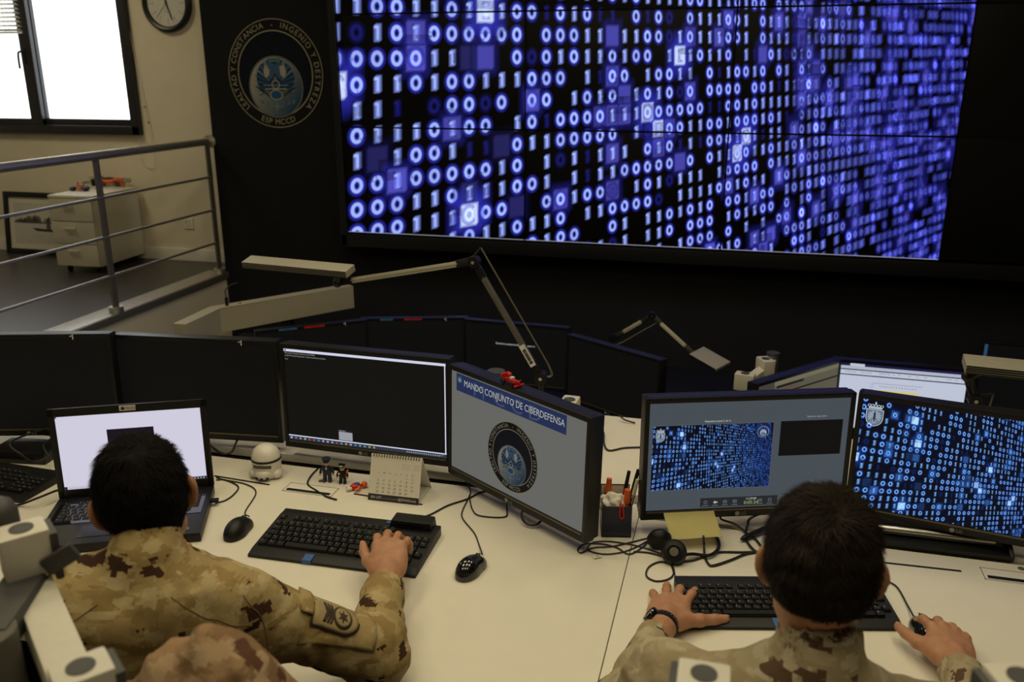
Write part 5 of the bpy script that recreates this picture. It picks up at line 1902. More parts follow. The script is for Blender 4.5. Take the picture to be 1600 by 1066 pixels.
# ------------------------------------------------------------------ little toys on the desk
def toy_figure(label, pos, rz, s, coat, cap, strap=False, group=None, whitehat=False):
    t = thing('toy_figure', label, 'toy', pos, rz, group)
    lg = MB()
    for sx in (-1, 1):
        l = MB()
        l.cyl((sx * .0078 * s, 0, .004 * s), (sx * .0068 * s, 0, .027 * s), .0058 * s, .0064 * s, seg=14)
        l.ball((sx * .0085 * s, -.0035 * s, .0042 * s), (.0062 * s, .010 * s, .0042 * s), u=14, v=8)
        l.build('leg', coat, t)
    b = MB().lathe([(0, .024 * s), (.0125 * s, .025 * s), (.0135 * s, .033 * s), (.0125 * s, .046 * s), (.0085 * s, .052 * s), (0, .053 * s)], 20, Matrix.Diagonal((1.05, .72, 1, 1)))
    b.build('body', coat, t)
    for sx in (-1, 1):
        a = MB().tube([(sx * .0115 * s, 0, .048 * s), (sx * .0175 * s, -.001 * s, .040 * s), (sx * .0195 * s, -.004 * s, .029 * s)], .0042 * s, 10, 4)
        ao = a.build('arm', coat, t)
        MB().ball((sx * .0198 * s, -.0055 * s, .0255 * s), .0042 * s, u=12, v=8).build('hand', M['pink'], ao)
    h = MB().lathe([(0, .052 * s), (.0075 * s, .054 * s), (.0098 * s, .060 * s), (.0098 * s, .066 * s), (.006 * s, .0715 * s), (0, .073 * s)], 20)
    ho = h.build('head', M['pink'], t)
    e = MB()
    for sx in (-1, 1):
        e.ball((sx * .0036 * s, -.0094 * s, .0640 * s), .0011 * s, u=8, v=6)
    e.build('eye', M['black'], ho)
    c = MB()
    c.lathe([(.0104 * s, .066 * s), (.0108 * s, .069 * s), (.0135 * s, .074 * s), (.0125 * s, .0775 * s), (0, .079 * s)], 22)
    c.ball((0, -.0105 * s, .0672 * s), (.0085 * s, .0055 * s, .0013 * s), u=14, v=6)
    co = c.build('cap', cap, t)
    if whitehat:
        MB().box((0, -.0125 * s, .0735 * s), (.012 * s, .0022 * s, .005 * s), bev=.0005).build('badge', M['toywhite'], co)
    if strap:
        MB().box((.0165 * s, .0015 * s, .040 * s), (.006 * s, .012 * s, .026 * s), Matrix.Rotation(.25, 3, 'Y'), bev=.002).build('backpack', M['orange'], t)
        MB().ball((-.0105 * s, -.0095 * s, .042 * s), .004 * s, u=10, v=8).build('buckle', M['toywhite'], t)
    else:
        MB().box((0, -.0096 * s, .047 * s), (.004 * s, .002 * s, .008 * s)).build('collar', M['toywhite'], t)
    return t


tf = dz(512, 752)
toy_figure('tiny toy figure in dark blue uniform and flat cap, standing by the cable port', (tf.x, tf.y, DESK), radians(15), 0.98, M['navy'], M['navy'])
tf = dz(536, 755)
toy_figure('tiny stocky toy figure in black with a black cap beside the blue one', (tf.x, tf.y, DESK), radians(10), 0.80, M['black'], M['gloss'], True, whitehat=True)
tf = dz(556, 765)
t = thing('toy_figure', 'tiny red and orange toy figure lying on its back left of the calendar', 'toy', (tf.x, tf.y, DESK), radians(35))
MB().ball((0, 0, .010), (.018, .011, .009)).build('body', M['red'], t)
MB().box((.004, 0, .018), (.016, .012, .004), bev=.001).build('chest_band', M['blue'], t)
MB().ball((.026, .002, .011), .0095).build('head', M['orange'], t)
MB().ball((-.020, -.006, .008), (.010, .006, .006)).ball((-.018, .009, .007), (.010, .006, .006)).build('boot', M['toywhite'], t)
for sy in (-1, 1):
    MB().tube([(.010, sy * .010, .012), (.004, sy * .018, .010), (-.006, sy * .020, .007)], .0042, 8, 4).build('arm', M['orange'], t)

hp_ = dz(409, 751)
t = thing('toy_helmet', 'small white toy helmet with a black brow stripe and visor on the desk', 'ornament', (hp_.x, hp_.y + .035, DESK), radians(10))
MB().lathe([(0, .002), (.036, .003), (.043, .014), (.043, .034), (.044, .052), (.042, .072), (.034, .090), (.019, .101), (0, .104)], 36).build('dome', M['toywhite'], t)
MB().lathe([(.0442, .057), (.0452, .058), (.0450, .063), (.0440, .064)], 36).build('brow_stripe', M['black'], t)
m = MB()
for i in range(-4, 5):
    a = -pi / 2 + i * 0.145
    m.box((.0430 * cos(a), .0430 * sin(a), .048 - .0006 * abs(i)), (.0066, .004, .009), Matrix.Rotation(a + pi / 2, 3, 'Z'))
m.build('visor', M['gloss'], t)
m = MB()
m.ball((0, -.030, .020), (.027, .022, .018)).ball((-.034, -.012, .016), (.017, .022, .015)).ball((.034, -.012, .016), (.017, .022, .015))
m.build('chin_guard', M['toywhite'], t)
m = MB()
for sx in (-1, 0, 1):
    m.ball((sx * .016, -.049 if sx == 0 else -.0455, .012), .0045, u=12, v=8)
m.build('vent', M['black'], t)

# red toy car on the monitor's upper edge
tc_ = behind(MON[3], -0.030, 0.012, 0.026 + SHT + .014)
t = thing('toy_car', 'small red toy racing car perched on top of the slide monitor', 'toy', tc_ + Vector((0, 0, .001)), MON[3].rotation_euler.z + radians(0))
m = MB().box((0, 0, .009), (.050, .014, .009), bev=.003)
m.prism([(-.020, -.008), (.034, -.003), (.034, .003), (-.020, .008)], .008, Matrix.Translation((0, 0, .008)), bev=.001)
m.box((-.024, 0, .022), (.006, .028, .010), bev=.001).box((.031, 0, .005), (.007, .034, .003), bev=.001)
m.build('body', M['red'], t)
for sx in (-.018, .018):
    for sy in (-1, 1):
        MB().cyl((sx, sy * .011, .007), (sx, sy * .018, .007), .0072, seg=16).build('wheel', M['black'], t)
MB().ball((-.006, 0, .026), .0065).build('driver', M['red'], t)
MB().box((.004, 0, .019), (.010, .012, .006), bev=.001).build('windscreen', M['toywhite'], t)

# ------------------------------------------------------------------ pen holder with pens and a tissue
a_, b_, c_ = dz(939, 842), dz(987, 843), dz(1000, 775)
e_ = (b_ - a_)
prz = math.atan2(e_.y, e_.x)
pw_ = 0.078
hd = thing('pen_holder', 'dark blue square pen holder at the desk seam beside the slide monitor', 'pen holder', ((a_ + b_) / 2 + Vector((-sin(prz), cos(prz), 0)) * 0.05), prz)
hd.location.z = DESK
hH = 0.090
m = MB()
m.box((0, 0, .003), (pw_, .085, .006), bev=.001)
m.box((-pw_ / 2 + .0015, 0, hH / 2), (.003, .085, hH), bev=.001).box((pw_ / 2 - .0015, 0, hH / 2), (.003, .085, hH), bev=.001)
m.box((0, -.041, hH / 2), (pw_, .003, hH), bev=.001).box((0, .041, hH / 2 + .012), (pw_, .003, hH + .024), bev=.001)
m.build('box', M['navy'], hd)
MB().box((0, .0385, hH + .006), (pw_ - .004, .001, .030)).build('lining', M['paper'], hd)


def in_holder(x, y, z=0.0):
    return hd.location + rotz(prz) @ Vector((x, y, z))


def pen(label, x, y, col, tilt, az, L=0.135, r=0.0052, capc=None):
    p = in_holder(x, y, .007)
    t = thing('pen', label, 'pen', p, az, 'pens in the blue holder')
    d = Vector((sin(tilt), 0, cos(tilt)))
    MB().cyl((0, 0, 0), d * L * .68, r, seg=14).build('barrel', M[col], t)
    MB().cyl(d * L * .68, d * L, r * 1.12, r * .95, seg=14).build('cap', M[capc or col], t)


pen('orange highlighter in the back left of the blue pen holder', -.026, .024, 'red', .10, 1.0, .128, .0075, 'orange')
pen('orange marker standing at the right of the white tissue', .022, -.012, 'orange', .06, .3, .118, .0085, 'orange')
pen('dark red pen leaning in the back of the blue pen holder', .012, .030, 'red', .16, .5, .15, .005, 'black')
pen('black pen leaning right out of the blue pen holder', .026, .028, 'black', .24, .6, .155, .005, 'black')
pen('clear silver pen leaning at the right rim of the pen holder', .028, .005, 'chrome', .20, .4, .14, .0048, 'toywhite')
tp = in_holder(-.008, -.004, .066)
bm = bmesh.new()
bmesh.ops.create_icosphere(bm, subdivisions=4, radius=1.0)
from mathutils import noise
for v in bm.verts:
    c = v.co.copy()
    n = noise.noise(c * 2.2) * .35 + noise.noise(c * 5.0) * .16
    v.co = Vector((c.x * .034, c.y * .030, c.z * .030)) * (1 + n)
me = bpy.data.meshes.new('tissue')
bm.to_mesh(me)
bm.free()
me.polygons.foreach_set('use_smooth', [True] * len(me.polygons))
me.materials.append(M['paper'])
o = bpy.data.objects.new('paper_tissue', me)
C.objects.link(o)
o.location = tp + Vector((0, 0, .012))
tag(o, 'crumpled white paper tissue stuffed into the blue pen holder', 'tissue')
lp_ = thing('lanyard', 'dark red loop hanging over the front of the blue pen holder', 'lanyard', in_holder(.012, -.044, .092), prz)
MB().tube([(-.006, .006, .002), (-.004, -.001, .003), (-.006, -.003, -.018), (-.002, -.003, -.032), (.005, -.003, -.030), (.004, -.003, -.016), (.002, -.001, .003), (.002, .006, .002)], .0024, 8).build('loop', M['red'], lp_)

# yellow note stuck to the lower edge of the presenter monitor
nb = MON[4]
nl = behind(nb, -0.219, -0.0180, 0.014)
nt_ = thing('sticky_note', 'blank yellow paper note stuck under the presenter monitor', 'sticky note', nl, nb.rotation_euler.z)
bm = bmesh.new()
NX, NZ = 10, 12
nw, nh = 0.136, 0.112
gv = [[bm.verts.new((nw * i / NX, -.0012 - .084 * (j / NZ) ** 1.3 - .002 * sin(i * .6) * (j / NZ), 0.008 - .030 * (j / NZ) ** .9)) for i in range(NX + 1)] for j in range(NZ + 1)]
for j in range(NZ):
    for i in range(NX):
        bm.faces.new((gv[j][i], gv[j][i + 1], gv[j + 1][i + 1], gv[j + 1][i]))
me = bpy.data.meshes.new('sheet')
bmesh.ops.solidify(bm, geom=bm.faces[:], thickness=.0004)
bm.to_mesh(me)
bm.free()
me.polygons.foreach_set('use_smooth', [True] * len(me.polygons))
me.materials.append(M['note'])
o = bpy.data.objects.new('sheet', me)
C.objects.link(o)
o.parent = nt_

# ------------------------------------------------------------------ headset, thick pen, black tray
h1, h2 = dz(1030, 842, .03), dz(1053, 863, .028)
hs = thing('headset', 'black headset with round ear pads lying under the yellow note', 'headset', (h2.x, h2.y, DESK))
o = hs.location.copy()
for nm, p, nd in (('ear_cup', h1, Vector((-.2, .75, .35))), ('ear_cup', h2, Vector((.05, -.80, .55)))):
    nd.normalize()
    q = Vector((0, 0, 1)).rotation_difference(nd).to_matrix().to_4x4()
    m = MB().lathe([(0, -.018), (.024, -.017), (.031, -.008), (.032, .002), (.026, .012), (.016, .014), (.014, .009), (0, .009)], 32, Matrix.Translation(p - o) @ q)
    cu = m.build(nm, M['black'], hs)
    MB().lathe([(0, .0095), (.0115, .0098), (.0110, .0125), (0, .0130)], 24, Matrix.Translation(p - o) @ q).build('cup_badge', M['darksteel'], cu)
pts = [h2 + Vector((.028, .008, -.008))] + D((1084, 866), (1108, 868), (1122, 858), (1122, 844), (1112, 832), (1098, 822), z=.010) + [dz(1076, 822, .02), h1 + Vector((.02, .018, .005))]
MB().tube([p - o for p in pts], .0045, 8, 6).build('headband', M['black'], hs)
cable('flat black cable bent in an L below the yellow note', [dz(1099, 838, .05), dz(1100, 850, .02), dz(1101, 868, .006)] + D((1106, 880), (1114, 884), (1140, 876), (1165, 866), (1190, 862), z=.004), .0032)
cable('headset cable passing right along the back of the right keyboard', D((1056, 878), (1080, 876), (1100, 870), (1124, 863), (1160, 863), (1195, 862), z=.004), .0028)
pa, pb = dz(1158, 843, .010), dz(1196, 826, .014)
t = thing('marker_pen', 'thick black pen lying at a slant left of the right man\'s head', 'pen', pa)
dd_ = (pb - pa).normalized()
MB().cyl(dd_ * .012, dd_ * .115, .0078, seg=16).build('barrel', M['black'], t)
MB().cyl((0, 0, 0), dd_ * .012, .0035, .0078, seg=16).build('tip', M['black'], t)

# black tray with the silver bar in the trough under the binary monitor
ta, tb_ = dz(1330, 800, .02), dz(1592, 818, .02)
t = thing('cable_tray', 'black plastic tray with a silver bar under the binary monitor', 'tray', (0.50, 2.225, DESK))
m = MB()
mt = Matrix(((0, 0, 1, -.33), (1, 0, 0, 0), (0, 1, 0, 0), (0, 0, 0, 1)))
m.prism([(-.070, .0015), (.075, .0015), (.085, .048), (.072, .048), (.062, .012), (-.060, .012), (-.066, .018), (-.074, .018)], .56, mt, bev=.002)
m.build('tray', M['black'], t)
for x in (-.33, .225):
    m = MB().prism([(-.070, .0015), (.075, .0015), (.085, .048), (-.030, .040), (-.074, .018)], .010, Matrix(((0, 0, 1, x), (1, 0, 0, 0), (0, 1, 0, 0), (0, 0, 0, 1))), bev=.002)
    m.build('end_wall', M['black'], t)
MB().cyl((-.31, -.018, .026), (.20, -.018, .026), .0125, seg=20).build('silver_bar', M['chrome'], t)
# ------------------------------------------------------------------ smooth blended solids for bodies and cloth
class Vol:
    def __init__(self, lo, hi, res):
        self.lo, self.res = np.array(lo, float), res
        self.n = np.ceil((np.array(hi, float) - self.lo) / res).astype(int) + 1
        self.a = np.full(self.n, 0.5, dtype=np.float32)

    def sub(self, lo, hi, m):
        i0 = np.maximum(0, np.floor((np.minimum(lo, hi) - m - self.lo) / self.res).astype(int))
        i1 = np.minimum(self.n, np.ceil((np.maximum(lo, hi) + m - self.lo) / self.res).astype(int) + 1)
        if (i1 <= i0).any():
            return None, None
        ax = [self.lo[k] + self.res * np.arange(i0[k], i1[k]) for k in range(3)]
        P = np.stack(np.meshgrid(*ax, indexing='ij'), -1).astype(np.float32)
        return tuple(slice(i0[k], i1[k]) for k in range(3)), P

    def join(self, sl, d, k):
        a = self.a[sl]
        if k > 0:
            h = np.clip(0.5 + 0.5 * (a - d) / k, 0, 1)
            self.a[sl] = a * (1 - h) + d * h - k * h * (1 - h)
        else:
            self.a[sl] = np.minimum(a, d)

    def cut(self, sl, d, k):
        a = self.a[sl]
        d = -d
        h = np.clip(0.5 + 0.5 * (d - a) / max(k, 1e-5), 0, 1)
        self.a[sl] = a * (1 - h) + d * h + k * h * (1 - h)

    def cone(self, p, q, r0, r1, k=0.02, wr=None, cut=False, sq=None):
        p, q = np.array(p, float), np.array(q, float)
        R = max(r0, r1)
        sl, P = self.sub(np.minimum(p, q), np.maximum(p, q), R + k + 0.03)
        if sl is None:
            return self
        d = q - p
        L2 = d @ d + 1e-12
        t = np.clip(((P - p) @ d) / L2, 0, 1)
        X = P - p - t[..., None] * d
        dist = np.sqrt((X ** 2).sum(-1)) - (r0 + (r1 - r0) * t)
        if wr is not None:
            dist = dist + wr(P, t)
        (self.cut if cut else self.join)(sl, dist.astype(np.float32), k)
        return self

    def ell(self, c, r, R=None, k=0.02, cut=False, wr=None):
        c, r = np.array(c, float), np.array(r, float)
        m = r.max()
        sl, P = self.sub(c - m, c + m, k + 0.03)
        if sl is None:
            return self
        X = P - c
        if R is not None:
            X = X @ np.array(R)          # columns of R are the local axes
        k0 = np.sqrt(((X / r) ** 2).sum(-1))
        k1 = np.sqrt(((X / (r * r)) ** 2).sum(-1)) + 1e-9
        dist = k0 * (k0 - 1) / k1
        if wr is not None:
            dist = dist + wr(P, None)
        (self.cut if cut else self.join)(sl, dist.astype(np.float32), k)
        return self

    def mesh(self):
        """surface nets"""
        a = self.a
        s = a < 0
        c = np.zeros(np.array(a.shape) - 1, dtype=np.int8)
        offs = [(i, j, k) for i in (0, 1) for j in (0, 1) for k in (0, 1)]
        nx, ny, nz = c.shape
        for (i, j, k) in offs:
            c += s[i:i + nx, j:j + ny, k:k + nz]
        act = (c > 0) & (c < 8)
        idx = np.argwhere(act)
        ids = np.full(c.shape, -1, dtype=np.int32)
        ids[act] = np.arange(len(idx))
        V = np.stack([a[idx[:, 0] + i, idx[:, 1] + j, idx[:, 2] + k] for (i, j, k) in offs], 1)
        acc = np.zeros((len(idx), 3))
        cnt = np.zeros(len(idx))
        for u in range(8):
            for w in range(u + 1, 8):
                du = np.array(offs[w]) - np.array(offs[u])
                if np.abs(du).sum() != 1:
                    continue
                A, B = V[:, u], V[:, w]
                m = (A < 0) != (B < 0)
                t = np.where(m, A / np.where(np.abs(A - B) < 1e-12, 1, A - B), 0)
                acc += np.where(m[:, None], np.array(offs[u]) + t[:, None] * du, 0)
                cnt += m
        verts = self.lo + self.res * (idx + acc / cnt[:, None])
        quads = []
        for ax in range(3):
            sh = [slice(None)] * 3
            s0, s1 = list(sh), list(sh)
            s0[ax], s1[ax] = slice(0, -1), slice(1, None)
            e = s[tuple(s0)] != s[tuple(s1)]
            ii = np.argwhere(e)
            b, d = (ax + 1) % 3, (ax + 2) % 3
            ok = (ii[:, b] > 0) & (ii[:, d] > 0) & (ii[:, b] < a.shape[b] - 1) & (ii[:, d] < a.shape[d] - 1)
            ii = ii[ok]
            flip = s[tuple(ii.T)]
            def at(db, dd):
                q = ii.copy()
                q[:, b] += db
                q[:, d] += dd
                return ids[tuple(q.T)]
            Q = np.stack([at(-1, -1), at(0, -1), at(0, 0), at(-1, 0)], 1)
            Q[~flip] = Q[~flip][:, ::-1]
            quads.append(Q)
        F = np.concatenate(quads)
        return verts, F[(F >= 0).all(1)]

    def build(self, name, material, parent=None, origin=(0, 0, 0), smooth_iter=0):
        v, f = self.mesh()
        if smooth_iter:
            E = np.concatenate([f[:, [0, 1]], f[:, [1, 2]], f[:, [2, 3]], f[:, [3, 0]]])
            for it in range(smooth_iter):
                s = np.zeros_like(v)
                n = np.zeros(len(v))
                np.add.at(s, E[:, 0], v[E[:, 1]])
                np.add.at(n, E[:, 0], 1)
                np.add.at(s, E[:, 1], v[E[:, 0]])
                np.add.at(n, E[:, 1], 1)
                v = v * .5 + .5 * s / n[:, None]
        v = v - np.array(origin)
        me = bpy.data.meshes.new(name)
        me.vertices.add(len(v))
        me.vertices.foreach_set('co', v.astype(np.float32).ravel())
        me.loops.add(len(f) * 4)
        me.loops.foreach_set('vertex_index', f.astype(np.int32).ravel())
        me.polygons.add(len(f))
        me.polygons.foreach_set('loop_start', np.arange(0, len(f) * 4, 4, dtype=np.int32))
        me.update(calc_edges=True)
        me.validate()
        me.polygons.foreach_set('use_smooth', [True] * len(me.polygons))
        me.materials.append(material)
        o = bpy.data.objects.new(name, me)
        C.objects.link(o)
        if parent is not None:
            o.parent = parent
        return o


_rs = np.random.RandomState(7)
_perm = _rs.rand(32, 32, 32).astype(np.float32)


def vnoise(P, scale):
    """smooth 3-D value noise, 0..1"""
    X = np.asarray(P) * scale + 100.0
    i = np.floor(X).astype(int)
    f = X - i
    f = f * f * (3 - 2 * f)
    i %= 32
    j = (i + 1) % 32
    r = 0
    for a in (0, 1):
        for b in (0, 1):
            for c in (0, 1):
                w = (f[..., 0] if a else 1 - f[..., 0]) * (f[..., 1] if b else 1 - f[..., 1]) * (f[..., 2] if c else 1 - f[..., 2])
                r = r + w * _perm[(j if a else i)[..., 0], (j if b else i)[..., 1], (j if c else i)[..., 2]]
    return r


def frame(fwd, up=(0, 0, 1)):
    f = np.array(fwd, float)
    f /= np.linalg.norm(f)
    u = np.array(up, float)
    r = np.cross(f, u)
    r /= np.linalg.norm(r)
    u = np.cross(r, f)
    return r, f, u                       # right, forward, up


def A3(v):
    return np.array((v[0], v[1], v[2]), float)


def add_hand(V, wrist, fwd, nrm, thumb, s=1.0, curl=(.3, .3, .3, .3), spread=(.16, .03, -.08, -.2), thumb_dir=(0.55, 0.75, -0.15), thumb_curl=0.25, arm=None, tcut=None):
    """palm, four jointed fingers and a thumb. nrm is the back of the hand, thumb (+1/-1) the side (right/left of fwd) the thumb is on"""
    w = A3(wrist)
    r, f, u = frame(fwd, nrm)
    side = r * thumb
    Rm = np.stack([side, f, u], 1)

    def W(x, y, z):
        return w + s * (side * x + f * y + u * z)
    if arm is not None:
        V.cone(A3(arm), w, 0.038 * s, 0.0275 * s, 0.02)
    V.cone(W(0, -.012, 0), W(0, .02, .002), 0.027 * s, 0.025 * s, 0.015)
    V.ell(W(.002, .052, 0.001), (0.043 * s, 0.056 * s, 0.0155 * s), Rm, 0.014)
    V.ell(W(.024, .030, -.007), (0.020 * s, 0.034 * s, 0.017 * s), Rm, 0.012)
    V.ell(W(-.026, .034, -.006), (0.015 * s, 0.034 * s, 0.015 * s), Rm, 0.012)
    base = [(.031, .090, .002), (.0105, .096, .004), (-.0110, .092, .003), (-.0305, .083, .000)]
    lens = [(.046, .027, .021), (.050, .031, .022), (.046, .029, .022), (.036, .022, .019)]
    rads = [.0100, .0102, .0096, .0084]
    tips = []
    for b, L, rr, c, sp in zip(base, lens, rads, curl, spread):
        V.cone(W(b[0] * .72, b[1] - .050, b[2] + .002), W(*b), 0.0095 * s, rr * 1.06 * s, 0.012)
        p = W(*b)
        d0 = f * cos(sp) + side * sin(sp)
        ang = c * 0.75
        V.ell(p + u * .0035 * s, (rr * 1.05 * s,) * 3, None, 0.006)
        for k, l in enumerate(L):
            d = d0 * cos(ang) - u * sin(ang)
            q = p + d * l * s
            V.cone(p, q, rr * s * (1.0 - .06 * k), rr * s * (.95 - .08 * k), 0.0035)
            if k < 2:
                V.ell(q + u * .001, (rr * s * .99,) * 3, None, 0.004)
            p = q
            ang += c * (1.0 if k == 0 else .7)
        tips.append((p, d, rr))
    td = np.array(thumb_dir, float)
    td /= np.linalg.norm(td)
    p = W(.026, .022, -.006)
    d = side * td[0] + f * td[1] + u * td[2]
    q = p + d * .046 * s
    V.cone(p, q, .0155 * s, .0125 * s, .014)
    e = d * cos(thumb_curl) + (f * .8 - side * .5) * sin(thumb_curl)
    e /= np.linalg.norm(e)
    q2 = q + e * .034 * s
    V.ell(q, (.0128 * s,) * 3, None, .006)
    V.cone(q, q2, .0120 * s, .0112 * s, .006)
    e2 = e * cos(thumb_curl * .8) + (f * .8 - side * .5) * sin(thumb_curl * .8)
    e2 /= np.linalg.norm(e2)
    q3 = q2 + e2 * .025 * s
    V.cone(q2, q3, .0113 * s, .0088 * s, .004)
    tips.append((q3, e2, .0098))
    return tips, (side, f, u)


def nails(parent, tips, u, o):
    for (p, d, rr) in tips:
        dn = d / np.linalg.norm(d)
        n = u - dn * (u @ dn)
        n /= np.linalg.norm(n)
        x = np.cross(dn, n)
        R = Matrix([list(v) for v in np.stack([x, dn, n], 1)])
        c = p + n * rr * .72 - o
        MB().ball(c, (rr * .62, rr * .85, rr * .22), R, 12, 8).build('nail', M['skin'], parent)


def person(label, head_c, face_dir, tilt, body_dir, neck, sh, arms, hair_mat, cloth, hair_kind, hsz, seed=1, drop=0.0):
    """head_c: centre between the ears; arms: list of dicts shoulder/elbow/wrist"""
    org = Vector((neck[0], neck[1], 0.0))
    root = thing('person', label, 'person', org)
    o = A3(org)
    hr, hf, hu = frame(face_dir, tilt)
    H = A3(head_c)
    RH = np.stack([hr, hf, hu], 1)

    def h(x, y, z):
        return H + (hr * x + hf * y + hu * z) * hsz
    nk = A3(neck)
    br, bf, bu = frame(body_dir, (0, 0, 1))
    # ---- body: head, neck, arms with hands, trunk, one surface
    pts = [H + .16, H - .2] + [A3(a[k]) for a in arms for k in ('shoulder', 'elbow', 'wrist')] + [A3(a['wrist']) + .24 for a in arms] + [A3(a['wrist']) - .24 for a in arms] + [nk - np.array([.25, .25, .6]), nk + .25]
    lo, hi = np.min(pts, 0) - .03, np.max(pts, 0) + .03
    V = Vol(lo, hi, 0.0040)
    sc = lambda *r: tuple(q * hsz for q in (r[0] if hasattr(r[0], '__len__') else r))
    V.ell(h(0, -.008, .036), sc(.0765, .097, .088), RH, .02)
    V.ell(h(0, -.045, .000), sc(.064, .058, .062), RH, .03)
    V.ell(h(0, .040, -.030), sc(.060, .058, .080), RH, .03)
    V.ell(h(0, .062, -.092), sc(.036, .034, .024), RH, .03)
    for sx in (-1, 1):
        V.ell(h(sx * .046, .058, -.020), sc(.022, .025, .022), RH, .02)
        V.ell(h(sx * .050, .028, -.070), sc(.014, .034, .022), RH, .02)
    V.ell(h(0, .088, .030), sc(.052, .012, .010), RH, .018)
    V.cone(h(0, .094, .018), h(0, .116, -.022), .007 * hsz, .012 * hsz, .010)
    for sx in (-1, 1):
        V.ell(h(sx * .012, .102, -.024), sc(.008, .010, .007), RH, .006)
        V.ell(h(sx * .032, .098, .012), sc(.016, .012, .010), RH, .010, cut=True)
    V.ell(h(0, .092, -.052), sc(.024, .009, .0055), RH, .006)
    V.ell(h(0, .090, -.063), sc(.021, .009, .0065), RH, .006)
    V.ell(h(0, .101, -.0575), sc(.024, .006, .0012), RH, .002, cut=True)
    # ears
    for sx in (-1, 1):
        e1 = hr * sx * .80 - hf * .60
        e1 /= np.linalg.norm(e1)                      # outward-backward direction the ear flares along
        e2 = np.cross(hu, e1)
        RE = np.stack([e1, e2, hu], 1)
        c = h(sx * .083, -.012, .000)
        V.ell(c, sc(.0170, .0065, .0330), RE, .006)
        V.ell(c + (hu * .006 + e1 * .004) * hsz, sc(.0165, .0085, .026), RE, .004)
        V.ell(c + e2 * (-sx) * .0075 * hsz, sc(.0085, .0055, .0165), RE, .004, cut=True)
        V.ell(h(sx * .078, -.004, -.028), sc(.008, .008, .011), RE, .006)
    V.cone(h(0, -.018, -.045), nk + bf * .030 - bu * .045, .050 * hsz, .051, .03)
    V.cone(nk + bf * .015 - bu * .120 - br * .05, nk + bf * .015 - bu * .120 + br * .05, .040, .040, .03)
    V.ell(nk - bu * .22 + bf * .02, (.15, .10, .20), np.stack([br, bf, bu], 1), .05)
    alltips = []
    for a in arms:
        S, E, Wr = A3(a['shoulder']), A3(a['elbow']), A3(a['wrist'])
        V.cone(nk - bu * .15, S - bu * .02, .05, .045, .04)
        V.cone(S, E, .046, .037, .03)
        V.cone(E, Wr, .038, .0265, .02)
        tips, ax = add_hand(V, Wr, a['fwd'], a['nrm'], a['thumb'], arm=None, **a.get('kw', {}))
        alltips.append((tips, ax))
    body = V.build('body', M['skin'], root, o)
    for (tips, ax), a in zip(alltips, arms):
        if a.get('seen', True):
            nails(body, tips, ax[2], o)
    for sx in (-1, 1):
        MB().ball(Vector(h(sx * .032, .0850, .012) - o), .0108 * hsz, u=16, v=12).build('eye', M['eye'], body)
        MB().ball(Vector(h(sx * .032, .0915, .011) - o), .0056 * hsz, u=12, v=8).build('iris', M['black'], body)
        MB().tube([Vector(h(sx * (.014 + .012 * i), .103 - .0035 * i * i * .6, .030 + .003 * i - .0015 * i * i) - o) for i in range(4)], .0028, 6, 3).build('eyebrow', hair_mat, body)
    # ---- hair: a cap with a cut hairline and many short strands
    top = .007 if hair_kind == 'short' else .009
    nape = -.080 if hair_kind == 'short' else -.042
    G = Vol(H - .17, H + .17, .0035)
    wob = lambda P, t: (vnoise(P, 55) - .5) * .006 + (vnoise(P, 130) - .5) * .003
    G.ell(h(0, -.010, .038), sc(.0770 + top * .72, .0975 + top * .8, .0885 + top), RH, .02, wr=wob)
    G.ell(h(0, -.047, .002), sc(.066 + top * .3, .058 + top * .4, .066), RH, .03, wr=wob)
    G.cone(h(0, -.038, -.030), h(0, -.040, -.088), .0555 * hsz, .0475 * hsz, .025, wr=wob)
    sl = (slice(None),) * 3
    ax_ = [G.lo[k] + G.res * np.arange(G.n[k]) for k in range(3)]
    P = np.stack(np.meshgrid(*ax_, indexing='ij'), -1) - H
    X, Y, Z = P @ hr / hsz, P @ hf / hsz, P @ hu / hsz
    # hairline: nape, round the ears, temples, forehead
    line = np.where(Y < -.03, nape + .0 * Y, np.where(Y < .02, nape + (Y + .03) / .05 * (-.018 - nape), np.where(Y < .055, -.018 + (Y - .02) / .035 * .062, .044 + (Y - .055) / .04 * .030)))
    line = line + .006 * (vnoise(P + H, 90) - .5)
    G.a = np.maximum(G.a, (line - Z).astype(np.float32) * .8)
    for sx in (-1, 1):
        G.ell(h(sx * .087, .004, -.010), sc(.020, .022, .038), RH, .006, cut=True)
    hair = G.build('hair', hair_mat, root, o, 1)
    # strands
    rnd = np.random.RandomState(seed)
    me = hair.data
    nv = len(me.vertices)
    co = np.empty(nv * 3, dtype=np.float32)
    me.vertices.foreach_get('co', co)
    co = co.reshape(-1, 3) + o
    no = np.empty(nv * 3, dtype=np.float32)
    me.vertex_normals.foreach_get('vector', no)
    no = no.reshape(-1, 3)
    pick = rnd.randint(0, nv, 15000)
    base, nr = co[pick], no[pick]
    rel = base - h(0, -.005, .03)
    keep = (nr * (rel / np.linalg.norm(rel, axis=1)[:, None])).sum(1) > .35
    base, nr = base[keep], nr[keep]
    whorl = h(.012, -.062, .098)
    flow = base - whorl
    flow -= nr * (flow * nr).sum(1)[:, None]
    flow /= np.linalg.norm(flow, axis=1)[:, None] + 1e-6
    swirl = np.cross(nr, flow)
    flow = flow * .55 + swirl * .30 + rnd.normal(0, .34, flow.shape) - np.array([0, 0, .55]) + hf * .25 * (vnoise(base, 30)[:, None] - .3)
    flow -= nr * (flow * nr).sum(1)[:, None]
    flow /= np.linalg.norm(flow, axis=1)[:, None] + 1e-6
    hgt = ((base - H) @ hu)
    ln = np.clip(.006 + (hgt + .06) * .14, .005, .022) * (1 + .3 * rnd.rand(len(base)))
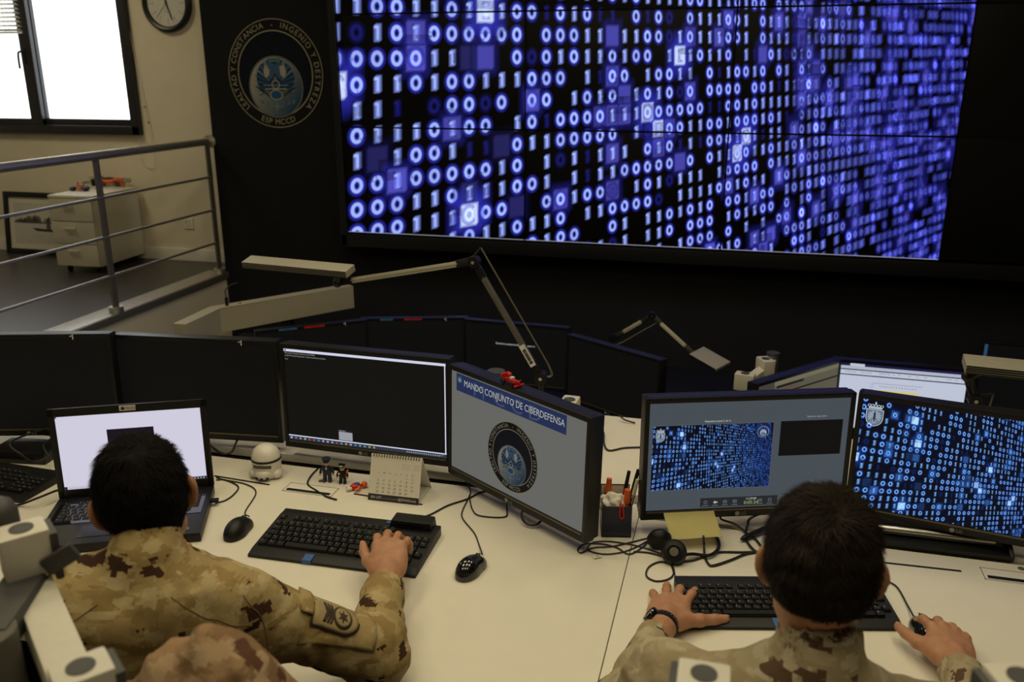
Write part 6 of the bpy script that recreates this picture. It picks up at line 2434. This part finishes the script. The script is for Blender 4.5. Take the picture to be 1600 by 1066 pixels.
    lift = (.06 if hair_kind == 'short' else .16) + .16 * rnd.rand(len(base))
    clump = (vnoise(base, 60) - .5)
    lift = lift + clump * .5
    d1 = flow * np.cos(lift)[:, None] + nr * np.sin(lift)[:, None]
    d2 = flow * np.cos(lift * .4)[:, None] + nr * np.sin(lift * .3)[:, None]
    sd = np.cross(nr, flow)
    wd = .00065
    p0 = base - nr * .001
    p1 = p0 + d1 * (ln * .55)[:, None]
    p2 = p1 + d2 * (ln * .55)[:, None]
    n = len(base)
    v = np.stack([p0 - sd * wd, p0 + sd * wd, p1 - sd * wd * .8, p1 + sd * wd * .8, p2], 1).reshape(-1, 3) - o
    F = []
    for i in range(n):
        q = 5 * i
        F.append((q, q + 1, q + 3, q + 2))
        F.append((q + 2, q + 3, q + 4))
    hs_ = raw('strands', v, F, hair_mat, hair)
    # ---- shirt
    lo = np.min([nk - [.30, .30, .62], nk + [.30, .30, .12]] + [A3(a[k]) - .09 for a in arms for k in ('shoulder', 'elbow', 'wrist')], 0)
    hi = np.max([nk - [.30, .30, .62], nk + [.30, .30, .12]] + [A3(a[k]) + .09 for a in arms for k in ('shoulder', 'elbow', 'wrist')], 0)
    V = Vol(lo, hi, 0.0055)
    RB = np.stack([br, bf, bu], 1)

    def bpt(x, y, z):
        return nk + br * x + bf * y + bu * z

    def wr_t(Pn, t):
        q = (Pn - nk)
        a = q @ br
        b = q @ bu
        s_ = vnoise(np.stack([a * .8 + b * 1.2, b - a * .5, q @ bf], -1), 14) - .5
        s2 = vnoise(np.stack([a * 2.2 - b * .8, b * .9 + a, q @ bf * 2], -1), 22) - .5
        return .016 * s_ + .008 * s2
    V.ell(bpt(0, .050, -.275), (sh - .005, .130, .215), RB, .05, wr=wr_t)
    V.ell(bpt(0, .055, -.42), (.185, .140, .20), RB, .05, wr=wr_t)
    V.ell(bpt(0, .015, -.175), (sh * .88, .095, .115), RB, .05, wr=wr_t)
    for a in arms:
        S, E, Wr = A3(a['shoulder']), A3(a['elbow']), A3(a['wrist'])

        def wr_a(Pn, t, S=S, E=E):
            g_ = vnoise(np.stack([(t * 3.2 + 0 * t), (Pn @ br) * 9, (Pn @ bu) * 9], -1), 1.0) - .5
            near = np.exp(-((t - 1.0) / .35) ** 2) * .5 + .6
            fold = np.sin(t * 19 + 7 * (vnoise(Pn, 11) - .5) * 3)
            return -.0045 * fold * near + .018 * g_

        def wr_f(Pn, t):
            fold = np.sin(t * 24 + 8 * (vnoise(Pn, 12) - .5) * 2)
            near = np.exp(-(t / .5) ** 2) * .8 + .35
            return -.0042 * fold * near + .014 * (vnoise(Pn, 16) - .5)
        V.cone(bpt(0, 0, -.080 - drop * .5), S - bu * .008, .062, .065, .05, wr=wr_t)
        V.cone(S, E, .066, .060, .03, wr=wr_a)
        V.ell(E, (.060, .060, .060), None, .02, wr=wr_t)
        cuff = Wr - (Wr - E) / np.linalg.norm(Wr - E) * a.get('cuff', .022)
        V.cone(E, cuff, .061, .045 * a.get('cw', 1), .025, wr=wr_f)
    for a in arms:                                     # open cuffs
        E, Wr = A3(a['elbow']), A3(a['wrist'])
        d = (Wr - E) / np.linalg.norm(Wr - E)
        cuff = Wr - d * a.get('cuff', .022)
        V.cone(cuff + d * .048, cuff + d * .20, .066, .07, .003, cut=True)
        V.cone(cuff - d * .02, cuff + d * .08, .0345, .0345, .003, cut=True)
    # collar: a band round the neck with the neck's hollow cut out
    nd = (H + hu * -.06 - hf * .02 - nk)
    nd /= np.linalg.norm(nd)
    nd = nd * .6 + np.array([0, 0, .4])
    nd /= np.linalg.norm(nd)
    ca = nk - nd * .022 + bf * .026 - bu * .004
    cb = nk + nd * .014 + bf * .030
    V.ell(bpt(0, -.008, -.088 - drop), (sh * .88, .085, .066), RB, .05, wr=wr_t)
    V.cone(bpt(-.03, .02, -.062), bpt(.03, .02, -.062), .054, .054, .05)
    V.cone(ca, cb, .063, .0600, .016, wr=lambda P_, t: .004 * (vnoise(P_, 18) - .5))
    V.cone(cb + nd * .066, cb + nd * .13, .066, .10, .003, cut=True)
    V.cone(cb - nd * .02, cb + nd * .12, .0535, .058, .003, cut=True)
    shirt = V.build('shirt', cloth, root, o)
    # collar edge and yoke seams laid on the cloth
    bvh = BVHTree.FromPolygons([v.co for v in shirt.data.vertices], [p.vertices for p in shirt.data.polygons])

    def snap(p, off=.0008):
        loc, nrm, _, _ = bvh.find_nearest(Vector(p - o))
        return loc + nrm * off

    def seam(pts, name='seam', r=.0011, mt=None):
        P_ = spline([Vector(q) for q in pts], 10)
        MB().tube([snap(A3(q), .0004) for q in P_], r, 5, 0).build(name, mt or M['seamcloth'], shirt)
    # ---- trousers on the seat
    hip = bpt(0, .02, -.56)
    T = Vol(np.minimum(hip - .75, hip - .2), hip + .75, .012)
    hipz = hip[2]
    knees = []
    for sx in (-1, 1):
        Hp = hip + br * sx * .09
        Kn = Hp + bf * .43 + br * sx * .05 + np.array([0, 0, .02])
        An = Kn + bf * .02 - np.array([0, 0, .40])
        T.cone(Hp, Kn, .092, .070, .03, wr=lambda P_, t: .012 * (vnoise(P_, 14) - .5))
        T.cone(Kn, An, .068, .052, .03, wr=lambda P_, t: .014 * (vnoise(P_, 16) - .5))
        knees.append((Kn, An))
    T.ell(hip, (.175, .13, .11), RB, .05)
    T.build('trousers', cloth, root, o)
    for (Kn, An) in knees:
        foot = An + bf * .05
        bt = MB()
        fl = foot - o
        bt.ball(Vector((fl[0], fl[1], .05)), (.047, .125, .045), Matrix([list(q) for q in RB]), 18, 12)
        bt.cyl(Vector((An - o)[:2].tolist() + [.05]), Vector((An - o)[:2].tolist() + [max(.12, An[2])]), .050, .052, seg=18)
        bt.build('boot', M['boot'], root)
    return dict(root=root, shirt=shirt, body=body, snap=snap, seam=seam, o=o, b=bpt, h=h, bvh=bvh, br=br, bf=bf, bu=bu)


M['seamcloth'] = mat('sand_stitching', (0.20, 0.135, 0.06), 0.9)
M['boot'] = mat('tan_boot', (0.20, 0.13, 0.07), 0.8)
M['patch'] = mat('sand_patch_cloth', (0.34, 0.26, 0.13), 0.95, var=0.1, scale=300)
M['brownthread'] = mat('dark_brown_thread', (0.05, 0.032, 0.016), 0.9)


def rel(px, py, y):
    return A3(hy(px, py, y))


# ---- the man at the left
fL = np.array([-sin(radians(37)), cos(radians(37)), 0])
bL = np.array([-sin(radians(24)), cos(radians(24)), 0])
headL = rel(226, 782, 1.185)
neckL = rel(222, 868, 1.10)
rL = np.cross(bL, [0, 0, 1])
shRL = rel(386, 952, 1.195)
shLL = rel(135, 935, 1.06)
elR = A3(hz(586, 1022, DESK + .070))
wrR = A3(hz(606, 900, DESK + .072))
tipR = A3(hz(614, 826, DESK + .045))
wrLL = A3(hz(212, 880, DESK + .062))
elLL = A3(hz(150, 985, DESK + .075))
pL = person('person seen from behind, short black hair, sand camouflage shirt, one hand typing, facing the laptop', headL, fL + np.array([0, 0, -.18]), np.array([-.10, -.04, 1.0]), bL, neckL, .205,
            [dict(shoulder=shRL, elbow=elR, wrist=wrR, fwd=(tipR - wrR) / np.linalg.norm(tipR - wrR) + np.array([0.03, 0, .42]), nrm=np.array([.02, -.5, 1.0]), thumb=-1, cw=1.0, cuff=.040,
                  kw=dict(s=1.03, curl=(.55, .60, .64, .70), spread=(.12, .03, -.06, -.18), thumb_dir=(.55, .80, -.12), thumb_curl=.30)),
             dict(shoulder=shLL, elbow=elLL, wrist=wrLL, fwd=np.array([.1, 1, -.05]), nrm=np.array([0, -.1, 1.0]), thumb=1, seen=False, kw=dict(curl=(.5, .5, .5, .5)))],
            M['hairblack'], M['camoL'], 'short', .92, 3)

# ---- the man on the right
fR = np.array([sin(radians(2)), cos(radians(2)), 0])
bR = np.array([sin(radians(2)), cos(radians(2)), 0])
headR = rel(1281, 889, 1.150)
neckR = rel(1280, 1031, 1.080)
shLR = neckR + np.array([-.200, .045, -.122])
shRR = neckR + np.array([.200, .045, -.122])
wrL_ = A3(hz(1038, 972, DESK + .036))
miL_ = A3(hz(1061, 903, DESK + .016))
elL_ = A3(hz(972, 1120, DESK + .062))
wrR_ = A3(hz(1492, 1036, DESK + .045))
miR_ = A3(hz(1476, 955, DESK + .030))
elR_ = wrR_ + np.array([.01, -.25, .035])
pR = person('person seen from behind on the right, brown hair, faded camouflage collar, wristwatch, hand on mouse', headR, fR + np.array([0, 0, -.16]), np.array([.0, -.04, 1.0]), bR, neckR, .225,
            [dict(shoulder=shLR, elbow=elL_, wrist=wrL_, fwd=(miL_ - wrL_) / np.linalg.norm(miL_ - wrL_), nrm=np.array([-.05, -.05, 1.0]), thumb=1, cw=.84, cuff=.058,
                  kw=dict(s=1.08, curl=(.12, .13, .13, .2), spread=(.12, -.02, -.14, -.30), thumb_dir=(.80, .52, -.10), thumb_curl=.02)),
             dict(shoulder=shRR, elbow=elR_, wrist=wrR_, fwd=(miR_ - wrR_) / np.linalg.norm(miR_ - wrR_) + np.array([-.05, 0, .12]), nrm=np.array([.10, -.12, 1.0]), thumb=-1, cw=.92, cuff=.032,
                  kw=dict(s=1.06, curl=(.46, .52, .55, .60), spread=(.16, -.02, -.12, -.22), thumb_dir=(.66, .72, -.20), thumb_curl=.18))],
            M['hairbrown'], M['camoR'], 'long', .895, 9, .022)

# watch on the right man's left wrist
root = pR['root']
d = (wrL_ - elL_) / np.linalg.norm(wrL_ - elL_)
wc = wrL_ - d * .016
q = Vector((0, 0, 1)).rotation_difference(Vector(d)).to_matrix().to_4x4()
wm = MB().lathe([(.0300, -.009), (.0325, -.0085), (.0330, 0), (.0325, .0085), (.0300, .009)], 32, Matrix.Translation(Vector(wc - pR['o'])) @ q)
wo = wm.build('watch_strap', M['black'], root)
kn = MB()
for i in range(26):
    a = 2 * pi * i / 26
    x = q.to_3x3() @ Vector((cos(a) * .0328, sin(a) * .0328, 0))
    kn.ball(Vector(wc - pR['o']) + x, .0030, u=8, v=6)
kn.build('strap_stud', M['gloss'], wo)
side = np.cross(d, [0, 0, 1])
face_n = np.array([0, 0, 1.0]) * .55 - side * .85
face_n -= d * (face_n @ d)
face_n /= np.linalg.norm(face_n)
qf = Vector((0, 0, 1)).rotation_difference(Vector(face_n)).to_matrix().to_4x4()
MB().lathe([(0, -.004), (.0185, -.004), (.0195, .004), (.0165, .008), (.0160, .0065), (0, .0065)], 28, Matrix.Translation(Vector(wc + face_n * .032 - pR['o'])) @ qf).build('watch_case', M['gloss'], wo)


# seams, badge and pocket flap on the left man's shirt
s = pL
b = s['b']
s['seam']([b(-.19, -.05, -.10), b(-.12, -.085, -.075), b(-.055, -.07, -.045)])
s['seam']([b(.055, -.07, -.045), b(.12, -.085, -.085), b(.185, -.06, -.13)])
s['seam']([b(.125, -.09, -.09), b(.150, -.09, -.20), b(.155, -.09, -.33)])
s['seam']([b(.185, -.06, -.05), b(.205, -.05, -.12), b(.200, -.04, -.20)])
s['seam']([b(-.125, -.09, -.09), b(-.150, -.09, -.20), b(-.155, -.09, -.33)])
r = pR
b2 = r['b']
r['seam']([b2(-.20, -.05, -.09), b2(-.12, -.075, -.07), b2(-.06, -.06, -.04)])
r['seam']([b2(.06, -.06, -.04), b2(.12, -.075, -.07), b2(.20, -.05, -.09)])


def cloth_patch(s, c_px, axis_a, arm, y_guess, poly, name, mt, off, lab=None, parent=None, thick=.003, n=10):
    """a flat piece of cloth laid on the sleeve: poly in (along, across) metres about a point of the sleeve"""
    o = s['o']
    rd = ray(*c_px)
    eye = Vector((0, 0, EYE)) - Vector(o)
    hit = s['bvh'].ray_cast(eye, rd.normalized())
    loc, nr = hit[0], hit[1]
    A = Vector(axis_a).normalized()
    if arm is not None:                                # curve round the upper arm
        S_ = Vector(arm - o)
        foot = S_ + A * (loc - S_).dot(A)
        nr = (loc - foot)
        rad = nr.length
        nr.normalize()
    else:
        A = (A - nr * A.dot(nr)).normalized()
    B = nr.cross(A)
    bm = bmesh.new()
    # grid inside the polygon's bounding box, clipped by nearest scaling
    ctr = Vector((sum(p[0] for p in poly) / len(poly), sum(p[1] for p in poly) / len(poly)))
    rings = []
    m = 5
    for j in range(m + 1):
        t = j / m
        rg = []
        for p in poly:
            q = ctr.lerp(Vector(p), t)
            if arm is not None:
                an = q.y / rad
                w2 = foot + A * q.x + nr * (rad * cos(an)) + B * (rad * sin(an))
                rg.append(bm.verts.new(w2 + (w2 - foot - A * q.x).normalized() * (off + .003)))
                if j == 0:
                    break
                continue
            w = loc + A * q.x + B * q.y + nr * .02
            L_, N_, _, _ = s['bvh'].find_nearest(w)
            rg.append(bm.verts.new(L_ + N_ * off))
            if j == 0:
                break
        rings.append(rg)
    k = len(poly)
    for i in range(k):
        bm.faces.new((rings[0][0], rings[1][i], rings[1][(i + 1) % k]))
    for j in range(1, m):
        for i in range(k):
            bm.faces.new((rings[j][i], rings[j + 1][i], rings[j + 1][(i + 1) % k], rings[j][(i + 1) % k]))
    bmesh.ops.recalc_face_normals(bm, faces=bm.faces[:])
    me = bpy.data.meshes.new(name)
    bm.to_mesh(me)
    bm.free()
    me.polygons.foreach_set('use_smooth', [True] * len(me.polygons))
    me.materials.append(mt)
    ob = bpy.data.objects.new(name, me)
    C.objects.link(ob)
    ob.parent = parent or s['root']
    md = ob.modifiers.new('t', 'SOLIDIFY')
    md.thickness = thick
    md.offset = 0
    return ob


ua = elR - shRL
ua /= np.linalg.norm(ua)


def shield(sx, sy, n=24):
    pts = [(-.5 * sx, -.5 * sy), (-.5 * sx, .5 * sy)]
    pts = []
    for i in range(n):
        a = -pi / 2 + pi * i / (n - 1)
        pts.append((.12 * sx + .38 * sx * cos(a), .5 * sy * sin(a)))
    pts += [(-.1 * sx, .5 * sy), (-.3 * sx, .5 * sy), (-.5 * sx, .5 * sy), (-.5 * sx, .17 * sy), (-.5 * sx, -.17 * sy), (-.5 * sx, -.5 * sy), (-.3 * sx, -.5 * sy), (-.1 * sx, -.5 * sy)]
    return pts


try:
    BP = (523, 966)
    pt_ = cloth_patch(pL, BP, ua, shRL, 0, shield(.104, .060), 'arm_badge', M['brownthread'], .0035)
    pt_['label'] = 'sand and brown shield badge on the right sleeve'
    cloth_patch(pL, BP, ua, shRL, 0, shield(.097, .053), 'badge_field', M['patch'], .0055, parent=pt_, thick=.001)
    cloth_patch(pL, BP, ua, shRL, 0, [(.012 + .021 * cos(2 * pi * i / 20), .021 * sin(2 * pi * i / 20)) for i in range(20)], 'badge_ring', M['brownthread'], .0066, parent=pt_, thick=.001)
    cloth_patch(pL, BP, ua, shRL, 0, [(.012 + .017 * cos(2 * pi * i / 20), .017 * sin(2 * pi * i / 20)) for i in range(20)], 'badge_disc', M['patch'], .0076, parent=pt_, thick=.001)
    cloth_patch(pL, BP, ua, shRL, 0, [(.012 + (.012 if i % 2 else .005) * cos(2 * pi * i / 12), (.012 if i % 2 else .005) * sin(2 * pi * i / 12)) for i in range(12)], 'badge_star', M['brownthread'], .0086, parent=pt_, thick=.001)
    for i, (x0, x1) in enumerate(((-.030, -.024), (-.021, -.017), (-.014, -.011))):
        cloth_patch(pL, BP, ua, shRL, 0, [(x0, -.018), (x0 + .008, 0), (x0, .018), (x1, .018), (x1 + .008, 0), (x1, -.018)], 'badge_chevron', M['brownthread'], .0066, parent=pt_, thick=.001)
    fl = cloth_patch(pL, (556, 985), ua, None, 0, [(-.11, -.050), (-.05, -.052), (0, -.052), (.045, -.050), (.050, -.01), (.045, .035), (0, .040), (-.05, .040), (-.11, .038)], 'sleeve_pocket', M['camoL'], .0022, thick=.003)
    fl2 = cloth_patch(pL, (488, 940), ua, None, 0, [(-.024, -.045), (.0, -.045), (.008, -.0), (.0, .045), (-.024, .045)], 'pocket_flap', M['camoL'], .0055, thick=.003)
except Exception as ex:
    print('patch failed', ex)


# ------------------------------------------------------------------ chairs
def office_chair(label, pos, yaw):
    """origin under the seat centre on the floor, faces +y"""
    t = thing('office_chair', label, 'chair', pos, yaw, 'office chairs')
    MB().box((0, 0, .435), (.46, .45, .07), bev=.03, seg=3).build('seat', M['fabric'], t)
    MB().box((0, -.245, .70), (.42, .05, .42), Matrix.Rotation(radians(-8), 3, 'X'), bev=.022, seg=3).build('backrest', M['fabric'], t)
    MB().tube([(0, -.1, .40), (0, -.24, .40), (0, -.285, .50), (0, -.29, .66)], .018, 10).build('back_support', M['black'], t)
    MB().cyl((0, 0, .10), (0, 0, .41), .028, seg=20).build('gas_column', M['black'], t)
    for i in range(5):
        a = 2 * pi * i / 5 + .3
        l = MB().bar((0, 0, .095), (cos(a) * .27, sin(a) * .27, .07), .04, .03, bev=.006).build('base_leg', M['black'], t)
        MB().cyl((cos(a) * .27 - sin(a) * .02, sin(a) * .27 + cos(a) * .02, .028), (cos(a) * .27 + sin(a) * .02, sin(a) * .27 - cos(a) * .02, .028), .027, seg=16).build('caster', M['black'], l)
    return t


cyaw = radians(20)
hipL = neckL + np.array([0, 0, -.56]) + bL * .02
chL = office_chair('black office chair under the man at the left, a tan camouflage jacket over its back', (hipL[0], hipL[1], 0), cyaw)
hipR = neckR + np.array([0, 0, -.56]) + bR * .02
office_chair('black office chair under the man on the right', (hipR[0], hipR[1], 0), radians(0))

# jacket draped over the back of the left chair
jt = A3(hy(392, 1024, 0.80))
jl = A3(hy(125, 1080, 0.74))
V = Vol(np.minimum(jt, jl) - np.array([.22, .2, .48]), np.maximum(jt, jl) + np.array([.2, .22, .12]), .006)
jd = (jt - jl)
jd /= np.linalg.norm(jd)


def wj(P, t):
    q = P - jt
    a = q @ jd
    return .040 * (vnoise(np.stack([a * 1.6, q[..., 2] * .45, q[..., 1]], -1), 11) - .5) + .024 * (vnoise(np.stack([a * 2.5 + q[..., 2], q[..., 2] * .6, q[..., 1]], -1), 24) - .5)


V.cone(jl + np.array([0, 0, -.05]), jt + np.array([-.04, 0, -.035]), .030, .032, .05, wr=wj)
for i in range(7):
    c = jl + (jt - jl) * (i / 6)
    V.cone(c + np.array([0, -.01, -.06]), c + np.array([0, -.045, -.42]), .045, .05, .05, wr=wj)
V.cone(jt + np.array([0, 0, -.03]), jt + np.array([.045, .01, -.10]), .030, .040, .04, wr=wj)
V.cone(jt + np.array([.045, .01, -.10]), jt + np.array([.065, -.01, -.42]), .042, .05, .04, wr=wj)
V.ell(jt + np.array([-.055, -.03, -.10]), (.055, .030, .11), None, .04, wr=wj)
V.cone(jt + np.array([-.030, -.040, -.02]), jt + np.array([-.035, -.085, -.40]), .020, .034, .025)
V.cone(jt + np.array([.040, -.035, -.04]), jt + np.array([.060, -.080, -.40]), .018, .034, .02)
V.cone(jt + np.array([-.10, -.030, -.05]), jt + np.array([-.145, -.080, -.40]), .014, .030, .03)
V.cone(jt + np.array([.012, -.062, .0]), jt + np.array([.016, -.125, -.40]), .015, .034, .012, cut=True)
jk = V.build('jacket', M['camoJ'], None, (chL.location.x, chL.location.y, 0))
jk.name = 'jacket'
jk.location = (chL.location.x, chL.location.y, 0)
tag(jk, 'tan camouflage jacket hung over the chair back behind the man at the left', 'jacket')

# ------------------------------------------------------------------ monitor arms of the nearest desk row, at the bottom edge
FD = 0.42


def near_arm(label, base, J, group='near monitor arms', prad=.024):
    """J: joint centres (top face centre) in order; post stands on the near desk"""
    t = thing('monitor_stand', label, 'monitor stand', (base[0], base[1], DESK), 0, group)
    o = Vector((base[0], base[1], DESK))
    P = [Vector(j) - o for j in J]
    MB().box((0, 0, .008), (.10, .12, .016), bev=.003).build('base_plate', M['armgrey'], t)
    MB().cyl((0, 0, .016), (0, 0, P[0].z - .06), prad, seg=28).build('post', M['postgrey'], t)
    for i, p in enumerate(P):
        d = (P[i + 1] - p) if i + 1 < len(P) else (p - P[i - 1]) if i else Vector((0, 1, 0))
        d = Vector((d.x, d.y, 0)).normalized()
        R = Matrix((d.cross(Vector((0, 0, 1))).normalized(), d, Vector((0, 0, 1)))).transposed()
        m = MB().box(p - Vector((0, 0, .032)), (.056, .046, .064), R, bev=.005)
        j = m.build('joint', M['armwhite'], t)
        MB().cyl(p - Vector((0, 0, .0005)), p + Vector((0, 0, .0012)), .0142, seg=28).build('joint_cap', M['armgrey'], j)
        MB().box(p - Vector((0, 0, .040)) + R @ Vector((-.031, 0, 0)), (.010, .048, .066), R, bev=.003).build('joint_cheek', M['armgrey'], j)
    top = Vector((0, 0, P[0].z - .075))
    if (Vector((P[0].x, P[0].y, 0))).length > .06:
        MB().bar(top, P[0] + Vector((0, 0, -.075)), .05, .036, bev=.006).build('link', M['armgrey'], t)
    for a, b in zip(P[:-1], P[1:]):
        d = (b - a).normalized()
        a2, b2 = a + Vector((0, 0, -.085)), b + Vector((0, 0, -.085))
        l = MB().bar(a2, b2, .046, .040, bev=.006).build('link', M['armwhite'], t)
        MB().bar(a2 - Vector((.005, 0, .034)), b2 - Vector((.005, 0, .034)), .036, .030, bev=.008).build('link_casing', M['armgrey'], l)
    return t


j1 = hy(33, 826, 0.78)
j2 = hy(126, 1042, 0.60)
na = near_arm('blurred silver-white monitor arm with capped joints at the lower left corner', (hy(-22, 1010, .66).x, .66), [j1, j2], prad=.034)
m = MB()
pq = j1 - Vector(na.location)
m.box(pq + Vector((.046, .006, -.040)), (.044, .009, .024), Matrix.Rotation(.5, 3, 'Z') @ Matrix.Rotation(-.5, 3, 'Y'), bev=.004)
m.build('tension_lever', M['armgrey'], na)
m = MB().lathe([(0, 0), (.026, 0), (.026, .034), (.021, .046), (.012, .052), (0, .053)], 28, Matrix.Translation(pq + Vector((-.058, .02, -.030))))
m.build('post_dome', M['armgrey'], na)
m = MB().box(pq + Vector((.085, -.16, -.13)), (.03, .022, .02), bev=.005)
m.build('cable_clip', M['armgrey'], na)
j3 = hy(1100, 1053, 0.80)
near_arm('white capped monitor arm joint poking up at the bottom edge before the right man', (j3.x, j3.y - .10), [j3 + Vector((.0, -.10, 0.0)), j3])
j4 = hy(1598, 1058, 0.80)
near_arm('white monitor arm joint cut off at the lower right corner', (j4.x + .04, j4.y - .10), [j4 + Vector((.03, -.10, 0)), j4])
t = thing('operations_desk', 'white desk nearest the camera that carries the blurred monitor arms', 'desk', (-.1, .30, 0))
MB().box((0, 0, DESK - .0125), (3.4, .80, .025), bev=.002).build('worktop', M['desk'], t)
for sx in (-1, 1):
    MB().box((sx * 1.6, 0, (DESK - .025) / 2), (.03, .7, DESK - .025), bev=.002).build('leg', M['white'], t)
